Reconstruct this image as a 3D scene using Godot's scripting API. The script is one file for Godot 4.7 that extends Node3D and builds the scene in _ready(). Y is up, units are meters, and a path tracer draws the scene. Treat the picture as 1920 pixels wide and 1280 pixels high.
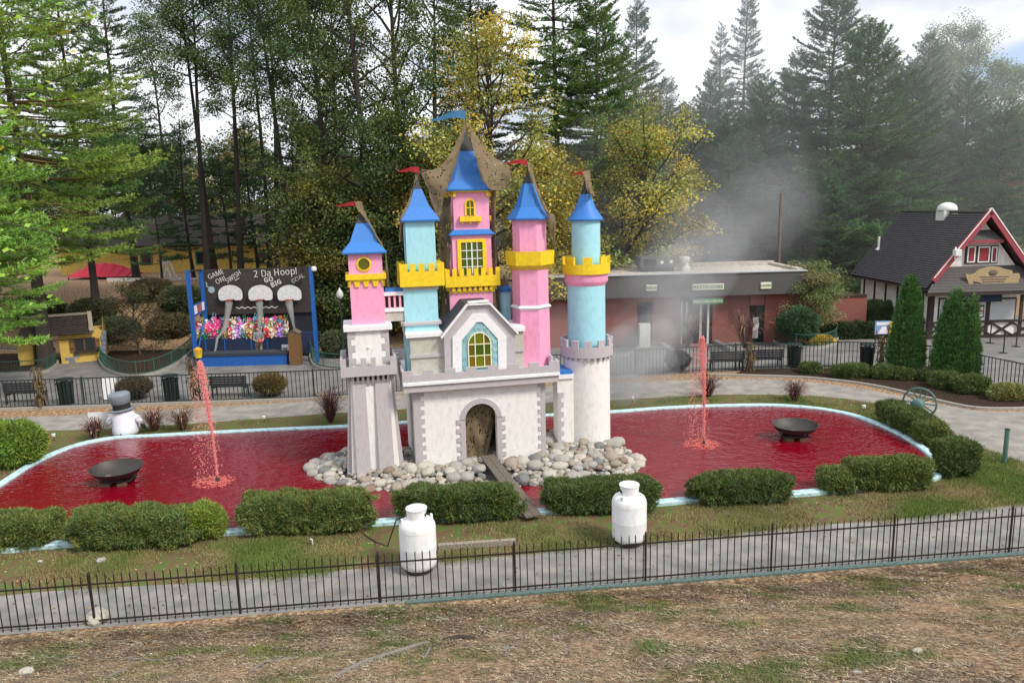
extends Node3D

# Camera numbers: focal length in pixels of the 1920 x 1280 photograph, eye height over the path, pitch and roll.
const F := 1390.0
const CAM_H := 7.4
const PITCH := 10.1
const ROLL := 1.5
var CB: Basis
var rng := RandomNumberGenerator.new()
var M := {}
var T := {}
var taken := {}
var noise := FastNoiseLite.new()

# ---------------------------------------------------------------- mesh builder
class MB:
	var v := PackedVector3Array()
	var n := PackedVector3Array()
	var c := PackedColorArray()
	var col := Color(1, 1, 1)
	var use_col := false

	func tri(a: Vector3, b: Vector3, d: Vector3) -> void:
		var m := (d - a).cross(b - a).normalized()
		v.push_back(a); v.push_back(b); v.push_back(d)
		n.push_back(m); n.push_back(m); n.push_back(m)
		if use_col:
			c.push_back(col); c.push_back(col); c.push_back(col)

	func quad(a: Vector3, b: Vector3, d: Vector3, e: Vector3) -> void:
		tri(a, b, d)
		tri(a, d, e)

	# rings run with growing angle from +x to +z; walls from each ring up to the next
	func loft(rings: Array, cap0 := true, cap1 := true, closed := true) -> void:
		for i in rings.size() - 1:
			var a: PackedVector3Array = rings[i]
			var b: PackedVector3Array = rings[i + 1]
			var k := a.size()
			for j in (k if closed else k - 1):
				var j2 := (j + 1) % k
				if a[j].distance_squared_to(a[j2]) > 1e-10:
					tri(a[j], a[j2], b[j2])
				if b[j].distance_squared_to(b[j2]) > 1e-10:
					tri(a[j], b[j2], b[j])
		if cap0: fan(rings[0], true)
		if cap1: fan(rings[-1], false)

	func fan(r: PackedVector3Array, flip: bool) -> void:
		var m := Vector3.ZERO
		for p in r: m += p
		m /= r.size()
		for j in r.size():
			var p := r[j]
			var q := r[(j + 1) % r.size()]
			if p.distance_squared_to(q) < 1e-10: continue
			if flip: tri(m, q, p)
			else: tri(m, p, q)

	# upright box: x0..x1, y0..y1, z0..z1 with the top drawn in by tx, tz
	func box(x0: float, x1: float, y0: float, y1: float, z0: float, z1: float, tx := 0.0, tz := 0.0) -> void:
		var a := PackedVector3Array([Vector3(x1, y0, z0), Vector3(x1, y0, z1), Vector3(x0, y0, z1), Vector3(x0, y0, z0)])
		var b := PackedVector3Array([Vector3(x1 - tx, y1, z0 + tz), Vector3(x1 - tx, y1, z1 - tz), Vector3(x0 + tx, y1, z1 - tz), Vector3(x0 + tx, y1, z0 + tz)])
		loft([a, b])

	# box with chamfered upright and top edges
	func cbox(x0: float, x1: float, y0: float, y1: float, z0: float, z1: float, e := 0.02) -> void:
		var ring := func(y: float, i: float) -> PackedVector3Array:
			return PackedVector3Array([Vector3(x1 - i, y, z0 + e + i), Vector3(x1 - i, y, z1 - e - i), Vector3(x1 - e - i, y, z1 - i), Vector3(x0 + e + i, y, z1 - i), Vector3(x0 + i, y, z1 - e - i), Vector3(x0 + i, y, z0 + e + i), Vector3(x0 + e + i, y, z0 + i), Vector3(x1 - e - i, y, z0 + i)])
		loft([ring.call(y0, 0.0), ring.call(y1 - e, 0.0), ring.call(y1, e)])

	# box between two points: width w across, height h along the second direction
	func bar(p: Vector3, q: Vector3, w: float, h: float, up := Vector3.UP) -> void:
		var d := (q - p).normalized()
		var s := d.cross(up)
		if s.length() < 0.01: s = d.cross(Vector3.RIGHT)
		s = s.normalized()
		var u := s.cross(d).normalized()
		var ring := func(o: Vector3) -> PackedVector3Array:
			return PackedVector3Array([o + s * w * 0.5 - u * h * 0.5, o + s * w * 0.5 + u * h * 0.5, o - s * w * 0.5 + u * h * 0.5, o - s * w * 0.5 - u * h * 0.5])
		loft([ring.call(q), ring.call(p)])

	# tapered tube along points
	func tube(pts: Array, rad: Array, seg := 6, caps := true) -> void:
		var rings := []
		var ref := Vector3(0.31, 0.17, 0.93)
		for i in pts.size():
			var d: Vector3
			if i == 0: d = pts[1] - pts[0]
			elif i == pts.size() - 1: d = pts[i] - pts[i - 1]
			else: d = pts[i + 1] - pts[i - 1]
			d = d.normalized()
			var s := d.cross(ref).normalized()
			var u := s.cross(d).normalized()
			var r := PackedVector3Array()
			for k in seg:
				var a := -TAU * k / seg
				r.push_back(pts[i] + (s * cos(a) + u * sin(a)) * rad[i])
			rings.push_back(r)
		loft(rings, caps, caps)

	# profile [radius, height] turned round y
	func lathe(profile: Array, seg := 24, at := Vector3.ZERO, cap0 := true, cap1 := true, squash := Vector2(1, 1)) -> void:
		var rings := []
		for p in profile:
			var r := PackedVector3Array()
			for k in seg:
				var a := TAU * k / seg
				r.push_back(at + Vector3(cos(a) * p[0] * squash.x, p[1], sin(a) * p[0] * squash.y))
			rings.push_back(r)
		loft(rings, cap0, cap1)

	func ball(at: Vector3, r: Vector3, seg := 10, rows := 6) -> void:
		var rings := []
		for i in rows + 1:
			var f := -PI / 2 + PI * i / rows
			var ring := PackedVector3Array()
			for k in seg:
				var a := TAU * k / seg
				ring.push_back(at + Vector3(cos(a) * cos(f) * r.x, sin(f) * r.y, sin(a) * cos(f) * r.z))
			rings.push_back(ring)
		loft(rings, false, false)

	# outline in x, y pushed back from z to z - depth
	func prism(poly: PackedVector2Array, z: float, depth: float) -> void:
		var p := poly.duplicate()
		if not Geometry2D.is_polygon_clockwise(p): p.reverse()
		var ix := Geometry2D.triangulate_polygon(p)
		for i in range(0, ix.size(), 3):
			var a := p[ix[i]]
			var b := p[ix[i + 1]]
			var d := p[ix[i + 2]]
			if (b - a).cross(d - a) > 0: 
				var t := b
				b = d
				d = t
			# with y up, a negative cross product runs clockwise as seen from +z
			tri(Vector3(a.x, a.y, z), Vector3(b.x, b.y, z), Vector3(d.x, d.y, z))
			tri(Vector3(a.x, a.y, z - depth), Vector3(d.x, d.y, z - depth), Vector3(b.x, b.y, z - depth))
		var area := 0.0
		for i in p.size():
			area += p[i].cross(p[(i + 1) % p.size()])
		for i in p.size():
			var a := p[i]
			var b := p[(i + 1) % p.size()]
			if area < 0:
				quad(Vector3(a.x, a.y, z), Vector3(a.x, a.y, z - depth), Vector3(b.x, b.y, z - depth), Vector3(b.x, b.y, z))
			else:
				quad(Vector3(b.x, b.y, z), Vector3(b.x, b.y, z - depth), Vector3(a.x, a.y, z - depth), Vector3(a.x, a.y, z))

	func xform(t: Transform3D, from := 0) -> void:
		for i in range(from, v.size()):
			v[i] = t * v[i]
			n[i] = (t.basis * n[i]).normalized()

	# rounds the shading where faces meet at less than the angle
	func smooth(deg := 50.0) -> MB:
		var at := {}
		for i in v.size():
			var k := Vector3i((v[i] * 2000.0).round())
			if at.has(k): at[k].push_back(i)
			else: at[k] = [i]
		var lim := cos(deg_to_rad(deg))
		var out := n.duplicate()
		for k in at:
			var l: Array = at[k]
			for i in l:
				var s := Vector3.ZERO
				for j in l:
					if n[i].dot(n[j]) > lim: s += n[j]
				if s.length() > 1e-6: out[i] = s.normalized()
		n = out
		return self

	func mesh() -> ArrayMesh:
		var a := []
		a.resize(Mesh.ARRAY_MAX)
		a[Mesh.ARRAY_VERTEX] = v
		a[Mesh.ARRAY_NORMAL] = n
		if use_col: a[Mesh.ARRAY_COLOR] = c
		var m := ArrayMesh.new()
		m.add_surface_from_arrays(Mesh.PRIMITIVE_TRIANGLES, a)
		return m

# ---------------------------------------------------------------- pixels to places
func ray(px: float, py: float) -> Vector3:
	return (CB.x * (px - 960.0) + CB.y * (640.0 - py) - CB.z * F) / F

func eye() -> Vector3:
	return Vector3(0, CAM_H, 0)

# where the sight line through a pixel meets level ground of height h
func G(px: float, py: float, h := 0.0) -> Vector3:
	var d := ray(px, py)
	return eye() + d * ((h - CAM_H) / d.y)

# where it meets the upright plane z
func Z(px: float, py: float, z: float) -> Vector3:
	var d := ray(px, py)
	return eye() + d * (z / d.z)

# where it meets the terrain
func GT(px: float, py: float) -> Vector3:
	var h := 0.0
	var p := G(px, py, 0.0)
	for i in 12:
		h = lerpf(h, ground_y(p.x, p.z), 0.6)
		p = G(px, py, h)
	return p

# ---------------------------------------------------------------- terrain
func fence_z(x: float) -> float:
	return -13.47 - 0.104 * (x + 0.13)

func ground_y(x: float, z: float) -> float:
	var s := (z - fence_z(x)) * 0.995
	var h := 0.0
	if s > 0.12:
		var t := s - 0.12
		h = 0.43 * (t - 0.9 * (1.0 - exp(-t / 0.9))) + 0.05 * minf(t, 1.0) * (noise.get_noise_2d(x * 9.0, z * 9.0) + 0.4 * noise.get_noise_2d(x * 40.0, z * 40.0))
		if z > 2.0: h = minf(h, 6.8)
	var back := smoothstep(-40.8, -53.0, z) * smoothstep(3.0, -5.0, x)
	h += 2.9 * back + 0.1 * back * noise.get_noise_2d(x * 4.0, z * 4.0)
	return h

# ---------------------------------------------------------------- nodes
func numbered(called: String) -> String:
	if not taken.has(called):
		taken[called] = 0
		return called
	taken[called] += 1
	return "%s_%03d" % [called, taken[called]]

func thing(called: String, label: String, category: String, group := "", at := Vector3.ZERO, turn := 0.0) -> Node3D:
	var o := Node3D.new()
	o.name = numbered(called)
	add_child(o)
	o.position = at
	o.rotation.y = turn
	tag(o, label, category, group)
	return o

func tag(o: Node3D, label: String, category: String, group := "") -> void:
	o.set_meta("label", label)
	o.set_meta("category", category)
	if group: o.set_meta("group", group)

func part(parent: Node3D, called: String, mb: MB, m: Material) -> MeshInstance3D:
	return part_mesh(parent, called, mb.mesh(), m)

func part_mesh(parent: Node3D, called: String, me: Mesh, m: Material) -> MeshInstance3D:
	var o := MeshInstance3D.new()
	o.mesh = me
	o.material_override = m
	o.cast_shadow = GeometryInstance3D.SHADOW_CASTING_SETTING_ON
	o.name = numbered(called) if parent == self else called
	parent.add_child(o, true)
	return o

func node(parent: Node3D, called: String) -> Node3D:
	var o := Node3D.new()
	o.name = called
	parent.add_child(o, true)
	return o

func struct(called: String, mb: MB, m: Material) -> MeshInstance3D:
	var o := part(self, called, mb, m)
	o.set_meta("kind", "structure")
	return o

func copy(o: Node3D, label := "") -> Node3D:
	var d := o.duplicate()
	var base := String(o.name)
	var cut := base.rfind("_")
	if cut > 0 and base.substr(cut + 1).is_valid_int(): base = base.substr(0, cut)
	d.name = numbered(base)
	add_child(d)
	if label: d.set_meta("label", label)
	return d

func multi(parent: Node3D, called: String, me: Mesh, m: Material, xf: Array, cols: PackedColorArray) -> MultiMeshInstance3D:
	var mm := MultiMesh.new()
	mm.transform_format = MultiMesh.TRANSFORM_3D
	mm.use_colors = true
	mm.mesh = me
	mm.instance_count = xf.size()
	for i in xf.size():
		mm.set_instance_transform(i, xf[i])
		mm.set_instance_color(i, cols[i])
	var o := MultiMeshInstance3D.new()
	o.multimesh = mm
	o.material_override = m
	o.name = numbered(called) if parent == self else called
	parent.add_child(o, true)
	return o

# ---------------------------------------------------------------- textures and materials
func tex(key: String, freq: float, stops: Array, octaves := 4, size := 512, kind := FastNoiseLite.TYPE_SIMPLEX_SMOOTH, sd := 1) -> void:
	var f := FastNoiseLite.new()
	f.noise_type = kind
	f.frequency = freq
	f.fractal_octaves = octaves
	f.seed = sd
	var g := Gradient.new()
	var off := PackedFloat32Array()
	var cs := PackedColorArray()
	for s in stops:
		off.push_back(s[0])
		cs.push_back(s[1])
	g.offsets = off
	g.colors = cs
	var t := NoiseTexture2D.new()
	t.width = size
	t.height = size
	t.seamless = true
	t.noise = f
	t.color_ramp = g
	T[key] = t

func grey(a: float) -> Color:
	return Color(a, a, a)

func lin(r: float, g: float, b: float) -> Color:
	return Color(r, g, b).linear_to_srgb()

# opts: tex, scale (one number or Vector3), bump, bump_cm, bump_scale, metal, spec, vcol, back, alpha, coat
func mat(key: String, c: Color, rough := 0.8, o := {}) -> StandardMaterial3D:
	var m := StandardMaterial3D.new()
	m.resource_name = key
	m.albedo_color = c.linear_to_srgb()
	m.roughness = rough
	m.metallic = o.get("metal", 0.0)
	m.metallic_specular = o.get("spec", 0.5)
	if o.has("tex") or o.has("bump"):
		m.uv1_triplanar = true
		m.uv1_world_triplanar = not o.get("own", false)
		var s = o.get("scale", 1.0)
		m.uv1_scale = s if s is Vector3 else Vector3(s, s, s)
	if o.has("tex"): m.albedo_texture = T[o.tex]
	if o.has("bump"):
		m.heightmap_enabled = true
		m.heightmap_texture = T[o.bump]
		m.heightmap_scale = o.get("bump_cm", 0.5)
	if o.get("vcol", false): m.vertex_color_use_as_albedo = true
	if o.has("back"):
		m.backlight_enabled = true
		m.backlight = (o.back as Color).linear_to_srgb()
	if o.has("alpha"):
		m.transparency = BaseMaterial3D.TRANSPARENCY_ALPHA
		m.albedo_color.a = o.alpha
	if o.has("coat"):
		m.clearcoat_enabled = true
		m.clearcoat = o.coat
		m.clearcoat_roughness = 0.2
	M[key] = m
	return m

func make_materials() -> void:
	tex("grain", 0.09, [[0.2, grey(0.93)], [0.8, grey(1.0)]], 4)
	tex("blotch", 0.012, [[0.2, grey(0.92)], [0.5, grey(0.97)], [0.75, grey(1.0)]], 5)
	tex("wear", 0.02, [[0.22, grey(0.75)], [0.36, grey(0.93)], [0.7, grey(1.0)]], 6, 512, FastNoiseLite.TYPE_SIMPLEX_SMOOTH, 5)
	tex("streak", 0.02, [[0.1, grey(0.92)], [0.36, grey(0.98)], [0.7, grey(1.0)]], 5, 512, FastNoiseLite.TYPE_SIMPLEX_SMOOTH, 15)
	tex("rough", 0.12, [[0.1, grey(0.45)], [0.9, grey(1.0)]], 3, 512, FastNoiseLite.TYPE_SIMPLEX_SMOOTH, 7)
	tex("bumps", 0.06, [[0.0, grey(0.0)], [1.0, grey(1.0)]], 5, 512, FastNoiseLite.TYPE_SIMPLEX_SMOOTH, 3)
	tex("ripple", 0.035, [[0.0, grey(0.0)], [1.0, grey(1.0)]], 3, 1024, FastNoiseLite.TYPE_SIMPLEX_SMOOTH, 11)
	tex("asphalt", 0.011, [[0.2, lin(0.15, 0.147, 0.143)], [0.5, lin(0.185, 0.18, 0.172)], [0.8, lin(0.225, 0.213, 0.197)]], 6, 1024, FastNoiseLite.TYPE_SIMPLEX_SMOOTH, 21)
	tex("soil", 0.03, [[0.2, lin(0.055, 0.034, 0.02)], [0.45, lin(0.115, 0.072, 0.042)], [0.62, lin(0.16, 0.105, 0.062)], [0.8, lin(0.21, 0.15, 0.095)]], 6, 1024, FastNoiseLite.TYPE_SIMPLEX_SMOOTH, 31)
	tex("lawn", 0.016, [[0.25, lin(0.13, 0.088, 0.05)], [0.45, lin(0.14, 0.11, 0.055)], [0.58, lin(0.11, 0.125, 0.042)], [0.78, lin(0.09, 0.14, 0.035)]], 6, 1024, FastNoiseLite.TYPE_SIMPLEX_SMOOTH, 41)
	tex("mulch", 0.05, [[0.2, lin(0.018, 0.013, 0.01)], [0.5, lin(0.045, 0.03, 0.022)], [0.8, lin(0.09, 0.062, 0.045)]], 5, 512, FastNoiseLite.TYPE_SIMPLEX_SMOOTH, 51)
	tex("brick", 0.05, [[0.2, lin(0.13, 0.045, 0.035)], [0.5, lin(0.2, 0.07, 0.055)], [0.8, lin(0.26, 0.11, 0.085)]], 4, 512, FastNoiseLite.TYPE_SIMPLEX_SMOOTH, 61)
	tex("weave", 0.16, [[0.25, grey(0.5)], [0.75, grey(1.0)]], 3, 512, FastNoiseLite.TYPE_SIMPLEX_SMOOTH, 71)
	tex("bark", 0.06, [[0.2, grey(0.4)], [0.8, grey(1.0)]], 4, 512, FastNoiseLite.TYPE_SIMPLEX_SMOOTH, 81)

	mat("terrain", Color(2.2, 2.25, 2.25), 0.95, {"tex": "soil", "scale": 0.22, "spec": 0.2})
	mat("lawn", Color(1, 1, 1), 0.95, {"tex": "lawn", "scale": 0.16, "spec": 0.2})
	mat("asphalt", Color(1.25, 1.25, 1.25), 0.9, {"tex": "asphalt", "scale": 0.12, "spec": 0.3})
	mat("plaza", Color(1.0, 1.0, 1.02), 0.88, {"tex": "asphalt", "scale": 0.07, "spec": 0.3})
	mat("road", Color(1.45, 1.4, 1.33), 0.92, {"tex": "asphalt", "scale": 0.1, "spec": 0.25})
	mat("mulch", Color(1, 1, 1), 0.98, {"tex": "mulch", "scale": 0.5, "spec": 0.15})
	mat("kerb", Color(0.34, 0.32, 0.28), 0.9, {"tex": "blotch", "scale": 0.6})
	mat("rim", Color(0.52, 0.76, 0.81), 0.55, {"tex": "wear", "scale": 0.5, "bump": "bumps", "bump_cm": 0.6})
	mat("water", Color(0.17, 0.0015, 0.0105), 0.03, {"bump": "ripple", "bump_cm": 1.3, "scale": Vector3(0.08, 0.08, 0.19), "spec": 0.4})
	mat("jet", Color(0.92, 0.36, 0.33), 0.3, {"alpha": 0.5})
	mat("stream", Color(0.9, 0.3, 0.27), 0.3, {"alpha": 0.5})
	mat("foam", Color(0.8, 0.22, 0.18), 0.35, {"alpha": 0.45})

	mat("pink", Color(0.84, 0.35, 0.54), 0.7, {"tex": "streak", "scale": Vector3(0.7, 0.3, 0.7)})
	mat("cyan", Color(0.35, 0.68, 0.78), 0.68, {"tex": "streak", "scale": Vector3(0.7, 0.3, 0.7)})
	mat("yellow", Color(0.85, 0.6, 0.012), 0.5, {"tex": "blotch", "scale": 0.8})
	mat("roof_blue", Color(0.028, 0.18, 0.55), 0.55, {"tex": "streak", "scale": 0.9})
	mat("roof_tip", Color(0.02, 0.02, 0.023), 0.6)
	mat("stucco", Color(0.8, 0.79, 0.77), 0.8, {"tex": "streak", "scale": Vector3(0.6, 0.28, 0.6), "bump": "bumps", "bump_cm": 0.5})
	mat("trim_grey", Color(0.47, 0.44, 0.46), 0.75, {"tex": "streak", "scale": Vector3(1.2, 0.35, 1.2)})
	mat("trim_white", Color(0.8, 0.8, 0.82), 0.65, {"tex": "streak", "scale": 0.7})
	mat("panel_beige", Color(0.5, 0.49, 0.43), 0.8, {"tex": "blotch", "scale": 0.6})
	mat("tile_cyan", Color(0.28, 0.5, 0.55), 0.5, {"tex": "blotch", "scale": 1.2})
	mat("tile_cyan_b", Color(0.36, 0.58, 0.62), 0.5, {"tex": "blotch", "scale": 1.2})
	mat("tile_cyan_c", Color(0.22, 0.44, 0.5), 0.5, {"tex": "blotch", "scale": 1.2})
	mat("cream", Color(0.78, 0.74, 0.5), 0.5)
	mat("glass_olive", Color(0.2, 0.2, 0.012), 0.25, {"tex": "rough", "scale": 1.5})
	mat("glass_green", Color(0.1, 0.2, 0.008), 0.25, {"tex": "rough", "scale": 1.5})
	mat("glass_amber", Color(0.36, 0.24, 0.01), 0.25, {"tex": "rough", "scale": 1.5})
	mat("glass_lime", Color(0.3, 0.33, 0.01), 0.25, {"tex": "rough", "scale": 1.5})
	mat("glass_dark", Color(0.07, 0.08, 0.012), 0.2, {"tex": "rough", "scale": 1.5})
	mat("flag_red", Color(0.5, 0.02, 0.035), 0.6, {"tex": "wear", "scale": 1.5, "back": Color(0.3, 0.02, 0.03)})
	mat("flag_blue", Color(0.05, 0.22, 0.42), 0.6, {"tex": "wear", "scale": 1.5, "back": Color(0.03, 0.12, 0.25)})
	mat("burlap", Color(0.38, 0.285, 0.17), 0.95, {"alpha": 0.82, "tex": "weave", "scale": 2.0, "back": Color(0.14, 0.1, 0.06)})
	mat("burlap_dark", Color(0.17, 0.12, 0.07), 0.95, {"tex": "weave", "scale": 2.0})
	mat("black", Color(0.012, 0.012, 0.013), 0.7)
	mat("iron", Color(0.06, 0.044, 0.034), 0.55, {"tex": "rough", "scale": 2.0, "metal": 0.2})
	mat("iron_green", Color(0.02, 0.045, 0.042), 0.5, {"tex": "rough", "scale": 2.0})
	mat("rust", Color(0.13, 0.075, 0.045), 0.8, {"tex": "wear", "scale": 1.4})
	mat("pan_dark", Color(0.05, 0.045, 0.04), 0.55, {"tex": "wear", "scale": 1.4, "metal": 0.2})
	mat("tank_white", Color(0.8, 0.81, 0.82), 0.42, {"tex": "streak", "scale": Vector3(0.8, 0.3, 0.8)})
	mat("turquoise", Color(0.1, 0.16, 0.15), 0.8, {"tex": "wear", "scale": 0.9})
	mat("wood_old", Color(0.27, 0.225, 0.175), 0.85, {"tex": "bark", "scale": Vector3(1.5, 1.5, 0.5)})
	mat("wood_pale", Color(0.55, 0.48, 0.38), 0.8, {"tex": "bark", "scale": Vector3(0.5, 3.0, 3.0)})
	mat("wood_oak", Color(0.36, 0.19, 0.065), 0.7, {"tex": "bark", "scale": Vector3(3.0, 0.4, 3.0)})
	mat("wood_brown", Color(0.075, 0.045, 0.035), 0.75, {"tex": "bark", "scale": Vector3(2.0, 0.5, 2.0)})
	mat("bark", Color(0.085, 0.068, 0.055), 0.95, {"tex": "bark", "scale": Vector3(1.6, 0.4, 1.6)})
	mat("stick_grey", Color(0.4, 0.36, 0.31), 0.9, {"tex": "bark", "scale": 2.0})
	mat("pole_wood", Color(0.3, 0.22, 0.16), 0.9, {"tex": "bark", "scale": Vector3(2.0, 0.3, 2.0)})
	mat("roof_dark", Color(0.05, 0.052, 0.065), 0.7, {"tex": "streak", "scale": 0.8})
	mat("bark_grey", Color(0.15, 0.135, 0.12), 0.95, {"tex": "bark", "scale": Vector3(1.6, 0.5, 1.6)})
	mat("needle", Color(1.95, 1.95, 1.9), 0.6, {"vcol": true, "spec": 0.35})
	mat("leaf", Color(1.65, 1.65, 1.65), 0.55, {"vcol": true, "back": Color(0.5, 0.5, 0.25), "spec": 0.4})
	mat("litter", Color(1.75, 1.75, 1.75), 0.8, {"vcol": true, "spec": 0.25})
	mat("hedge_core", Color(0.1, 0.085, 0.05), 0.95)
	for i in 5:
		var c: Color = [Color(0.38, 0.365, 0.33), Color(0.34, 0.29, 0.23), Color(0.25, 0.175, 0.13), Color(0.19, 0.195, 0.19), Color(0.5, 0.465, 0.4)][i]
		mat("rock%d" % i, c, 0.75, {"tex": "wear", "scale": 2.2, "bump": "bumps", "bump_cm": 0.8})
	mat("cobble", Color(1, 1, 1), 0.8, {"vcol": true})
	mat("mound", Color(0.2, 0.18, 0.16), 0.95, {"tex": "rough", "scale": 1.5})

	mat("booth_blue", Color(0.012, 0.11, 0.42), 0.55, {"tex": "blotch", "scale": 0.7})
	mat("booth_navy", Color(0.012, 0.025, 0.07), 0.7, {"tex": "blotch", "scale": 0.7})
	mat("booth_board", Color(0.045, 0.035, 0.033), 0.8, {"tex": "wear", "scale": 0.5})
	mat("booth_cloth", Color(0.016, 0.02, 0.028), 0.9, {"tex": "blotch", "scale": 0.6})
	mat("chalk", Color(0.6, 0.6, 0.56), 0.85)
	mat("chalk_blue", Color(0.3, 0.42, 0.46), 0.85)
	mat("board_white", Color(0.72, 0.72, 0.74), 0.6, {"tex": "blotch", "scale": 0.8})
	mat("net", Color(0.5, 0.5, 0.49), 0.9, {"alpha": 0.55, "tex": "weave", "scale": 2.0})
	mat("hoop_orange", Color(0.55, 0.12, 0.05), 0.5)
	mat("counter_top", Color(0.03, 0.035, 0.045), 0.7)
	mat("skin", Color(0.5, 0.28, 0.19), 0.6)
	mat("shirt", Color(0.19, 0.2, 0.23), 0.9)
	mat("trousers", Color(0.26, 0.22, 0.17), 0.9)
	mat("hair", Color(0.03, 0.018, 0.012), 0.8)
	mat("ball_orange", Color(0.5, 0.09, 0.05), 0.6)
	mat("pail", Color(0.72, 0.33, 0.03), 0.5)
	mat("corn", Color(0.27, 0.19, 0.085), 0.9, {"tex": "rough", "scale": 1.0, "back": Color(0.2, 0.14, 0.06)})
	mat("lamp_globe", Color(0.5, 0.5, 0.47), 0.35)
	mat("house_yellow", Color(0.62, 0.43, 0.1), 0.8, {"tex": "blotch", "scale": 0.5})
	mat("roof_brown", Color(0.07, 0.052, 0.045), 0.9, {"tex": "rough", "scale": Vector3(0.35, 2.0, 0.35)})
	mat("roof_slate", Color(0.09, 0.087, 0.092), 0.9, {"tex": "wear", "scale": Vector3(0.3, 1.2, 0.3)})
	mat("fascia", Color(0.17, 0.16, 0.153), 0.9, {"tex": "rough", "scale": Vector3(0.3, 2.2, 0.3)})
	mat("brick", Color(1.35, 1.35, 1.35), 0.9, {"tex": "brick", "scale": Vector3(0.7, 2.2, 0.7)})
	mat("flat_roof", Color(0.55, 0.5, 0.43), 0.9, {"tex": "wear", "scale": 0.3})
	mat("sign_cream", Color(0.7, 0.68, 0.52), 0.6)
	mat("sign_green", Color(0.03, 0.2, 0.08), 0.6)
	mat("paint_white", Color(0.84, 0.82, 0.79), 0.7, {"tex": "blotch", "scale": 0.5})
	mat("paint_red", Color(0.32, 0.05, 0.07), 0.6, {"tex": "blotch", "scale": 0.7})
	mat("curtain_red", Color(0.3, 0.03, 0.045), 0.8)
	mat("window_dark", Color(0.02, 0.024, 0.028), 0.08, {"spec": 0.6})
	mat("window_grey", Color(0.46, 0.48, 0.5), 0.35)
	mat("metal_grey", Color(0.11, 0.105, 0.1), 0.55, {"tex": "blotch", "scale": 0.7})
	mat("metal_white", Color(0.7, 0.7, 0.68), 0.5)
	mat("steel_dark", Color(0.025, 0.025, 0.028), 0.45)
	mat("sign_wood", Color(0.42, 0.31, 0.17), 0.8, {"tex": "wear", "scale": 1.0})
	mat("letter_red", Color(0.45, 0.05, 0.06), 0.7)
	mat("poster_blue", Color(0.2, 0.33, 0.55), 0.6)
	mat("poster_yellow", Color(0.75, 0.52, 0.03), 0.6)
	mat("stone_blue", Color(0.17, 0.2, 0.25), 0.8)
	mat("red_cloth", Color(0.55, 0.02, 0.05), 0.8, {"tex": "blotch", "scale": 0.3})
	mat("inflate_white", Color(0.8, 0.8, 0.88), 0.6, {"tex": "grain", "scale": 1.0})
	mat("inflate_grey", Color(0.2, 0.23, 0.28), 0.65, {"tex": "grain", "scale": 1.0})
	mat("wheel_green", Color(0.09, 0.19, 0.17), 0.6, {"tex": "wear", "scale": 2.0})
	mat("mesh_green", Color(0.03, 0.1, 0.075), 0.6)

# ---------------------------------------------------------------- camera, sky, sun
func make_camera_and_sky() -> void:
	var p := deg_to_rad(PITCH)
	var r := deg_to_rad(ROLL)
	var up := Vector3(0, cos(p), -sin(p))
	var back := Vector3(0, sin(p), cos(p))
	var right := Vector3(1, 0, 0)
	CB = Basis(cos(r) * right - sin(r) * up, sin(r) * right + cos(r) * up, back)
	var cam := Camera3D.new()
	cam.name = "camera"
	cam.transform = Transform3D(CB, eye())
	cam.fov = rad_to_deg(2.0 * atan(640.0 / F))
	cam.near = 0.1
	cam.far = 2000.0
	add_child(cam)
	cam.current = true

	var env := Environment.new()
	env.background_mode = Environment.BG_SKY
	var sky := Sky.new()
	var sm := PanoramaSkyMaterial.new()
	sm.panorama = cloud_sky()
	sm.energy_multiplier = 1.0
	sky.sky_material = sm
	env.sky = sky
	env.background_energy_multiplier = SKY_ENERGY
	env.tonemap_mode = Environment.TONE_MAPPER_LINEAR
	env.tonemap_exposure = EXPOSURE
	env.sdfgi_enabled = true
	env.ssao_enabled = true
	env.ssil_enabled = true
	env.volumetric_fog_enabled = true
	env.volumetric_fog_density = 0.0
	var we := WorldEnvironment.new()
	we.name = "environment"
	we.environment = env
	add_child(we)

	var sun := DirectionalLight3D.new()
	sun.name = "sun"
	sun.light_energy = SUN_ENERGY
	sun.light_angular_distance = 14.0
	sun.light_color = Color(1.0, 0.96, 0.9)
	sun.shadow_enabled = true
	add_child(sun)
	sun.look_at_from_position(Vector3.ZERO, -Vector3(0.55, 0.72, 0.42), Vector3.UP)

const SKY_ENERGY := 0.86
const EXPOSURE := 2.15
const SUN_ENERGY := 0.5

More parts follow.
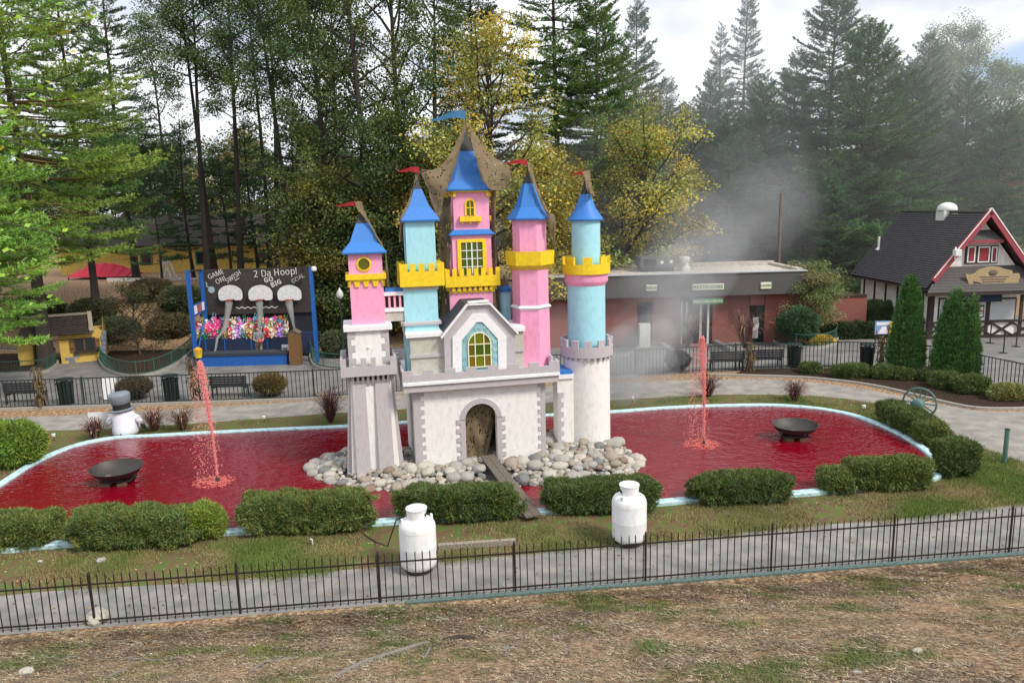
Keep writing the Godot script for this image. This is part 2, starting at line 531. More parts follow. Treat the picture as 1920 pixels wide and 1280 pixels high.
# broken high cloud over pale blue, the same kind of sky all round
func cloud_sky() -> ImageTexture:
	var w := 1024
	var h := 512
	var im := Image.create(w, h, false, Image.FORMAT_RGBF)
	var f := FastNoiseLite.new()
	f.seed = 4
	f.frequency = 0.9
	f.fractal_octaves = 5
	var g := FastNoiseLite.new()
	g.seed = 9
	g.frequency = 0.5
	g.fractal_octaves = 3
	for y in h:
		var e := PI / 2 - PI * (y + 0.5) / h
		for x in w:
			var c: Color
			if e < -0.02:
				c = Color(0.3, 0.29, 0.27)
			else:
				var a := TAU * (x + 0.5) / w
				var k := cos(e) / (maxf(sin(e), 0.0) + 0.14)
				var q := Vector2(cos(a), sin(a)) * k
				var d := f.get_noise_3d(q.x * 0.8, q.y * 1.5, 3.0)
				var b := g.get_noise_3d(q.x, q.y, 8.0)
				var cover := smoothstep(-0.62, -0.3, d + 0.5 * b)
				var lump := smoothstep(-0.5, 0.5, d * 1.3 - 0.6 * f.get_noise_3d(q.x * 2.0, q.y * 3.0, 20.0))
				var cloud := Color(0.46, 0.49, 0.55).lerp(Color(0.8, 0.82, 0.86), lump)
				c = Color(0.3, 0.42, 0.62).lerp(cloud, cover)
			im.set_pixel(x, y, c)
	return ImageTexture.create_from_image(im)
# ---------------------------------------------------------------- the setting
func sheet(called: String, pts: PackedVector2Array, h: float, m: Material) -> MeshInstance3D:
	var mb := MB.new()
	var ix := Geometry2D.triangulate_polygon(pts)
	for i in range(0, ix.size(), 3):
		var a := pts[ix[i]]
		var b := pts[ix[i + 1]]
		var d := pts[ix[i + 2]]
		if (b - a).cross(d - a) < 0:
			var t := b
			b = d
			d = t
		mb.tri(Vector3(a.x, h, a.y), Vector3(b.x, h, b.y), Vector3(d.x, h, d.y))
	return struct(called, mb, m)

func ground_px(px: Array, h := 0.0) -> PackedVector2Array:
	var r := PackedVector2Array()
	for p in px:
		var q := G(p[0], p[1], h)
		r.push_back(Vector2(q.x, q.z))
	return r

# a closed or open run of points made denser and round
func curve(p: PackedVector2Array, closed: bool, per := 6) -> PackedVector2Array:
	var r := PackedVector2Array()
	var k := p.size()
	for i in (k if closed else k - 1):
		var a := p[(i - 1 + k) % k] if closed or i > 0 else p[i]
		var b := p[i]
		var c := p[(i + 1) % k]
		var d := p[(i + 2) % k] if closed or i + 2 < k else c
		for j in per:
			r.push_back(b.cubic_interpolate(c, a, d, float(j) / per))
	if not closed: r.push_back(p[-1])
	return r

func steps(stops: Array) -> PackedFloat32Array:
	# [[start, step], ..., [end]]
	var r := PackedFloat32Array()
	for i in stops.size() - 1:
		var a: float = stops[i][0]
		var b: float = stops[i + 1][0]
		var n := int(ceilf(absf(b - a) / float(stops[i][1])))
		for j in n: r.push_back(lerpf(a, b, float(j) / n))
	r.push_back(stops[-1][0])
	return r

var pool_outer: PackedVector2Array
var pool_water_edge: PackedVector2Array
const WATER_Y := 0.045

func make_ground() -> void:
	var xs := steps([[-900.0, 150.0], [-120.0, 12.0], [-48.0, 2.0], [-14.0, 0.3], [14.0, 2.0], [48.0, 12.0], [120.0, 150.0], [900.0]])
	var zs := steps([[40.0, 6.0], [2.0, 0.3], [-16.0, 2.4], [-40.0, 1.0], [-56.0, 8.0], [-120.0, 40.0], [-300.0, 200.0], [-1200.0]])
	var mb := MB.new()
	var hs := []
	for x in xs:
		var col := PackedFloat32Array()
		for z in zs: col.push_back(ground_y(x, z))
		hs.push_back(col)
	for i in xs.size() - 1:
		for j in zs.size() - 1:
			var a := Vector3(xs[i], hs[i][j], zs[j])
			var b := Vector3(xs[i], hs[i][j + 1], zs[j + 1])
			var c := Vector3(xs[i + 1], hs[i + 1][j + 1], zs[j + 1])
			var d := Vector3(xs[i + 1], hs[i + 1][j], zs[j])
			mb.quad(a, b, c, d)
	mb.smooth(80.0)
	struct("ground", mb, M.terrain)

	# lawn between the near path and the back road
	var road_far := curve(ground_px([[-260, 792], [0, 784], [200, 775], [420, 762], [640, 748], [900, 732], [1170, 717], [1400, 711], [1500, 715], [1600, 726], [1700, 745], [1790, 763], [1860, 772], [1990, 770], [2200, 760]]), false, 4)
	var road_near := curve(ground_px([[-260, 832], [0, 811], [200, 804], [420, 790], [640, 774], [900, 760], [1150, 750], [1320, 741], [1450, 740], [1560, 745], [1640, 757], [1700, 775], [1760, 800], [1830, 834], [1890, 858], [1960, 884], [2040, 902]]), false, 4)
	var path_far := curve(ground_px([[-300, 1150], [0, 1118], [130, 1106], [400, 1091], [600, 1073], [740, 1061], [880, 1049], [1000, 1038], [1130, 1024], [1300, 1010], [1500, 988], [1700, 972], [1850, 953], [1920, 944], [2040, 928]]), false, 4)
	var lawn := road_near.duplicate()
	var pf := path_far.duplicate()
	pf.reverse()
	lawn.append_array(pf)
	lawn_poly = lawn
	sheet("lawn", lawn, 0.004, M.lawn)
	var road := road_far.duplicate()
	var rn := road_near.duplicate()
	rn.reverse()
	road.append_array(rn)
	sheet("road", road, 0.008, M.road)
	var path := path_far.duplicate()
	for i in 30:
		var x := 22.0 - 44.0 * i / 29.0
		path.push_back(Vector2(x, fence_z(x) + 0.1))
	sheet("path", path, 0.008, M.asphalt)

	# midway behind the far fence
	var bf := far_fence_line()
	var plaza := PackedVector2Array()
	for p in bf: plaza.push_back(p)
	plaza.append_array(PackedVector2Array([Vector2(60, -27), Vector2(60, -46), Vector2(3, -46), Vector2(3, -40.5), Vector2(-60, -40.5), Vector2(-60, -28)]))
	sheet("pavement", plaza, 0.008, M.plaza)
	# soil bed with kerb on the right, between fence and road
	var bed := ground_px([[1380, 700], [1480, 706], [1560, 712], [1640, 723], [1720, 741], [1790, 758], [1850, 766], [1960, 764], [2100, 750], [2100, 735], [1920, 738], [1840, 722], [1760, 703], [1660, 693], [1500, 690], [1400, 693]])
	sheet("soil_bed", bed, 0.014, M.mulch)
	kerb_line("kerb", curve(ground_px([[1330, 704], [1480, 708], [1560, 714], [1640, 725], [1720, 743], [1790, 760], [1850, 768], [1960, 766], [2100, 752]]), false, 4), 0.14, 0.09)
	var front := PackedVector2Array()
	for p in far_fence_line(): front.push_back(p + Vector2(0, 0.12))
	kerb_line("kerb", front.slice(0, 26), 0.14, 0.1)

func kerb_line(called: String, p: PackedVector2Array, w: float, h: float) -> MeshInstance3D:
	var mb := MB.new()
	wall_run(mb, p, w, 0.0, h)
	return struct(called, mb, M.kerb)

# upright band along points
func wall_run(mb: MB, p: PackedVector2Array, w: float, y0: float, y1: float, closed := false) -> void:
	var rings := []
	var k := p.size()
	for i in (k + 1 if closed else k):
		var a := p[(i - 1 + k) % k] if closed or i > 0 else p[i]
		var b := p[(i + 1) % k] if closed or i + 1 < k else p[i]
		var d := (b - a).normalized()
		var s := Vector2(-d.y, d.x) * w * 0.5
		var c := p[i % k]
		rings.push_back(PackedVector3Array([Vector3(c.x + s.x, y0, c.y + s.y), Vector3(c.x + s.x, y1, c.y + s.y), Vector3(c.x - s.x, y1, c.y - s.y), Vector3(c.x - s.x, y0, c.y - s.y)]))
	rings.reverse()
	mb.loft(rings, not closed, not closed)

func far_fence_line() -> PackedVector2Array:
	return curve(ground_px([[-330, 777], [-160, 773], [0, 768], [320, 757], [640, 745], [900, 725], [1150, 708], [1300, 699], [1500, 690], [1660, 692], [1760, 702], [1840, 721], [1920, 741], [2010, 768]]), false, 4)

# ---------------------------------------------------------------- pool
func make_pool() -> void:
	var px := [[-150, 905], [-60, 935], [0, 900], [55, 866], [125, 836], [200, 819], [300, 812], [500, 802], [640, 796], [780, 787], [960, 778], [1140, 769], [1220, 763], [1320, 758], [1430, 756], [1500, 759], [1560, 766], [1620, 780], [1690, 808], [1740, 838], [1775, 870], [1768, 892], [1700, 906], [1500, 926], [1300, 938], [1240, 943], [1000, 961], [740, 978], [560, 991], [420, 999], [240, 1014], [70, 1024], [0, 1031], [-110, 1020], [-190, 975]]
	px[0] = [-170, 925]
	px[1] = [-75, 938]
	px[1] = [-60, 940]
	px = px.slice(2)
	px.push_back([-140, 1000])
	px.push_back([-120, 975])
	px.push_back([-60, 937])
	pool_outer = curve(ground_px(px, 0.1), true, 4)
	var inner: Array = Geometry2D.offset_polygon(pool_outer, -0.17, Geometry2D.JOIN_ROUND)
	pool_water_edge = inner[0]
	var mid: PackedVector2Array = Geometry2D.offset_polygon(pool_outer, -0.14, Geometry2D.JOIN_ROUND)[0]
	var rim := MB.new()
	# rounded coping: five points across
	var rings := []
	var k := mid.size()
	for i in k + 1:
		var a := mid[(i - 1 + k) % k]
		var b := mid[(i + 1) % k]
		var c := mid[i % k]
		var d := (b - a).normalized()
		var s := Vector2(-d.y, d.x)
		var r := PackedVector3Array()
		var wob := 0.012 * noise.get_noise_2d(c.x * 14.0, c.y * 14.0)
		for q in [[-0.12, 0.0], [-0.12, 0.085], [-0.095, 0.11], [0.095, 0.115], [0.12, 0.09], [0.12, 0.0]]:
			var o: Vector2 = c + s * (q[0] + wob)
			r.push_back(Vector3(o.x, q[1] + wob, o.y))
		rings.push_back(r)
	var area := 0.0
	for i in k: area += mid[i].cross(mid[(i + 1) % k])
	if area > 0: rings.reverse()
	rim.loft(rings, false, false)
	rim.smooth(40.0)
	var o := struct("pool_rim", rim, M.rim)

	# red water with real wavelets, rings round the two fountains
	var box := Rect2(pool_water_edge[0], Vector2.ZERO)
	for p in pool_water_edge: box = box.expand(p)
	var st := 0.11
	var nx := int(box.size.x / st)
	var nz := int(box.size.y / st)
	var f1 := G(408, 903, 0.05)
	var f2 := G(1320, 833, 0.05)
	var wn := FastNoiseLite.new()
	wn.seed = 77
	wn.frequency = 1.0
	wn.fractal_octaves = 3
	var hgt := func(x: float, z: float) -> float:
		var h := 0.009 * wn.get_noise_3d(x * 0.75, z * 1.7, 0.0) + 0.005 * wn.get_noise_3d(x * 1.6, z * 3.4, 5.0)
		for f in [f1, f2]:
			var r := Vector2(x - f.x, z - f.z).length()
			h += 0.007 * sin(r * 13.0 + 2.0 * wn.get_noise_3d(x * 0.8, z * 0.8, 2.0)) * exp(-r * 0.6)
		return h
	var mb := MB.new()
	var vals := PackedFloat32Array()
	vals.resize((nx + 2) * (nz + 2))
	var nor := PackedVector3Array()
	nor.resize(vals.size())
	var w := nx + 2
	for j in nz + 2:
		for i in w:
			vals[j * w + i] = hgt.call(box.position.x + i * st, box.position.y + j * st)
	for j in nz + 2:
		for i in w:
			var dx := vals[j * w + mini(i + 1, w - 1)] - vals[j * w + maxi(i - 1, 0)]
			var dz := vals[mini(j + 1, nz + 1) * w + i] - vals[maxi(j - 1, 0) * w + i]
			nor[j * w + i] = Vector3(-dx, 2.0 * st, -dz).normalized()
	for j in nz + 1:
		for i in nx + 1:
			var q := box.position + Vector2(i + 0.5, j + 0.5) * st
			if not Geometry2D.is_point_in_polygon(q, pool_water_edge): continue
			var ids := [j * w + i, j * w + i + 1, (j + 1) * w + i + 1, (j + 1) * w + i]
			var vs := []
			for id in ids:
				vs.push_back(Vector3(box.position.x + (id % w) * st, WATER_Y + vals[id], box.position.y + (id / w) * st))
			for t in [[0, 1, 2], [0, 2, 3]]:
				for e in t:
					mb.v.push_back(vs[e])
					mb.n.push_back(nor[ids[e]])
	struct("water", mb, M.water)

# ---------------------------------------------------------------- railings
func rail_fence(root: Node3D, line: PackedVector2Array, spacing: float, height: float, rail_h: float, low: float, post_every: float, post_off: float, m: Material, pr: float, spear: bool, y0 := 0.0) -> void:
	var pk := MB.new()
	if spear:
		pk.lathe([[pr, 0.0], [pr, height - 0.06], [pr * 1.25, height - 0.055], [pr * 0.9, height - 0.04], [0.001, height]], 5)
	else:
		pk.lathe([[pr, 0.0], [pr, rail_h]], 5)
	var pm := pk.mesh()
	var po := MB.new()
	var ph := height + (0.05 if spear else 0.06)
	po.lathe([[pr * 1.9, 0.0], [pr * 1.9, ph - 0.05], [pr * 2.4, ph - 0.045], [pr * 2.4, ph - 0.03], [pr * 1.4, ph - 0.02], [pr * 1.6, ph], [0.001, ph + 0.03]], 8)
	var pom := po.mesh()
	var along := 0.0
	var next_p := spacing * 0.5
	var next_post := post_off
	for i in line.size() - 1:
		var a := line[i]
		var b := line[i + 1]
		var l := a.distance_to(b)
		var d := (b - a).normalized()
		while next_p < along + l:
			var q := a + d * (next_p - along)
			var o := part_mesh(root, "picket", pm, m)
			o.position = Vector3(q.x, y0, q.y)
			o.rotation = Vector3(rng.randf_range(-0.012, 0.012), rng.randf() * TAU, rng.randf_range(-0.015, 0.015))
			next_p += spacing
		while next_post < along + l:
			var q := a + d * (next_post - along)
			var o := part_mesh(root, "post", pom, m)
			o.position = Vector3(q.x, y0 - 0.02, q.y)
			next_post += post_every
		along += l
	for h in [low, rail_h]:
		var rings := []
		for i in line.size():
			var a := line[maxi(i - 1, 0)]
			var b := line[mini(i + 1, line.size() - 1)]
			var d := (b - a).normalized()
			var s := Vector2(-d.y, d.x) * (pr * 1.05)
			var c := line[i]
			var y: float = y0 + h + 0.006 * noise.get_noise_2d(c.x * 20.0, h * 50.0)
			rings.push_back(PackedVector3Array([Vector3(c.x + s.x, y - pr * 1.2, c.y + s.y), Vector3(c.x + s.x, y + pr * 1.2, c.y + s.y), Vector3(c.x - s.x, y + pr * 1.2, c.y - s.y), Vector3(c.x - s.x, y - pr * 1.2, c.y - s.y)]))
		rings.reverse()
		var mb := MB.new()
		mb.loft(rings)
		part(root, "rail", mb, m)

func make_fences() -> void:
	var near := thing("railing", "rusty black iron picket railing with spear tips along the near path", "railing")
	var line := PackedVector2Array()
	for i in 41:
		var x := -12.0 + 25.0 * i / 40.0
		line.push_back(Vector2(x, fence_z(x)))
	var post0 := G(967, 1110).x + 12.0
	rail_fence(near, line, 0.145, 1.02, 0.82, 0.1, 2.62, fmod(post0 * 1.005, 2.62), M.iron, 0.0115, true)
	# painted timber edging under the right-hand run
	var mb := MB.new()
	var x0 := G(760, 1140).x
	var e := PackedVector2Array()
	for i in 40:
		var x := x0 + (13.0 - x0) * i / 39.0
		e.push_back(Vector2(x, fence_z(x) + 0.12))
	wall_run(mb, e, 0.11, 0.0, 0.05)
	var o := part(self, "timber_edging", mb, M.turquoise)
	tag(o, "worn turquoise timber edging board under the near iron railing", "edging")

	var far := thing("far_railing", "dark green metal picket railing between the road and the midway", "railing")
	rail_fence(far, far_fence_line(), 0.168, 1.22, 1.18, 0.1, 4.6, 1.2, M.iron_green, 0.016, false)
# ---------------------------------------------------------------- the castle
var CT: Transform3D
var CTI: Transform3D

# a pixel on the castle's own upright plane z
func cl(px: float, py: float, z: float) -> Vector2:
	var o := CTI * eye()
	var d := CTI.basis * ray(px, py)
	var p := o + d * ((z - o.z) / d.z)
	return Vector2(p.x, p.y)

func cx(px: float, py: float, z: float) -> float:
	return cl(px, py, z).x

func cy(px: float, py: float, z: float) -> float:
	return cl(px, py, z).y

# front rectangle in pixels to a box of some depth behind plane z
func block(parent: Node3D, called: String, m: Material, l: float, r: float, t: float, b: float, z: float, depth: float, edge := 0.0) -> MeshInstance3D:
	var my := (t + b) * 0.5
	var mx := (l + r) * 0.5
	var mb := MB.new()
	if edge > 0.0:
		mb.cbox(cx(l, my, z), cx(r, my, z), cy(mx, b, z), cy(mx, t, z), z - depth, z, edge)
	else:
		mb.box(cx(l, my, z), cx(r, my, z), cy(mx, b, z), cy(mx, t, z), z - depth, z)
	return part(parent, called, mb, m)

func ngon(cxx: float, y: float, cz: float, r: float, n: int, turn: float) -> PackedVector3Array:
	var p := PackedVector3Array()
	for k in n:
		var a := turn + TAU * k / n
		p.push_back(Vector3(cxx + cos(a) * r, y, cz + sin(a) * r))
	return p

# flared roof: half widths and heights, n sides; the last ring is the black tip's foot
func flared_roof(parent: Node3D, c: Vector2, prof: Array, tip_y: float, n: int, turn: float, scale_r := 1.0) -> void:
	var rings := []
	for p in prof: rings.push_back(ngon(c.x, p[1], c.y, p[0] * scale_r, n, turn))
	var mb := MB.new()
	var y0: float = prof[0][1]
	rings.push_front(ngon(c.x, y0 - 0.045, c.y, prof[0][0] * scale_r * 0.985, n, turn))
	mb.loft(rings, true, false)
	if n > 9: mb.smooth(35.0)
	part(parent, "roof", mb, M.roof_blue)
	var tip := MB.new()
	var l: Array = prof[-1]
	tip.loft([ngon(c.x, l[1] - 0.002, c.y, l[0] * scale_r * 1.03, n, turn), ngon(c.x, tip_y, c.y, 0.02, n, turn)], false, true)
	if n > 9: tip.smooth(35.0)
	part(parent, "roof_tip", tip, M.roof_tip)

func pennant(parent: Node3D, foot: Vector3, top: float, tip: Vector2, hgt: float, m: Material, tail := 0.3) -> void:
	var pole := MB.new()
	pole.tube([foot, Vector3(foot.x, top, foot.z)], [0.014, 0.012], 6)
	part(parent, "flag_pole", pole, M.iron)
	var mb := MB.new()
	var n := 10
	var L := tip.x - foot.x
	var front := []
	for i in n + 1:
		var t := float(i) / n
		var x := foot.x + L * t
		var mid := lerpf(top - hgt * 0.5 - 0.02, tip.y, t) + 0.05 * sin(t * 5.0) * absf(L)
		var hh := hgt * 0.5 * (1.0 - 0.86 * t)
		var zz := foot.z + 0.06 * sin(t * 7.0) * t
		front.push_back([Vector3(x, mid - hh, zz), Vector3(x, mid + hh, zz + 0.015)])
	for s in [0.004, -0.004]:
		for i in n:
			var a: Vector3 = front[i][0] + Vector3(0, 0, s)
			var b: Vector3 = front[i][1] + Vector3(0, 0, s)
			var c: Vector3 = front[i + 1][1] + Vector3(0, 0, s)
			var d: Vector3 = front[i + 1][0] + Vector3(0, 0, s)
			if (L > 0) == (s > 0): mb.quad(a, b, c, d)
			else: mb.quad(d, c, b, a)
	mb.smooth(60.0)
	part(parent, "flag", mb, m)

# crenellated outline: left, right, low level, high level, list of merlon [x0, x1]
func crenel(x0: float, x1: float, y0: float, ylow: float, yhigh: float, mer: Array) -> PackedVector2Array:
	var p := PackedVector2Array([Vector2(x0, y0), Vector2(x0, ylow)])
	for q in mer:
		var a: float = maxf(q[0], x0)
		var b: float = minf(q[1], x1)
		if a > x0 + 1e-4: p.push_back(Vector2(a, ylow))
		else: p.remove_at(p.size() - 1)
		p.push_back(Vector2(a, yhigh))
		p.push_back(Vector2(b, yhigh))
		if b < x1 - 1e-4: p.push_back(Vector2(b, ylow))
	if mer[-1][1] < x1 - 1e-4: p.push_back(Vector2(x1, ylow))
	p.push_back(Vector2(x1, y0))
	return p

# four crenellated sides round a square tower
func square_battlement(parent: Node3D, called: String, m: Material, x0: float, x1: float, z: float, depth: float, y0: float, ylow: float, yhigh: float, mer: Array, th := 0.07) -> void:
	var mb := MB.new()
	mb.prism(crenel(x0, x1, y0, ylow, yhigh, mer), z, th)
	mb.prism(crenel(x0, x1, y0, ylow, yhigh, mer), z - depth + th, th)
	for s in [x0 + th, x1]:
		var from := mb.v.size()
		var mm := []
		var k := 5
		for i in k: mm.push_back([-depth * 0.5 + th + (depth - 2 * th) * i / k, -depth * 0.5 + th + (depth - 2 * th) * (i + 0.5) / k])
		mb.prism(crenel(-depth * 0.5 + th, depth * 0.5 - th, y0, ylow, yhigh, mm), 0.0, th)
		mb.xform(Transform3D(Basis(Vector3.UP, PI / 2), Vector3(s, 0, z - depth * 0.5)), from)
	part(parent, called, mb, m)

# crenellated round or many-sided ring
func round_battlement(parent: Node3D, called: String, m: Material, c: Vector2, r: float, y0: float, ylow: float, yhigh: float, count: int, turn: float, th := 0.08) -> void:
	var mb := MB.new()
	var seg := count * 6
	for k in seg:
		var a0 := turn + TAU * k / seg
		var a1 := turn + TAU * (k + 1) / seg
		var up := (k % 6) < 3
		var y1 := yhigh if up else ylow
		var f := func(a: float, rr: float, y: float) -> Vector3: return Vector3(c.x + cos(a) * rr, y, c.y + sin(a) * rr)
		mb.quad(f.call(a0, r, y0), f.call(a1, r, y0), f.call(a1, r, y1), f.call(a0, r, y1))
		mb.quad(f.call(a1, r - th, y0), f.call(a0, r - th, y0), f.call(a0, r - th, y1), f.call(a1, r - th, y1))
		mb.quad(f.call(a0, r, y1), f.call(a1, r, y1), f.call(a1, r - th, y1), f.call(a0, r - th, y1))
		mb.quad(f.call(a1, r, y0), f.call(a0, r, y0), f.call(a0, r - th, y0), f.call(a1, r - th, y0))
		if k % 6 == 0: mb.quad(f.call(a0, r - th, ylow), f.call(a0, r, ylow), f.call(a0, r, yhigh), f.call(a0, r - th, yhigh))
		if k % 6 == 3: mb.quad(f.call(a0, r, ylow), f.call(a0, r - th, ylow), f.call(a0, r - th, yhigh), f.call(a0, r, yhigh))
	mb.smooth(25.0)
	part(parent, called, mb, m)

# quoins: toothed grey strip, proud of the wall; side +1 teeth towards +x
func quoins(parent: Node3D, x: float, w: float, tooth: float, y0: float, y1: float, n: int, z: float, side: float) -> void:
	var p := PackedVector2Array()
	p.push_back(Vector2(x, y0))
	p.push_back(Vector2(x, y1))
	for i in n * 2:
		var ya := y1 - (y1 - y0) * i / (n * 2.0)
		var yb := y1 - (y1 - y0) * (i + 1) / (n * 2.0)
		var e := x + side * (w + (tooth if i % 2 == 0 else 0.0))
		p.push_back(Vector2(e, ya))
		p.push_back(Vector2(e, yb))
	var mb := MB.new()
	mb.prism(p, z + 0.02, 0.03)
	part(parent, "quoin_strip", mb, M.trim_grey)

func arch_pts(x0: float, x1: float, y0: float, y1: float, n := 10) -> PackedVector2Array:
	# upright sides, half-round head touching y1
	var r := (x1 - x0) * 0.5
	var p := PackedVector2Array([Vector2(x0, y0)])
	for i in n + 1:
		var a := PI - PI * i / n
		p.push_back(Vector2((x0 + x1) * 0.5 + cos(a) * r, y1 - r + sin(a) * r))
	p.push_back(Vector2(x1, y0))
	return p

# a frame between an outer and an inner outline of the same number of points, open at the foot
func band(mb: MB, outer: PackedVector2Array, inner: PackedVector2Array, z: float, th: float, closed := false) -> void:
	var k := outer.size()
	for i in (k if closed else k - 1):
		var j := (i + 1) % k
		mb.prism(PackedVector2Array([outer[i], outer[j], inner[j], inner[i]]), z, th)

func make_castle() -> void:
	var at := G(903, 874, 0.12)
	CT = Transform3D(Basis(Vector3.UP, deg_to_rad(12.0)), at)
	CTI = CT.affine_inverse()
	var castle := thing("castle", "miniature fairytale castle with pink, pale blue and white towers on a rock island", "castle")
	castle.transform = CT
	var gy := -0.12

	# --- hall: white front with arched door
	var hall := node(castle, "hall")
	var zf := 0.0
	var hx0 := cx(777, 800, zf)
	var hx1 := cx(1023, 800, zf)
	var hy1 := cy(900, 728, zf) + 0.05
	var dx0 := cx(873, 810, zf)
	var dx1 := cx(932, 810, zf)
	var dy1 := cy(903, 756, zf)
	var dy0 := cy(903, 866, zf)
	var w := MB.new()
	var outl := PackedVector2Array([Vector2(hx0, gy), Vector2(hx0, hy1), Vector2(hx1, hy1), Vector2(hx1, gy)])
	var a := arch_pts(dx0, dx1, gy, dy1, 12)
	a.reverse()
	outl.append_array(a)
	w.prism(outl, zf, 0.22)
	w.box(hx0, hx0 + 0.2, gy, hy1, -2.9, -0.221)
	w.box(hx1 - 0.2, hx1, gy, hy1, -2.9, -0.221)
	w.box(hx0, hx1, gy, hy1, -3.1, -2.901)
	part(hall, "wall", w, M.stucco)
	var fl := MB.new()
	fl.box(hx0 + 0.21, hx1 - 0.21, gy, dy0, -2.89, -0.02)
	part(hall, "floor", fl, M.kerb)
	quoins(hall, hx0, 0.2, 0.1, 0.0, hy1 - 0.02, 9, zf, 1.0)
	quoins(hall, hx1, 0.12, 0.1, 0.0, hy1 - 0.02, 9, zf, -1.0)
	# door surround with toothed jambs
	var sur := MB.new()
	var so := arch_pts(dx0 - 0.15, dx1 + 0.15, dy1 - 0.42, dy1 + 0.15, 12)
	var si := arch_pts(dx0 - 0.003, dx1 + 0.003, dy1 - 0.42, dy1 + 0.003, 12)
	band(sur, so, si, zf + 0.035, 0.06)
	for s in [[dx0, -1.0], [dx1, 1.0]]:
		for i in 10:
			var y1 := dy1 - 0.42 - (dy1 - 0.42 - dy0) * i / 10.0
			var y0 := dy1 - 0.42 - (dy1 - 0.42 - dy0) * (i + 1) / 10.0
			var e: float = s[0] + s[1] * (0.25 if i % 2 == 0 else 0.14)
			sur.box(minf(s[0], e), maxf(s[0], e), y0, y1 - 0.001, zf - 0.02, zf + 0.035)
	part(hall, "door_surround", sur, M.trim_grey)

	# --- ledge: cornice, white moulding and parapet
	var ledge := node(castle, "terrace")
	var zl := 0.28
	var lx0 := cx(755, 720, zl)
	var lx1 := cx(1050, 700, zl)
	var ly0 := cy(900, 727, zl)
	var ly1 := cy(900, 714, zl)
	var ly2 := cy(900, 708, zl)
	var ly3 := cy(900, 695, zl)
	var ly4 := cy(900, 687, zl)
	var mb := MB.new()
	mb.box(lx0 + 0.02, lx1 - 0.02, ly0, ly1 - 0.002, -3.2, zl - 0.03)
	part(ledge, "cornice", mb, M.trim_grey)
	mb = MB.new()
	mb.cbox(lx0, lx1, ly1, ly2 - 0.002, -3.2, zl + 0.03, 0.02)
	part(ledge, "moulding", mb, M.trim_white)
	var mer := []
	for q in [[754, 773], [793, 813], [834, 854], [874, 894], [915, 934], [953, 973], [992, 1011], [1030, 1049]]:
		mer.push_back([cx(q[0], 700, zl), cx(q[1], 700, zl)])
	square_battlement(ledge, "parapet", M.trim_grey, lx0, lx1, zl, 3.4, ly2, ly3, ly4, mer, 0.06)

	# --- gable above the door
	var gable := node(castle, "gable")
	var zg := -0.1
	var P := func(x: float, y: float) -> Vector2: return cl(x, y, zg)
	var yb := ly2
	var oL: Vector2 = P.call(832, 627)
	var oT: Vector2 = P.call(876, 572)
	var oS: Vector2 = P.call(917, 569)
	var oR: Vector2 = P.call(965, 621)
	oS.y = oT.y
	oR.y = oL.y
	var out5 := PackedVector2Array([Vector2(oL.x, yb), oL, oT, oS, oR, Vector2(oR.x, yb)])
	mb = MB.new()
	mb.prism(out5, zg, 1.9)
	part(gable, "gable_wall", mb, M.trim_grey)
	var b1 := PackedVector2Array([P.call(848, 690), P.call(848, 632), P.call(885, 588), P.call(911, 587), P.call(949, 629), P.call(949, 690)])
	var b2 := PackedVector2Array([P.call(865, 690), P.call(865, 638), P.call(893, 603), P.call(904, 603), P.call(933, 635), P.call(934, 690)])
	b1[0].y = yb; b1[5].y = yb; b2[0].y = yb; b2[5].y = yb
	mb = MB.new()
	band(mb, b1, b2, zg + 0.05, 0.06)
	part(gable, "white_band", mb, M.trim_white)
	mb = MB.new()
	mb.prism(b2, zg + 0.012, 0.02)
	part(gable, "tile_field", mb, M.tile_cyan)
	# scale tiles, each its own piece
	var wx0 := cx(877, 660, zg)
	var wx1 := cx(921, 660, zg)
	var wy0 := cy(899, 688, zg)
	var wy1 := cy(899, 622, zg)
	var win := arch_pts(wx0, wx1, wy0, wy1, 12)
	var tile := MB.new()
	var tp := PackedVector2Array()
	for k in 7: tp.push_back(Vector2(cos(PI + PI * k / 6.0), sin(PI + PI * k / 6.0)) * 0.062)
	tp.push_back(Vector2(0.062, 0.05)); tp.push_back(Vector2(-0.062, 0.05))
	tile.prism(tp, 0.0, 0.012)
	var tm := tile.mesh()
	for row in 13:
		for i in 12:
			var x := (b2[0].x + b2[5].x) * 0.5 + (i - 5.5 + (0.5 if row % 2 else 0.0)) * 0.128
			var y := yb + 0.08 + row * 0.105
			var okay := true
			for c in [Vector2(x - 0.06, y), Vector2(x + 0.06, y), Vector2(x, y + 0.05), Vector2(x, y - 0.06)]:
				if not Geometry2D.is_point_in_polygon(c, b2) or Geometry2D.is_point_in_polygon(c, win): okay = false
			if not okay: continue
			var o := part_mesh(gable, "tile", tm, [M.tile_cyan, M.tile_cyan_b, M.tile_cyan_c][rng.randi() % 3])
			o.position = Vector3(x, y, zg + 0.026 + 0.003 * (row % 2))
	# arched window with nine lights
	mb = MB.new()
	var wi := arch_pts(wx0 + 0.03, wx1 - 0.03, wy0 + 0.03, wy1 - 0.03, 12)
	band(mb, win, wi, zg + 0.055, 0.05)
	mb.box(wx0, wx1, wy0 - 0.0, wy0 + 0.03, zg + 0.01, zg + 0.06)
	var ww := wx1 - wx0
	for k in [1, 2]:
		var bx: float = wx0 + ww * (0.31 + 0.38 * (k - 1))
		mb.box(bx - 0.014, bx + 0.014, wy0 + 0.03, wy1 - 0.055, zg + 0.01, zg + 0.052)
		var by: float = wy0 + (wy1 - wy0) * [0.335, 0.66][k - 1]
		mb.box(wx0 + 0.03, wx1 - 0.03, by - 0.013, by + 0.013, zg + 0.01, zg + 0.0515)
	part(gable, "window_frame", mb, M.cream)
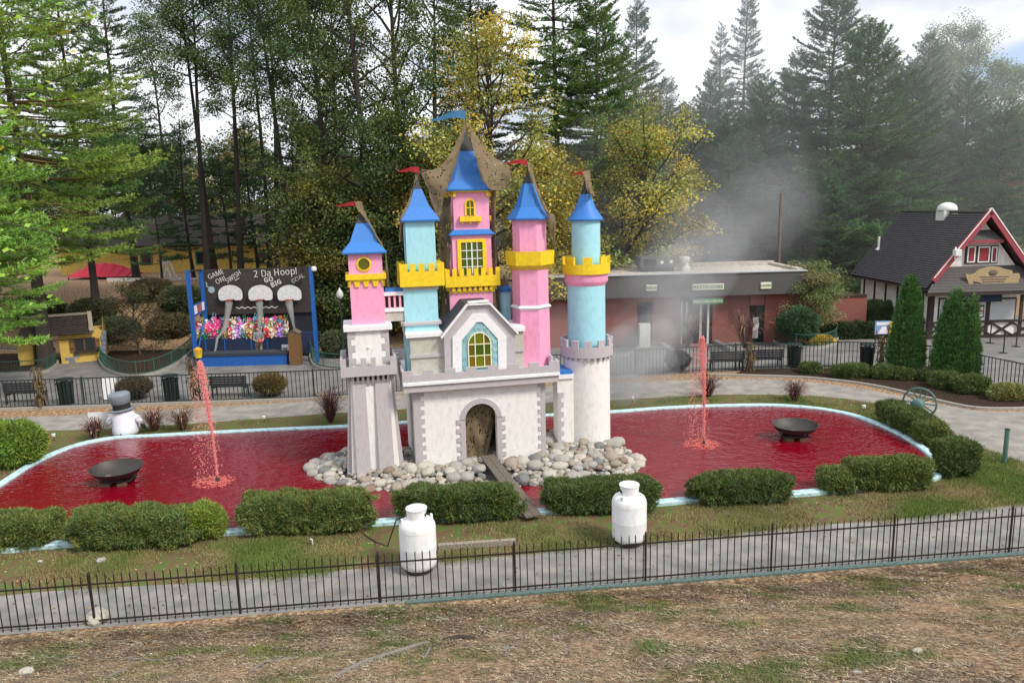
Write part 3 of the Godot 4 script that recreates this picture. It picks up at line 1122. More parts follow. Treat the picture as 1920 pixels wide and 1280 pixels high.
	var lights := [M.glass_amber, M.glass_lime, M.glass_amber, M.glass_olive, M.glass_green, M.glass_green, M.glass_lime, M.glass_lime, M.glass_olive]
	var bxs := [wx0 + 0.02, wx0 + ww * 0.31, wx0 + ww * 0.69, wx1 - 0.02]
	var bys := [wy0 + 0.02, wy0 + (wy1 - wy0) * 0.335, wy0 + (wy1 - wy0) * 0.66, wy1 - 0.02]
	for r in 3:
		for c in 3:
			var cell := PackedVector2Array([Vector2(bxs[c], bys[r]), Vector2(bxs[c], bys[r + 1]), Vector2(bxs[c + 1], bys[r + 1]), Vector2(bxs[c + 1], bys[r])])
			var cut: Array = Geometry2D.intersect_polygons(cell, wi)
			if cut.is_empty(): continue
			mb = MB.new()
			mb.prism(cut[0], zg + 0.03, 0.012)
			part(gable, "pane", mb, lights[r * 3 + c])
	# gable roof edge and the loose board on its crown
	mb = MB.new()
	var e1 := PackedVector2Array([oL + Vector2(-0.1, -0.06), oT + Vector2(-0.03, 0.04), oS + Vector2(0.03, 0.04), oR + Vector2(0.1, -0.06)])
	var e0 := PackedVector2Array([oL + Vector2(-0.07, -0.11), oT, oS, oR + Vector2(0.07, -0.11)])
	band(mb, e1, e0, zg - 0.03, 1.9)
	part(gable, "gable_roof", mb, M.roof_dark)
	mb = MB.new()
	band(mb, e1, e0, zg + 0.1, 0.128)
	part(gable, "gable_edge", mb, M.trim_white)
	mb = MB.new()
	mb.bar(Vector3(oT.x + 0.02, oT.y + 0.075, zg - 0.02), Vector3(oS.x - 0.02, oS.y + 0.09, zg - 0.05), 0.2, 0.045)
	part(gable, "ridge_board", mb, M.trim_white)

	# --- panelled side walls of the upper floor
	var upper := node(castle, "upper_wall")
	block(upper, "panel", M.panel_beige, 770, 833, 632, 705, -0.3, 1.2)
	block(upper, "panel", M.panel_beige, 964, 982, 622, 700, -0.3, 1.2)
	block(upper, "wall_cap", M.trim_white, 761, 833, 625, 632, -0.22, 1.4)
	block(upper, "wall_cap", M.trim_white, 963, 985, 613, 621, -0.22, 1.4)
	block(upper, "string_course", M.trim_grey, 768, 833, 664, 670, -0.25, 0.3)
	block(upper, "string_course", M.trim_grey, 964, 983, 653, 659, -0.25, 0.3)
	block(upper, "rear_wall", M.panel_beige, 800, 1000, 640, 700, -2.4, 0.2)

	left_tower(castle, gy)
	blue_tower(castle, gy)
	keep(castle, gy)
	pink_tower(castle, gy)
	round_tower(castle, gy)
	make_island()
	make_burlap(castle)

func left_tower(castle: Node3D, gy: float) -> void:
	var t := node(castle, "corner_tower")
	var z := -0.25
	# battered foot
	var x0 := cx(657, 720, z)
	var x1 := cx(733, 720, z)
	var y1 := cy(690, 716, z)
	var w := x1 - x0
	var dep := w
	var c := Vector2((x0 + x1) * 0.5, z - dep * 0.5)
	var mb := MB.new()
	mb.box(x0 - 0.12, x1 + 0.12, gy, y1 + 0.05, z - dep - 0.12, z + 0.12, 0.12, 0.12)
	part(t, "foot", mb, M.stucco)
	# grey pilaster slabs on every side
	mb = MB.new()
	var slab := func(xa: float, xb: float) -> void:
		var f := mb.v.size()
		mb.loft([PackedVector3Array([Vector3(xb + 0.02, gy, dep * 0.5 - 0.1), Vector3(xb + 0.02, gy, dep * 0.5 + 0.26), Vector3(xa - 0.02, gy, dep * 0.5 + 0.26), Vector3(xa - 0.02, gy, dep * 0.5 - 0.1)]), PackedVector3Array([Vector3(xb, y1 - 0.05, dep * 0.5 - 0.1), Vector3(xb, y1 - 0.05, dep * 0.5 + 0.07), Vector3(xa, y1 - 0.05, dep * 0.5 + 0.07), Vector3(xa, y1 - 0.05, dep * 0.5 - 0.1)])])
		pass
	for k in 4:
		var from := mb.v.size()
		slab.call(-w * 0.5 + 0.04, -w * 0.5 + 0.4)
		slab.call(w * 0.5 - 0.44, w * 0.5 - 0.06)
		mb.xform(Transform3D(Basis(Vector3.UP, PI / 2 * k), Vector3(c.x, 0, c.y)), from)
	part(t, "pilasters", mb, M.trim_grey)
	# brackets
	var py0 := cy(690, 704, z + 0.18)
	mb = MB.new()
	for k in 4:
		var from := mb.v.size()
		for i in 8:
			var bx := -w * 0.5 + w * (i + 0.5) / 8.0
			mb.loft([PackedVector3Array([Vector3(bx + 0.035, y1 - 0.1, dep * 0.5 - 0.05), Vector3(bx + 0.035, y1 - 0.1, dep * 0.5 + 0.03), Vector3(bx - 0.035, y1 - 0.1, dep * 0.5 + 0.03), Vector3(bx - 0.035, y1 - 0.1, dep * 0.5 - 0.05)]), PackedVector3Array([Vector3(bx + 0.035, py0, dep * 0.5 - 0.05), Vector3(bx + 0.035, py0, dep * 0.5 + 0.17), Vector3(bx - 0.035, py0, dep * 0.5 + 0.17), Vector3(bx - 0.035, py0, dep * 0.5 - 0.05)])])
		mb.xform(Transform3D(Basis(Vector3.UP, PI / 2 * k), Vector3(c.x, 0, c.y)), from)
	part(t, "brackets", mb, M.trim_grey)
	# parapet
	var zp := z + 0.2
	var bx0 := cx(638, 690, zp)
	var bx1 := cx(744, 690, zp)
	var mer := []
	for q in [[638, 649], [677, 687], [696, 705], [732, 744]]: mer.push_back([cx(q[0], 690, zp), cx(q[1], 690, zp)])
	square_battlement(t, "parapet", M.trim_grey, bx0, bx1, zp, bx1 - bx0, cy(690, 705, zp), cy(690, 687, zp), cy(690, 671, zp), mer, 0.06)
	mb = MB.new()
	mb.box(bx0 + 0.07, bx1 - 0.07, cy(690, 705, zp), cy(690, 701, zp), zp - (bx1 - bx0) + 0.07, zp - 0.07)
	part(t, "walk", mb, M.trim_grey)
	# white room with quoins
	var ux0 := cx(652, 650, z)
	var ux1 := cx(730, 650, z)
	var uy0 := cy(690, 702, z)
	var uy1 := cy(690, 619, z)
	mb = MB.new()
	mb.box(ux0, ux1, uy0, uy1, z - (ux1 - ux0), z)
	part(t, "room_wall", mb, M.stucco)
	quoins(t, ux0, 0.1, 0.1, uy0 + 0.12, uy1 - 0.03, 3, z, 1.0)
	quoins(t, ux1, 0.1, 0.1, uy0 + 0.12, uy1 - 0.03, 3, z, -1.0)
	mb = MB.new()
	mb.ball(Vector3((ux0 + ux1) * 0.5 - 0.02, cy(690, 651, z), z + 0.02), Vector3(0.035, 0.035, 0.035), 8, 5)
	part(t, "lamp_bulb", mb, M.trim_white)
	block(t, "cap_slab", M.trim_white, 643, 735, 610, 620, z + 0.1, ux1 - ux0 + 0.24, 0.02)
	# pink shaft
	var zs := z - 0.08
	var px0 := cx(656, 550, zs)
	var px1 := cx(719, 550, zs)
	var pd := px1 - px0
	var pc := Vector2((px0 + px1) * 0.5, zs - pd * 0.5)
	block(t, "shaft", M.pink, 656, 719, 474, 612, zs, pd)
	# yellow cornice with scalloped arches
	var zy := zs + 0.06
	var ys0 := cy(684, 524, zy)
	var ys1 := cy(684, 514, zy)
	mb = MB.new()
	mb.box(pc.x - pd * 0.5 - 0.09, pc.x + pd * 0.5 + 0.09, ys0, ys1, pc.y - pd * 0.5 - 0.09, pc.y + pd * 0.5 + 0.09)
	for k in 4:
		var from := mb.v.size()
		var hw := pd * 0.5 + 0.045
		var p := PackedVector2Array([Vector2(-hw, ys0 + 0.002), Vector2(hw, ys0 + 0.002)])
		var n := 4
		for i in n:
			var xr := hw - 2 * hw * i / n
			var xl := hw - 2 * hw * (i + 1) / n
			p.push_back(Vector2(xr, ys0 - 0.2))
			p.push_back(Vector2(xr - 0.05, ys0 - 0.2))
			for q in 7:
				var an := PI * q / 6.0
				p.push_back(Vector2((xr + xl) * 0.5 + cos(an) * ((xr - xl) * 0.5 - 0.06), ys0 - 0.15 + sin(an) * 0.11))
			p.push_back(Vector2(xl + 0.05, ys0 - 0.2))
			if i == n - 1: p.push_back(Vector2(xl, ys0 - 0.2))
		mb.prism(p, pd * 0.5 + 0.045, 0.045)
		mb.xform(Transform3D(Basis(Vector3.UP, PI / 2 * k), Vector3(pc.x, 0, pc.y)), from)
	part(t, "scalloped_cornice", mb, M.yellow)
	# round window
	var wc := cl(682, 495, zs)
	mb = MB.new()
	mb.lathe([[0.15, -0.01], [0.2, 0.0], [0.2, 0.035], [0.155, 0.045], [0.15, -0.01]], 24, Vector3.ZERO, false, false)
	mb.xform(Transform3D(Basis(Vector3.RIGHT, PI / 2), Vector3(wc.x, wc.y, zs)))
	mb.smooth(40.0)
	part(t, "window_frame", mb, M.yellow)
	mb = MB.new()
	mb.lathe([[0.155, 0.0], [0.155, 0.012]], 24)
	mb.xform(Transform3D(Basis(Vector3.RIGHT, PI / 2), Vector3(wc.x, wc.y, zs + 0.001)))
	part(t, "pane", mb, M.glass_olive)
	# roof
	var zr := zs + 0.18
	var rw := (cx(725, 474, zr) - cx(640, 474, zr)) * 0.5
	flared_roof(t, pc, [[rw, cy(684, 473, zr)], [rw * 0.62, cy(684, 454, zr - 0.25)], [rw * 0.29, cy(684, 418, zr - 0.5)]], cy(682, 398, pc.y), 4, PI / 4, sqrt(2.0))
	var top := cl(677, 378, pc.y)
	pennant(t, Vector3(pc.x - 0.02, cy(682, 402, pc.y), pc.y), top.y, cl(630, 383, pc.y), 0.15, M.flag_red)
	# bridge to the next tower
	var br := node(castle, "bridge")
	var zb := -0.75
	block(br, "bridge_wall", M.panel_beige, 716, 765, 584, 602, zb, 0.3)
	block(br, "lower_rail", M.trim_white, 716, 765, 577, 584, zb + 0.04, 0.38)
	block(br, "upper_rail", M.trim_white, 716, 765, 547, 554, zb + 0.04, 0.38)
	block(br, "window_back", M.glass_dark, 717, 764, 555, 577, zb - 0.12, 0.04)
	for q in [718, 728, 738, 748, 758]: block(br, "baluster", M.pink, q, q + 4, 554, 577, zb, 0.06)
	block(br, "bridge_roof", M.roof_blue, 722, 757, 540, 547, zb, 0.3)
	# stepped jambs under the bridge
	for q in [[716, 727, 602, 612], [752, 765, 602, 612], [716, 722, 612, 640], [759, 765, 612, 640]]: block(br, "stepped_arch", M.panel_beige, q[0], q[1], q[2], q[3], zb - 0.002, 0.29)

func blue_tower(castle: Node3D, gy: float) -> void:
	var t := node(castle, "square_blue_tower")
	var z := -0.7
	var x0 := cx(760, 580, z)
	var x1 := cx(823, 580, z)
	var d := x1 - x0
	var c := Vector2((x0 + x1) * 0.5, z - d * 0.5)
	block(t, "lower_shaft", M.cyan, 760, 823, 536, 708, z, d)
	block(t, "string_course", M.trim_grey, 755, 828, 603, 609, z + 0.07, d + 0.14, 0.02)
	block(t, "neck", M.panel_beige, 760, 823, 537, 543, z + 0.015, d + 0.03)
	var zu := z - 0.05
	var ux0 := cx(762, 450, zu)
	var ux1 := cx(817, 450, zu)
	block(t, "upper_shaft", M.cyan, 762, 817, 411, 535, zu, ux1 - ux0)
	var zb := z + 0.15
	var mer := []
	for q in [[749, 764], [768.5, 779], [785, 796], [804, 815], [820, 833]]: mer.push_back([cx(q[0], 510, zb), cx(q[1], 510, zb)])
	var bx0 := cx(749, 510, zb)
	var bx1 := cx(833, 510, zb)
	square_battlement(t, "battlement", M.yellow, bx0, bx1, zb, bx1 - bx0, cy(790, 537, zb), cy(790, 509, zb), cy(790, 494, zb), mer)
	var mb := MB.new()
	mb.box(bx0 + 0.075, bx1 - 0.075, cy(790, 536, zb), cy(790, 528, zb), zb - (bx1 - bx0) + 0.075, zb - 0.075)
	part(t, "walk", mb, M.yellow)
	var uc := Vector2((ux0 + ux1) * 0.5, zu - (ux1 - ux0) * 0.5)
	var zr := zu + 0.16
	var rw := (cx(824, 412, zr) - cx(751, 412, zr)) * 0.5
	flared_roof(t, uc, [[rw, cy(788, 412, zr)], [rw * 0.52, cy(788, 386, zr - 0.3)], [rw * 0.2, cy(787, 354, zr - 0.5)]], cy(786, 337, uc.y), 4, PI / 4, sqrt(2.0))
	pennant(t, Vector3(cx(786, 337, uc.y), cy(786, 340, uc.y), uc.y), cy(785, 312, uc.y), cl(745, 319, uc.y), 0.17, M.flag_red)

func keep(castle: Node3D, gy: float) -> void:
	var t := node(castle, "keep")
	var z := -1.35
	# lowest shaft
	var x0 := cx(846, 570, z)
	var x1 := cx(926, 570, z)
	var d := x1 - x0
	var c := Vector2((x0 + x1) * 0.5, z - d * 0.5)
	block(t, "lower_shaft", M.pink, 846, 926, 540, 702, z, d)
	# dentils and battlement
	var zb := z + 0.16
	var bx0 := cx(835, 520, zb)
	var bx1 := cx(938, 520, zb)
	var mb := MB.new()
	var dy0 := cy(886, 545, zb)
	var dy1 := cy(886, 538, zb)
	for k in 4:
		var from := mb.v.size()
		for i in 8:
			var bx := -d * 0.5 + d * (i + 0.5) / 8.0
			mb.box(bx - 0.045, bx + 0.045, dy0, dy1, d * 0.5 - 0.02, d * 0.5 + 0.11)
		mb.box(-d * 0.5 - 0.02, d * 0.5 + 0.02, dy0 - 0.06, dy0 - 0.001, d * 0.5 - 0.02, d * 0.5 + 0.04)
		mb.xform(Transform3D(Basis(Vector3.UP, PI / 2 * k), Vector3(c.x, 0, c.y)), from)
	part(t, "dentils", mb, M.yellow)
	var mer := []
	var lo := 835.0
	for i in 8:
		mer.push_back([cx(lo + 103.0 * i / 7.6, 520, zb), cx(lo + 103.0 * (i + 0.6) / 7.6, 520, zb)])
	square_battlement(t, "battlement", M.yellow, bx0, bx1, zb, bx1 - bx0, cy(886, 537, zb), cy(886, 517, zb), cy(886, 503, zb), mer)
	mb = MB.new()
	mb.box(bx0 + 0.075, bx1 - 0.075, cy(886, 537, zb), cy(886, 530, zb), zb - (bx1 - bx0) + 0.075, zb - 0.075)
	part(t, "walk", mb, M.yellow)
	# middle shaft with the big window
	var zm := z - 0.06
	var m0 := cx(849, 480, zm)
	var m1 := cx(922, 480, zm)
	block(t, "middle_shaft", M.pink, 849, 922, 436, 535, zm, m1 - m0)
	mb = MB.new()
	var fo := [cx(858, 490, zm), cx(912, 490, zm), cy(886, 535, zm), cy(886, 448, zm)]
	var fi := [cx(865, 490, zm), cx(905, 490, zm), cy(886, 530, zm), cy(886, 454, zm)]
	band(mb, PackedVector2Array([Vector2(fo[0], fo[2]), Vector2(fo[0], fo[3]), Vector2(fo[1], fo[3]), Vector2(fo[1], fo[2])]), PackedVector2Array([Vector2(fi[0], fi[2]), Vector2(fi[0], fi[3]), Vector2(fi[1], fi[3]), Vector2(fi[1], fi[2])]), zm + 0.05, 0.06)
	part(t, "window_frame", mb, M.yellow)
	mb = MB.new()
	var cols := 4
	var rows := 5
	for k in range(1, cols):
		var bx: float = lerpf(fi[0], fi[1], k / float(cols))
		var hw := 0.018 if k == 2 else 0.011
		mb.box(bx - hw, bx + hw, fi[2], fi[3] - 0.001, zm + 0.006, zm + 0.036)
	for k in range(1, rows):
		var by: float = lerpf(fi[2], fi[3], k / float(rows))
		mb.box(fi[0] + 0.001, fi[1] - 0.001, by - 0.011, by + 0.011, zm + 0.007, zm + 0.034)
	part(t, "glazing_bars", mb, M.trim_white)
	var pw: float = (fi[1] - fi[0]) / cols
	var phh: float = (fi[3] - fi[2]) / rows
	mb = MB.new()
	mb.box(-pw * 0.5 + 0.004, pw * 0.5 - 0.004, -phh * 0.5 + 0.004, phh * 0.5 - 0.004, 0, 0.014)
	var pm := mb.mesh()
	for i in cols:
		for j in rows:
			var o := part_mesh(t, "pane", pm, M.glass_green if (i * 3 + j) % 4 else M.glass_olive)
			o.position = Vector3(fi[0] + pw * (i + 0.5), fi[2] + phh * (j + 0.5), zm + 0.001)
	# blue skirt roof
	mb = MB.new()
	var ks0 := cx(838, 437, zm + 0.12)
	var ks1 := cx(924, 432, zm + 0.12)
	var kw := (ks1 - ks0) * 0.5
	var kc := Vector2((m0 + m1) * 0.5, zm - (m1 - m0) * 0.5)
	var ky0 := cy(882, 439, zm + 0.12)
	var ky1 := cy(882, 430, zm + 0.05)
	mb.loft([ngon(kc.x, ky0 - 0.03, kc.y, kw * 1.40, 4, PI / 4), ngon(kc.x, ky0, kc.y, kw * 1.414, 4, PI / 4), ngon(kc.x, ky1, kc.y, kw * 1.1, 4, PI / 4)])
	part(t, "skirt_roof", mb, M.roof_blue)
	# upper shaft, arched window and flower box
	var zu := zm - 0.05
	var u0 := cx(850, 400, zu)
	var u1 := cx(917, 400, zu)
	var ud := u1 - u0
	var uc := Vector2((u0 + u1) * 0.5, zu - ud * 0.5)
	block(t, "upper_shaft", M.pink, 850, 917, 352, 436, zu, ud)
	var ax0 := cx(871, 388, zu)
	var ax1 := cx(891, 388, zu)
	var ay0 := cy(881, 404, zu)
	var ay1 := cy(881, 372, zu)
	mb = MB.new()
	band(mb, arch_pts(ax0, ax1, ay0, ay1, 10), arch_pts(ax0 + 0.05, ax1 - 0.05, ay0, ay1 - 0.05, 10), zu + 0.035, 0.05)
	var am := (ax0 + ax1) * 0.5
	mb.box(am - 0.012, am + 0.012, ay0, ay1 - 0.052, zu + 0.006, zu + 0.03)
	mb.box(ax0 + 0.051, ax1 - 0.051, (ay0 + ay1) * 0.5 - 0.03, (ay0 + ay1) * 0.5 - 0.006, zu + 0.007, zu + 0.028)
	part(t, "window_frame", mb, M.yellow)
	for s in [0, 1]:
		for r in [0, 1]:
			var xa := ax0 + 0.045 if s == 0 else am + 0.008
			var xb := am - 0.008 if s == 0 else ax1 - 0.045
			var hy := (ay0 + ay1) * 0.5 - 0.018
			var cell := PackedVector2Array([Vector2(xa, ay0 if r == 0 else hy), Vector2(xa, hy if r == 0 else ay1), Vector2(xb, hy if r == 0 else ay1), Vector2(xb, ay0 if r == 0 else hy)])
			var cut: Array = Geometry2D.intersect_polygons(cell, arch_pts(ax0 + 0.04, ax1 - 0.04, ay0, ay1 - 0.04, 10))
			mb = MB.new()
			mb.prism(cut[0], zu + 0.014, 0.01)
			part(t, "pane", mb, M.glass_olive)
	mb = MB.new()
	var sx0 := cx(861, 410, zu)
	var sx1 := cx(901, 410, zu)
	var sy0 := cy(881, 415, zu)
	var sy1 := cy(881, 405, zu)
	mb.box(sx0, sx1, sy0, sy1, zu - 0.02, zu + 0.14)
	for k in 3:
		var bx: float = lerpf(sx0 + 0.08, sx1 - 0.08, k / 2.0)
		mb.box(bx - 0.025, bx + 0.025, sy0 - 0.07, sy0 - 0.001, zu - 0.02, zu + 0.09)
	part(t, "flower_box", mb, M.yellow)
	mb = MB.new()
	mb.box(u0 - 0.11, u0 - 0.001, sy0, sy1, uc.y - 0.25, uc.y + 0.25)
	part(t, "side_box", mb, M.yellow)
	mb = MB.new()
	mb.box(u1 + 0.001, u1 + 0.11, sy0, sy1, uc.y - 0.25, uc.y + 0.25)
	part(t, "side_box", mb, M.yellow)
	# eaves brackets
	mb = MB.new()
	var ey := cy(881, 356, zu + 0.1)
	for k in 4:
		var from := mb.v.size()
		mb.box(-ud * 0.5 - 0.1, ud * 0.5 + 0.1, ey - 0.06, ey, ud * 0.5 - 0.02, ud * 0.5 + 0.1)
		for q in [-0.46, 0.46]:
			mb.box(q * ud - 0.04, q * ud + 0.04, ey - 0.18, ey - 0.061, ud * 0.5 - 0.02, ud * 0.5 + 0.08)
		mb.xform(Transform3D(Basis(Vector3.UP, PI / 2 * k), Vector3(uc.x, 0, uc.y)), from)
	part(t, "eaves_brackets", mb, M.yellow)
	var zr := zu + 0.22
	var rw := (cx(918, 355, zr) - cx(831, 355, zr)) * 0.5
	flared_roof(t, uc, [[rw * 1.04, cy(879, 354, zr)], [rw * 0.68, cy(879, 337, zr - 0.25)], [rw * 0.3, cy(876, 283, zr - 0.6)]], cy(875, 244, uc.y), 4, PI / 4, sqrt(2.0))
	pennant(t, Vector3(cx(874, 244, uc.y), cy(875, 248, uc.y), uc.y), cy(873, 206, uc.y), cl(806, 222, uc.y), 0.26, M.flag_blue)
	# little pale blue turret behind
	var tu := node(castle, "turret")
	var zt := -1.9
	var tx := cx(947, 560, zt)
	mb = MB.new()
	mb.lathe([[0.16, cy(947, 700, zt)], [0.16, cy(947, 545, zt)]], 16, Vector3(tx, 0, zt))
	mb.smooth(40.0)
	part(tu, "shaft", mb, M.cyan)
	mb = MB.new()
	mb.lathe([[0.21, cy(947, 546, zt)], [0.22, cy(947, 541, zt)], [0.16, cy(947, 535, zt)], [0.06, cy(947, 532, zt)]], 16, Vector3(tx, 0, zt))
	mb.smooth(40.0)
	part(tu, "cap", mb, M.roof_blue)
	mb = MB.new()
	mb.lathe([[0.15, cy(947, 534, zt)], [0.01, cy(945, 516, zt)]], 12, Vector3(tx - 0.01, 0, zt))
	part(tu, "cap_cone", mb, M.burlap)

func pink_tower(castle: Node3D, gy: float) -> void:
	var t := node(castle, "hexagonal_pink_tower")
	var zc := -1.1
	var X := func(px: float, py: float) -> float: return cx(px, py, zc)
	var Y := func(py: float) -> float: return cy(993, py, zc + 0.4)
	var c := Vector2(X.call(995, 560), zc)
	var turn := deg_to_rad(78.0)
	var r := 0.535
	var mb := MB.new()
	mb.loft([ngon(c.x, Y.call(705), c.y, r * 1.06, 6, turn), ngon(c.x, Y.call(578), c.y, r * 1.03, 6, turn)])
	part(t, "lower_shaft", mb, M.pink)
	mb = MB.new()
	mb.loft([ngon(c.x, Y.call(581), c.y, r * 1.04, 6, turn), ngon(c.x, Y.call(577), c.y, r * 1.15, 6, turn), ngon(c.x, Y.call(573), c.y, r * 1.03, 6, turn)])
	part(t, "string_course", mb, M.trim_white)
	mb = MB.new()
	mb.loft([ngon(c.x, Y.call(577), c.y, r * 1.0, 6, turn), ngon(c.x, Y.call(495), c.y, r, 6, turn)])
	part(t, "middle_shaft", mb, M.pink)
	mb = MB.new()
	mb.loft([ngon(c.x, Y.call(506), c.y, r * 1.02, 6, turn), ngon(c.x, Y.call(497), c.y, r * 1.32, 6, turn), ngon(c.x, Y.call(471), c.y, r * 1.36, 6, turn), ngon(c.x, Y.call(471), c.y, r * 1.22, 6, turn), ngon(c.x, Y.call(488), c.y, r * 1.2, 6, turn)])
	part(t, "balcony", mb, M.yellow)
	mb = MB.new()
	mb.loft([ngon(c.x, Y.call(492), c.y, r * 0.93, 6, turn), ngon(c.x, Y.call(408), c.y, r * 0.92, 6, turn)])
	part(t, "upper_shaft", mb, M.pink)
	var rr := 0.66
	flared_roof(t, c, [[rr, Y.call(409)], [rr * 0.62, Y.call(388)], [rr * 0.25, Y.call(343)]], Y.call(321), 6, turn)
	pennant(t, Vector3(c.x - 0.02, Y.call(326), c.y), Y.call(297), cl(948, 303, zc), 0.17, M.flag_red)

func round_tower(castle: Node3D, gy: float) -> void:
	var t := node(castle, "round_tower")
	var zc := -1.35
	var c := Vector2(cx(1101, 740, zc), zc)
	var Y := func(py: float) -> float: return cy(1101, py, zc + 0.5)
	var R := func(l: float, rr: float, py: float) -> float: return (cx(rr, py, zc) - cx(l, py, zc)) * 0.5 * 0.985
	var sm := func(called: String, prof: Array, m: Material, cap := true) -> void:
		var mb := MB.new()
		mb.lathe(prof, 40, Vector3(c.x, 0, c.y), cap, cap)
		mb.smooth(35.0)
		part(t, called, mb, m)
	sm.call("base_shaft", [[R.call(1060, 1143, 800), gy], [R.call(1060, 1143, 800), Y.call(835)], [R.call(1060, 1142, 690), Y.call(668)]], M.stucco)
	sm.call("foot_ring", [[R.call(1055, 1148, 830) , gy], [R.call(1055, 1148, 830), Y.call(838)], [R.call(1062, 1141, 830), Y.call(832)]], M.kerb)
	var mb := MB.new()
	var rb: float = R.call(1055, 1150, 655)
	mb.box(-0.035, 0.035, Y.call(674), Y.call(668), 0.0, 0.16)
	var cm := mb.mesh()
	for k in 26:
		var o := part_mesh(t, "corbel", cm, M.trim_grey)
		o.transform = Transform3D(Basis(Vector3.UP, TAU * k / 26), Vector3(c.x, 0, c.y) + Basis(Vector3.UP, TAU * k / 26) * Vector3(0, 0, rb - 0.17))
	mb = MB.new()
	mb.lathe([[rb - 0.01, Y.call(669)], [rb - 0.01, Y.call(660)]], 40, Vector3(c.x, 0, c.y))
	part(t, "walk", mb, M.trim_grey)
	round_battlement(t, "lower_battlement", M.trim_grey, c, rb, Y.call(669), Y.call(650), Y.call(637), 12, 0.12)
	sm.call("blue_shaft", [[R.call(1068, 1136, 600), Y.call(662)], [R.call(1068, 1136, 600), Y.call(532)]], M.cyan)
	sm.call("pink_ring", [[R.call(1069, 1136, 530), Y.call(538)], [R.call(1063, 1142, 525), Y.call(529)], [R.call(1063, 1142, 525), Y.call(513)]], M.pink)
	var ry: float = R.call(1060, 1147, 500)
	sm.call("battlement_floor", [[ry - 0.01, Y.call(515)], [ry - 0.01, Y.call(507)]], M.yellow)
	round_battlement(t, "upper_battlement", M.yellow, c, ry, Y.call(514), Y.call(496), Y.call(482), 8, 0.05)
	sm.call("upper_shaft", [[R.call(1077, 1129, 450), Y.call(508)], [R.call(1077, 1129, 450), Y.call(408)]], M.cyan)
	var rr: float = R.call(1071, 1135, 411)
	flared_roof(t, c, [[rr, Y.call(411)], [rr * 0.56, Y.call(389)], [rr * 0.29, Y.call(363)]], Y.call(334), 16, 0.2)
	pennant(t, Vector3(c.x, Y.call(338), c.y), Y.call(318), cl(1072, 325, zc), 0.13, M.flag_red)
	# pier and blue lean-to that join it to the hall
	var zp := -0.75
	var pier := node(castle, "pier")
	block(pier, "pier_wall", M.stucco, 1046, 1076, 706, 842, zp, 0.5)
	var p0 := cx(1046, 770, zp)
	quoins(pier, p0, 0.1, 0.08, cy(1060, 842, zp), cy(1060, 735, zp), 6, zp, 1.0)
	block(pier, "beam", M.trim_white, 1022, 1076, 703, 711, zp + 0.06, 0.6)
	block(pier, "lean_to_roof", M.roof_blue, 1024, 1074, 697, 703, zp + 0.03, 1.0)

# how far a place lies from the line of the plank ramp
func off_ramp(q: Vector2) -> float:
	var top := CT * Vector3(cx(914, 858, 0.05), 0, 0.05)
	var foot := G(1001, 968, 0.14)
	return Geometry2D.get_closest_point_to_segment(q, Vector2(top.x, top.z), Vector2(foot.x, foot.z)).distance_to(q)

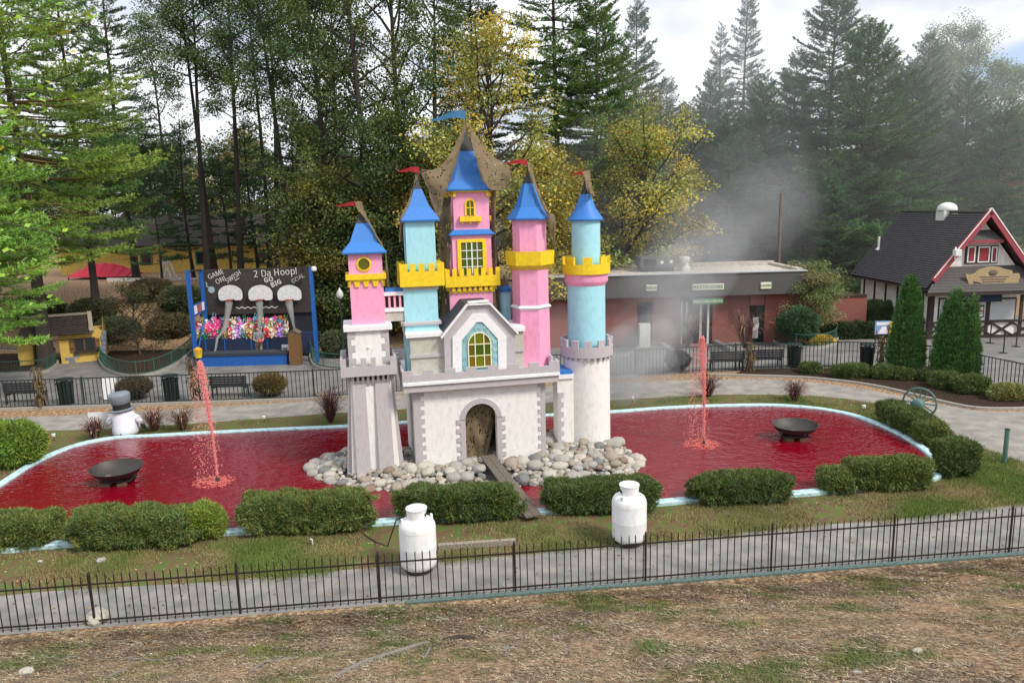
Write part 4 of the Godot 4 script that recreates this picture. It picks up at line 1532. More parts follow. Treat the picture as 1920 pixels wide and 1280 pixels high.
func make_island() -> void:
	# low mound that carries the rocks
	var px := [[580, 888], [592, 866], [640, 850], [760, 838], [900, 822], [1050, 815], [1140, 822], [1180, 845], [1197, 868], [1185, 890], [1110, 902], [1000, 910], [900, 915], [800, 922], [690, 918], [620, 905]]
	var edge := curve(ground_px(px, 0.05), true, 5)
	var mid := Vector2.ZERO
	for p in edge: mid += p
	mid /= edge.size()
	var rings := []
	var area := 0.0
	for i in edge.size(): area += edge[i].cross(edge[(i + 1) % edge.size()])
	var order := edge.duplicate()
	if area < 0: order.reverse()
	for s in [[1.03, -0.06], [0.97, 0.0], [0.88, 0.08], [0.7, 0.17], [0.3, 0.2]]:
		var r := PackedVector3Array()
		for p in order:
			var q := mid + (p - mid) * (s[0] as float)
			r.push_back(Vector3(q.x, s[1] + 0.05 * noise.get_noise_2d(q.x * 20.0, q.y * 20.0), q.y))
		rings.push_back(r)
	var mb := MB.new()
	mb.loft(rings, false, true)
	mb.smooth(60.0)
	struct("rock_mound", mb, M.mound)
	# individual rocks
	var shapes := []
	for k in 5:
		var rb := MB.new()
		rb.ball(Vector3.ZERO, Vector3.ONE, 9, 6)
		for i in rb.v.size():
			var p := rb.v[i]
			rb.v[i] = p * (1.0 + 0.3 * noise.get_noise_3d(p.x * 60.0 + k * 100.0, p.y * 60.0, p.z * 60.0))
		var again := MB.new()
		for i in range(0, rb.v.size(), 3): again.tri(rb.v[i], rb.v[i + 1], rb.v[i + 2])
		again.smooth(75.0)
		shapes.push_back(again.mesh())
	var lab := ["rounded grey river rock in the pile round the castle", "rounded tan river rock in the pile round the castle", "rounded reddish brown river rock in the pile round the castle", "rounded dark slate river rock in the pile round the castle", "rounded whitish river rock in the pile round the castle"]
	var placed := []
	var box := Rect2(edge[0], Vector2.ZERO)
	for p in edge: box = box.expand(p)
	var tries := 0
	while placed.size() < 296 and tries < 40000:
		tries += 1
		var q := Vector2(rng.randf_range(box.position.x, box.end.x), rng.randf_range(box.position.y, box.end.y))
		if not Geometry2D.is_point_in_polygon(q, edge): continue
		var l := CTI * Vector3(q.x, 0, q.y)
		# skip rocks under the building or hidden behind it
		if l.z < -1.3 and l.x > -2.3 and l.x < 2.2: continue
		if l.x > -2.15 and l.x < 2.02 and l.z < 0.16: continue
		if l.x > -4.15 and l.x < -2.55 and l.z < 0.05 and l.z > -1.7: continue
		var rt := CT * Vector3(cx(1101, 740, -1.35), 0, -1.35)
		if Vector2(rt.x, rt.z).distance_to(q) < 0.8: continue
		if off_ramp(q) < 0.34: continue
		var f := rng.randf()
		var r := 0.09 + 0.15 * f * f
		if placed.size() < 30: r = rng.randf_range(0.16, 0.24)
		var okay := true
		for o in placed:
			if (o[0] as Vector2).distance_to(q) < (o[1] + r) * 0.66:
				okay = false
				break
		if not okay: continue
		placed.push_back([q, r])
		var near := 10.0
		for i in edge.size(): near = minf(near, edge[i].distance_to(q))
		var y := 0.02 + 0.26 * smoothstep(0.0, 0.9, near)
		var k := [0, 0, 1, 1, 4, 4, 0, 3, 2, 4][rng.randi() % 10] as int
		var o := part_mesh(self, "rock", shapes[rng.randi() % 5], M["rock%d" % k])
		tag(o, lab[k], "rock", "river rocks round the castle")
		o.position = Vector3(q.x, y + r * 0.25, q.y)
		o.basis = Basis(Vector3.UP, rng.randf() * TAU) * Basis(Vector3.RIGHT, rng.randf_range(-0.3, 0.3)) * Basis.from_scale(Vector3(r * rng.randf_range(0.95, 1.35), r * rng.randf_range(0.62, 0.85), r))
	# cobbles that fill the gaps
	var xf := []
	var cols := PackedColorArray()
	for i in 2600:
		var q := Vector2(rng.randf_range(box.position.x, box.end.x), rng.randf_range(box.position.y, box.end.y))
		if not Geometry2D.is_point_in_polygon(q, edge): continue
		if off_ramp(q) < 0.3: continue
		var near := 10.0
		for k in edge.size(): near = minf(near, edge[k].distance_to(q))
		var r := rng.randf_range(0.05, 0.095)
		xf.push_back(Transform3D(Basis(Vector3.UP, rng.randf() * TAU) * Basis.from_scale(Vector3(r * 1.25, r * 0.75, r)), Vector3(q.x, 0.015 + 0.25 * smoothstep(0.0, 0.9, near), q.y)))
		cols.push_back(jitter([Color(0.36, 0.345, 0.31), Color(0.32, 0.27, 0.22), Color(0.25, 0.245, 0.23), Color(0.46, 0.43, 0.37)][rng.randi() % 4], rng, 0.15, 0.06))
	var co := multi(self, "cobbles", shapes[0], M.cobble, xf, cols)
	tag(co, "small cobbles filling the gaps between the river rocks", "cobbles")
	co.set_meta("kind", "stuff")
	# plank ramp
	var top := CT * Vector3(cx(914, 858, 0.05), cy(914, 858, 0.05) + 0.06, 0.05)
	var foot := G(1001, 968, 0.14)
	mb = MB.new()
	var wid := 0.42
	var dirn := (foot - top).normalized()
	var side := dirn.cross(Vector3.UP).normalized()
	for k in 2:
		var off := side * ((k - 0.5) * wid * 0.5)
		var p := MB.new()
		p.bar(top + off, foot + off, wid * 0.5 - 0.012, 0.045)
		if k == 0:
			var ramp := thing("plank_ramp", "weathered grey plank ramp from the castle door to the lawn", "ramp")
			part(ramp, "plank", p, M.wood_old)
			mb.bar(top.lerp(foot, 0.12) - Vector3(0, 0.045, 0) - side * 0.2, top.lerp(foot, 0.12) - Vector3(0, 0.045, 0) + side * 0.2, 0.08, 0.04)
			mb.bar(top.lerp(foot, 0.85) - Vector3(0, 0.045, 0) - side * 0.2, top.lerp(foot, 0.85) - Vector3(0, 0.045, 0) + side * 0.2, 0.08, 0.04)
			part(ramp, "cleats", mb, M.wood_old)
			set_meta("ramp", ramp)
		else:
			part(get_meta("ramp"), "plank", p, M.wood_old)
	remove_meta("ramp")

# hanging cloth from rows of pixels on castle planes: every row [[px, py, z], ...]
func drape(called: String, label: String, rows: Array, m: Material, rag := 0.04) -> void:
	var k: int = rows[0].size()
	var grid := []
	for r in rows:
		var pts := []
		for q in r:
			var l := cl(q[0], q[1], q[2])
			pts.push_back(Vector3(l.x, l.y, q[2]))
		grid.push_back(pts)
	# denser by splines along both ways
	var dense := []
	var n1 := 9
	for i in grid.size() - 1:
		for s in n1 + (1 if i == grid.size() - 2 else 0):
			var t := float(s) / n1
			var row := []
			for j in k:
				var a: Vector3 = grid[maxi(i - 1, 0)][j]
				var b: Vector3 = grid[i][j]
				var c: Vector3 = grid[i + 1][j]
				var d: Vector3 = grid[mini(i + 2, grid.size() - 1)][j]
				row.push_back(b.cubic_interpolate(c, a, d, t))
			var fine := []
			for j in k - 1:
				for u in n1 + (1 if j == k - 2 else 0):
					var a: Vector3 = row[maxi(j - 1, 0)]
					var d: Vector3 = row[mini(j + 2, k - 1)]
					fine.push_back((row[j] as Vector3).cubic_interpolate(row[j + 1], a, d, float(u) / n1))
			dense.push_back(fine)
	var R := dense.size()
	var C: int = dense[0].size()
	var mb := MB.new()
	for i in R:
		for j in C:
			var p: Vector3 = dense[i][j]
			var e := rag if i == R - 1 or j == 0 or j == C - 1 else 0.0
			p.z += 0.018 * sin(j * 0.45 + i * 0.2) + 0.09 * noise.get_noise_3d(p.x * 60.0, p.y * 60.0, 4.0)
			p.y += e * 1.6 * noise.get_noise_3d(p.x * 200.0, p.y * 150.0, 9.0)
			p.x += e * noise.get_noise_3d(p.x * 150.0, p.y * 200.0, 19.0)
			dense[i][j] = p
	for i in R - 1:
		for j in C - 1:
			# worn holes
			if noise.get_noise_3d(i * 38.0 + rows[0][0][0], j * 38.0, 31.0) > 0.33: continue
			var o := Vector3(0, 0, 0.006)
			mb.quad(dense[i + 1][j] + o, dense[i][j] + o, dense[i][j + 1] + o, dense[i + 1][j + 1] + o)
			mb.quad(dense[i + 1][j + 1] - o, dense[i][j + 1] - o, dense[i][j] - o, dense[i + 1][j] - o)
	mb.smooth(70.0)
	var ob := part(self, called, mb, m)
	ob.transform = CT
	tag(ob, label, "burlap")

func make_burlap(_castle: Node3D) -> void:
	var zk := -1.5
	drape("burlap_drape", "tattered burlap net sagging from the blue flag to the slim blue tower", [
		[[871, 226, zk], [858, 262, zk + 0.1], [836, 300, zk + 0.25], [812, 318, zk + 0.35], [788, 316, zk + 0.3]],
		[[872, 245, zk + 0.1], [856, 290, zk + 0.3], [842, 322, zk + 0.4], [818, 342, zk + 0.5], [795, 338, zk + 0.4]],
		[[862, 280, zk + 0.3], [850, 318, zk + 0.45], [838, 348, zk + 0.5], [822, 372, zk + 0.5], [806, 368, zk + 0.4]],
		[[856, 306, zk + 0.5], [840, 345, zk + 0.5], [832, 372, zk + 0.5], [824, 405, zk + 0.5], [814, 398, zk + 0.4]]], M.burlap)
	drape("burlap_drape", "tattered burlap net hanging beside the blue spire towards the pink hexagonal tower", [
		[[873, 216, zk], [884, 238, zk], [902, 266, zk], [930, 296, zk], [956, 310, zk]],
		[[880, 244, zk + 0.2], [892, 268, zk + 0.2], [908, 294, zk + 0.2], [934, 318, zk + 0.1], [957, 322, zk]],
		[[888, 280, zk + 0.35], [899, 304, zk + 0.35], [914, 326, zk + 0.3], [936, 342, zk + 0.2], [956, 340, zk]],
		[[902, 336, zk + 0.4], [912, 348, zk + 0.4], [924, 356, zk + 0.3], [938, 358, zk + 0.2], [952, 350, zk]]], M.burlap)
	drape("burlap_drape", "long dark burlap strip hanging behind the tall pink keep", [
		[[820, 385, zk - 0.2], [832, 380, zk - 0.1], [845, 362, zk]], [[822, 450, zk - 0.2], [834, 450, zk - 0.1], [846, 440, zk]],
		[[826, 520, zk - 0.2], [836, 520, zk - 0.1], [842, 510, zk]], [[830, 600, zk - 0.2], [838, 600, zk - 0.1], [845, 598, zk]]], M.burlap_dark)
	drape("burlap_drape", "thin burlap streamer down the right edge of the keep", [
		[[920, 352, zk - 0.2], [925, 354, zk], [931, 352, zk]], [[921, 410, zk - 0.2], [926, 412, zk], [929, 410, zk]], [[924, 460, zk - 0.2], [928, 460, zk], [931, 460, zk]], [[924, 505, zk - 0.2], [928, 506, zk], [932, 503, zk]]], M.burlap)
	var zt := -0.75
	drape("burlap_drape", "burlap strip tied to the flag of the low pink corner tower", [
		[[664, 379, zt], [671, 377, zt], [678, 378, zt]], [[670, 392, zt + 0.1], [678, 396, zt + 0.1], [684, 398, zt]], [[690, 420, zt + 0.3], [696, 428, zt + 0.2], [700, 430, zt]], [[712, 455, zt + 0.4], [716, 460, zt + 0.3], [718, 462, zt]], [[722, 478, zt + 0.3], [725, 488, zt + 0.2], [727, 500, zt]], [[722, 530, zt], [726, 538, zt], [730, 540, zt - 0.1]]], M.burlap)
	var zb := -1.2
	drape("burlap_drape", "burlap strip hanging down the left of the slim blue tower", [
		[[780, 320, zb], [784, 318, zb], [788, 320, zb]], [[774, 350, zb + 0.1], [777, 352, zb + 0.1], [781, 350, zb]], [[762, 385, zb + 0.3], [766, 388, zb + 0.3], [770, 384, zb]], [[750, 410, zb + 0.5], [754, 413, zb + 0.5], [758, 410, zb + 0.3]], [[748, 450, zb + 0.3], [751, 455, zb + 0.2], [755, 450, zb]]], M.burlap)
	var zh := -0.7
	drape("burlap_drape", "burlap rag caught under the roof of the pink hexagonal tower", [
		[[988, 306, zh - 0.4], [991, 304, zh - 0.4], [995, 308, zh - 0.4]], [[1000, 345, zh - 0.1], [1004, 348, zh - 0.1], [1007, 350, zh - 0.2]], [[1018, 388, zh + 0.1], [1024, 392, zh + 0.1], [1029, 395, zh]], [[1026, 404, zh + 0.1], [1033, 402, zh + 0.1], [1040, 404, zh]], [[1030, 432, zh], [1036, 436, zh], [1040, 434, zh]], [[1038, 458, zh], [1040, 462, zh], [1042, 458, zh]]], M.burlap)
	var zr := -1.2
	drape("burlap_drape", "burlap strip wound round the black tip of the round tower", [
		[[1091, 322, zr], [1098, 320, zr], [1106, 318, zr]], [[1095, 335, zr + 0.15], [1102, 338, zr + 0.15], [1107, 336, zr]], [[1098, 350, zr + 0.25], [1106, 352, zr + 0.25], [1110, 350, zr]], [[1104, 362, zr + 0.3], [1110, 366, zr + 0.3], [1115, 366, zr]]], M.burlap)
	drape("burlap_curtain", "brown burlap curtain hanging askew in the castle doorway", [
		[[872, 756, -0.35], [885, 753, -0.4], [900, 752, -0.3], [915, 753, -0.4], [934, 754, -0.35]], [[872, 790, -0.35], [887, 788, -0.3], [902, 790, -0.42], [914, 790, -0.3], [927, 788, -0.4]],
		[[872, 830, -0.35], [886, 830, -0.42], [900, 832, -0.3], [910, 830, -0.4], [918, 828, -0.35]], [[872, 868, -0.35], [886, 868, -0.35], [898, 868, -0.4], [906, 868, -0.3], [914, 866, -0.4]]], M.burlap)
# ---------------------------------------------------------------- plants
var SPRAY := {}

func jitter(c: Color, r: RandomNumberGenerator, a := 0.25, h := 0.12) -> Color:
	var k := 1.0 + r.randf_range(-a, a)
	var w := r.randf_range(-h, h)
	return Color(c.r * k * (1.0 + w), c.g * k, c.b * k * (1.0 - w))

func dir3(r: RandomNumberGenerator) -> Vector3:
	var z := r.randf_range(-1, 1)
	var a := r.randf() * TAU
	var q := sqrt(1.0 - z * z)
	return Vector3(cos(a) * q, z, sin(a) * q)

func make_sprays() -> void:
	var r := RandomNumberGenerator.new()
	r.seed = 5
	# pine boughs along +x: nominal lengths 1.4, 2.6 and 4.4 m, two of each; wood is tinted by vertex colour
	for kind in 6:
		var L: float = [1.4, 2.6, 4.4][kind % 3]
		var mb := MB.new()
		mb.use_col = true
		var axis := func(t: float) -> Vector3: return Vector3(t * L, L * (-0.05 * sin(t * PI) + 0.1 * t * t), 0)
		mb.col = Color(0.5, 0.22, 0.5)
		mb.tube([axis.call(0.0), axis.call(0.35), axis.call(0.7), axis.call(1.0)], [0.012 * L + 0.006, 0.009 * L, 0.005 * L, 0.004], 4, false)
		var tuft := func(c: Vector3, fwd: Vector3) -> void:
			mb.col = Color(r.randf_range(0.85, 1.2), 1.0, r.randf_range(0.85, 1.15))
			for k in 8:
				var d := (fwd * 0.75 + Vector3(0, 0.28, 0) + dir3(r) * 0.7).normalized()
				var l := r.randf_range(0.13, 0.23)
				var w := d.cross(dir3(r)).normalized() * 0.017
				mb.tri(c - w, c + w, c + d * l)
		var nb := int(5 + L * 4.0)
		for i in nb:
			var t := lerpf(0.2, 0.97, (i + r.randf() * 0.6) / nb)
			var side := 1.0 if i % 2 else -1.0
			var ang := r.randf_range(0.55, 1.0)
			var d := Vector3(cos(ang), r.randf_range(-0.05, 0.22), side * sin(ang)).normalized()
			var l := clampf(L * 0.42 * (1.15 - t) * r.randf_range(0.7, 1.2), 0.2, 1.5)
			var o: Vector3 = axis.call(t)
			mb.col = Color(0.5, 0.22, 0.5)
			mb.tube([o, o + d * l], [0.012, 0.005], 3, false)
			var nt := int(maxf(2.0, l / 0.13))
			for j in nt:
				var q := (j + 0.7) / nt
				if q < 0.25: continue
				tuft.call(o + d * l * q + dir3(r) * 0.06, d)
				if j % 2 == 0:
					var d2 := (d + Vector3(r.randf_range(-0.6, 0.6), 0.1, r.randf_range(-0.6, 0.6))).normalized()
					tuft.call(o + d * l * q + d2 * 0.16, d2)
		for j in int(L * 6.0): tuft.call((axis.call(lerpf(0.3, 1.0, r.randf())) as Vector3) + dir3(r) * 0.05, Vector3(1, 0.1, 0))
		SPRAY["bough%d" % kind] = mb.mesh()
	# broad-leaved clumps, a metre and a half across
	for kind in 4:
		var mb := MB.new()
		mb.use_col = true
		for i in 130:
			var c := dir3(r) * pow(r.randf(), 0.45) * Vector3(0.85, 0.55, 0.85)
			if noise.get_noise_3d(c.x * 90.0 + kind * 77.0, c.y * 90.0, c.z * 90.0) < -0.12: continue
			var tone := r.randf_range(0.7, 1.3)
			mb.col = Color(tone * r.randf_range(0.88, 1.14), tone, tone * r.randf_range(0.8, 1.2))
			leaf_at(mb, r, c, r.randf_range(0.12, 0.19), 0.6)
		SPRAY["clump%d" % kind] = mb.mesh()
	# tufts for clipped hedges
	for kind in 2:
		var hb := MB.new()
		hb.use_col = true
		for k in 70:
			var c := dir3(r) * pow(r.randf(), 0.6) * Vector3(0.13, 0.05, 0.13)
			var d := (dir3(r) + Vector3(0, 1.0, 0)).normalized()
			var tone := r.randf_range(0.6, 1.45)
			hb.col = Color(tone * r.randf_range(0.85, 1.25), tone, tone)
			var w := d.cross(dir3(r)).normalized() * 0.011
			hb.tri(c - w, c + w, c + d * r.randf_range(0.05, 0.11))
		SPRAY["hedge%d" % kind] = hb.mesh()
	# flat upright spray of a thuja
	var tb := MB.new()
	tb.use_col = true
	for k in 60:
		var d := (Vector3(0, 1, 0.25) + dir3(r) * 0.7).normalized()
		var c := Vector3(r.randf_range(-0.14, 0.14), r.randf_range(-0.14, 0.16), r.randf_range(-0.06, 0.06))
		var tone := r.randf_range(0.65, 1.4)
		tb.col = Color(tone, tone, tone)
		var w := d.cross(dir3(r)).normalized() * 0.015
		tb.tri(c - w, c + w, c + d * r.randf_range(0.07, 0.16))
	SPRAY["thuja"] = tb.mesh()
	# single big leaf
	var lb := MB.new()
	leaf_at(lb, r, Vector3.ZERO, 0.11, 0.0)
	SPRAY["big_leaf"] = lb.mesh()
	# patches of grass and of flattened dead straw, half a metre across
	for kind in 2:
		var gb := MB.new()
		gb.use_col = true
		for k in 90:
			var a := r.randf() * TAU
			var o := Vector3(cos(a), 0, sin(a)) * pow(r.randf(), 0.6) * 0.24
			var b := r.randf() * TAU
			var lean := Vector3(cos(b), 0, sin(b)) * r.randf_range(0.015, 0.06)
			var h := r.randf_range(0.02, 0.065)
			var w := Vector3(-sin(b), 0, cos(b)) * 0.0045
			var tone := r.randf_range(0.65, 1.35)
			gb.col = Color(tone * r.randf_range(0.9, 1.3), tone, tone)
			gb.tri(o - w, o + w, o + lean + Vector3(0, h, 0))
		SPRAY["grass%d" % kind] = gb.mesh()
		var sb := MB.new()
		sb.use_col = true
		for k in 110:
			var a := r.randf() * TAU
			var e := r.randf() * TAU
			var o := Vector3(cos(e), 0, sin(e)) * pow(r.randf(), 0.6) * 0.26 + Vector3(0, r.randf_range(0.002, 0.012), 0)
			var d := Vector3(cos(a), r.randf_range(-0.05, 0.3), sin(a)) * r.randf_range(0.03, 0.085)
			var w := Vector3(-sin(a), 0.2, cos(a)) * 0.0045
			var tone: float = [0.45, 0.7, 1.0, 1.35, 1.8][r.randi() % 5]
			sb.col = Color(tone, tone, tone)
			sb.tri(o - w, o + w, o + d)
		SPRAY["straw%d" % kind] = sb.mesh()
	# curled fallen leaf
	var fb := MB.new()
	var pts := [Vector3(-0.035, 0.012, 0), Vector3(-0.005, 0.002, 0.02), Vector3(0.035, 0.014, 0.004), Vector3(0, 0.004, -0.021)]
	fb.tri(pts[0], pts[1], pts[3]); fb.tri(pts[1], pts[2], pts[3])
	SPRAY["fallen"] = fb.mesh()
	var ch := MB.new()
	ch.ball(Vector3(0, 0.006, 0), Vector3(0.022, 0.011, 0.015), 6, 4)
	SPRAY["chip"] = ch.mesh()

func leaf_at(mb: MB, r: RandomNumberGenerator, c: Vector3, l: float, wild: float) -> void:
	var d := (Vector3(c.x, -0.15, c.z) * 1.5 + dir3(r) * 0.8).normalized()
	var n := (Vector3.UP + dir3(r) * (0.35 + wild)).normalized()
	var w := d.cross(n).normalized() * l * r.randf_range(0.26, 0.36)
	var m := c + d * l * 0.45 - n * l * 0.06
	var e := c + d * l - n * l * 0.12
	mb.tri(c, m - w, e)
	mb.tri(c, e, m + w)

func limb_path(o: Vector3, d: Vector3, l: float, rise: float, n: int, r: RandomNumberGenerator, wild := 0.12) -> Array:
	var p := [o]
	var cur := o
	var dd := d
	for i in n:
		dd = (dd + Vector3(0, rise / n, 0) + dir3(r) * wild).normalized()
		cur += dd * l / n
		p.push_back(cur)
	return p

# white pine: whorls of level boughs; opts: base (bare share), reach, gaps, lean
func pine(at: Vector3, h: float, reach: float, base: float, c: Color, label: String, sd: int, o := {}) -> Node3D:
	var r := RandomNumberGenerator.new()
	r.seed = sd
	var t := thing(o.get("name", "pine_tree"), label, "tree", o.get("group", "pine trees"), at)
	var lean: Vector3 = o.get("lean", Vector3.ZERO)
	var r0: float = o.get("trunk", h * 0.0105)
	var tm := MB.new()
	var spine := []
	var rad := []
	for i in 9:
		var f := i / 8.0
		spine.push_back(Vector3(lean.x * f * f + 0.12 * sin(f * 5.0 + sd), -0.2 + h * f, lean.z * f * f + 0.1 * sin(f * 4.0 + sd * 2.0)))
		rad.push_back(r0 * (1.0 - 0.93 * f) + (r0 * 0.35 if i == 0 else 0.0))
	tm.tube(spine, rad, 8)
	var xfs := [[], [], [], [], [], []]
	var colss := [[], [], [], [], [], []]
	var gap: float = o.get("gap", 0.95) * 0.62
	var y := h * base
	var wh := 0
	while y < h - 0.25:
		var f := y / h
		var k := f * 8.0
		var b: Vector3 = (spine[int(k)] as Vector3).lerp(spine[mini(int(k) + 1, 8)], k - int(k))
		var u := (y - h * base) / (h * (1.0 - base))
		var prof := (0.62 + 0.38 * smoothstep(0.0, 0.25, u)) * pow(1.0 - u, 0.72) + 0.06
		var n := r.randi_range(4, 6)
		var off := r.randf() * TAU
		for i in n:
			if r.randf() > o.get("keep", 0.93): continue
			var a := off + TAU * i / n + r.randf_range(-0.35, 0.35)
			var l := reach * prof * r.randf_range(0.6, 1.12)
			var el := lerpf(-0.1, 0.75, u * u) + r.randf_range(-0.1, 0.12)
			var d := Vector3(cos(a) * cos(el), sin(el), sin(a) * cos(el))
			var kind := (0 if l < 1.9 else (1 if l < 3.4 else 2))
			var sc: float = l / [1.4, 2.6, 4.4][kind]
			var zz := d.cross(Vector3.UP).normalized()
			var roll := Basis(d, r.randf_range(-0.25, 0.25))
			var bb := roll * Basis(d, zz.cross(d).normalized(), zz)
			var tr := Transform3D(bb.scaled_local(Vector3(sc, sc, sc)), b + Vector3(0, r.randf_range(-0.25, 0.25), 0))
			var id := kind + (3 if r.randf() < 0.5 else 0)
			xfs[id].push_back(tr)
			colss[id].push_back(jitter(c, r))
		y += gap * r.randf_range(0.75, 1.2) * (1.0 - 0.45 * u)
		wh += 1
	# dead stubs on the bare stem
	if base > 0.12:
		for i in int(base * h * o.get("stubs", 1.5)):
			var yy := h * base * r.randf_range(0.2, 1.0)
			var k := yy / h * 8.0
			var b: Vector3 = (spine[int(k)] as Vector3).lerp(spine[mini(int(k) + 1, 8)], k - int(k))
			var a := r.randf() * TAU
			var l := r.randf_range(0.6, reach * 0.6)
			var path := limb_path(b, Vector3(cos(a), 0.05, sin(a)), l, -0.1, 3, r, 0.15)
			tm.tube(path, [0.028, 0.02, 0.012, 0.005], 3, false)
	tm.smooth(60.0)
	part(t, "trunk", tm, o.get("bark", M.bark))
	for k in 6:
		if xfs[k].size(): multi(t, "boughs", SPRAY["bough%d" % k], M.needle, xfs[k], PackedColorArray(colss[k])).set_meta("kind", "stuff")
	return t

# spreading broadleaf tree
func broad(at: Vector3, h: float, rad_c: float, base: float, c: Array, label: String, sd: int, o := {}) -> Node3D:
	var r := RandomNumberGenerator.new()
	r.seed = sd
	var t := thing(o.get("name", "leafy_tree"), label, "tree", o.get("group", "broadleaf trees"), at)
	var r0: float = o.get("trunk", h * 0.014)
	var lean: Vector3 = o.get("lean", Vector3.ZERO)
	var tm := MB.new()
	var spine := []
	var rad := []
	for i in 7:
		var f := i / 6.0
		spine.push_back(Vector3(lean.x * f + 0.25 * sin(f * 4.0 + sd), -0.2 + h * 0.93 * f, lean.z * f + 0.2 * sin(f * 5.0 + sd * 1.7)))
		rad.push_back(r0 * (1.0 - 0.9 * f) + (r0 * 0.4 if i == 0 else 0.0))
	tm.tube(spine, rad, 8)
	var xf := []
	var cols := PackedColorArray()
	var n: int = o.get("limbs", 26)
	var subs: int = o.get("subs", 6)
	var per: int = o.get("per", 7)
	var size: float = o.get("size", 1.0)
	for i in n:
		var u := (i + 0.5) / n
		var f := lerpf(base, 0.97, u)
		var k := minf(f, 0.999) * 6.0
		var b: Vector3 = (spine[int(k)] as Vector3).lerp(spine[int(k) + 1], k - int(k))
		var a := i * 2.399 + r.randf_range(-0.4, 0.4)
		var prof := sqrt(maxf(0.05, 1.0 - pow(absf(u - 0.38) / 0.66, 2.2)))
		var l := rad_c * prof * r.randf_range(0.72, 1.15)
		var el := lerpf(0.12, 1.15, u) + r.randf_range(-0.15, 0.15)
		var d := Vector3(cos(a) * cos(el), sin(el), sin(a) * cos(el))
		var path := limb_path(b, d, l, 0.15, 4, r, 0.2)
		var lr := clampf(0.02 * l, 0.02, 0.11)
		tm.tube(path, [lr, lr * 0.75, lr * 0.52, lr * 0.32, lr * 0.1], 5, false)
		var tone: Color = c[r.randi() % c.size()]
		for s in subs:
			var q := lerpf(0.3, 1.0, (s + r.randf()) / subs)
			var ks := q * 4.0
			var p: Vector3 = (path[mini(int(ks), 3)] as Vector3).lerp(path[mini(int(ks) + 1, 4)], ks - mini(int(ks), 3))
			var sd2 := (d * 0.6 + dir3(r) * 0.9).normalized()
			sd2.y = sd2.y * 0.6 + 0.1
			var sl := l * r.randf_range(0.2, 0.4) * (1.2 - 0.4 * q)
			var sp := limb_path(p, sd2.normalized(), sl, 0.05, 2, r, 0.25)
			tm.tube(sp, [lr * 0.35, lr * 0.2, 0.004], 3, false)
			for g in (2 if per > 4 else 1):
				var e: Vector3 = (sp[0] as Vector3).lerp(sp[2], 0.45 + 0.6 * g) + dir3(r) * 0.3 * size
				var sc := size * r.randf_range(0.75, 1.3)
				xf.push_back(Transform3D(Basis(Vector3.UP, r.randf() * TAU).rotated(Vector3.RIGHT, r.randf_range(-0.35, 0.35)).scaled(Vector3(sc, sc, sc)), e))
				cols.push_back(jitter(tone, r, 0.28, 0.14))
	tm.smooth(60.0)
	part(t, "trunk", tm, o.get("bark", M.bark_grey))
	multi(t, "crown", SPRAY["clump%d" % (sd % 4)], M.leaf, xf, cols).set_meta("kind", "stuff")
	return t

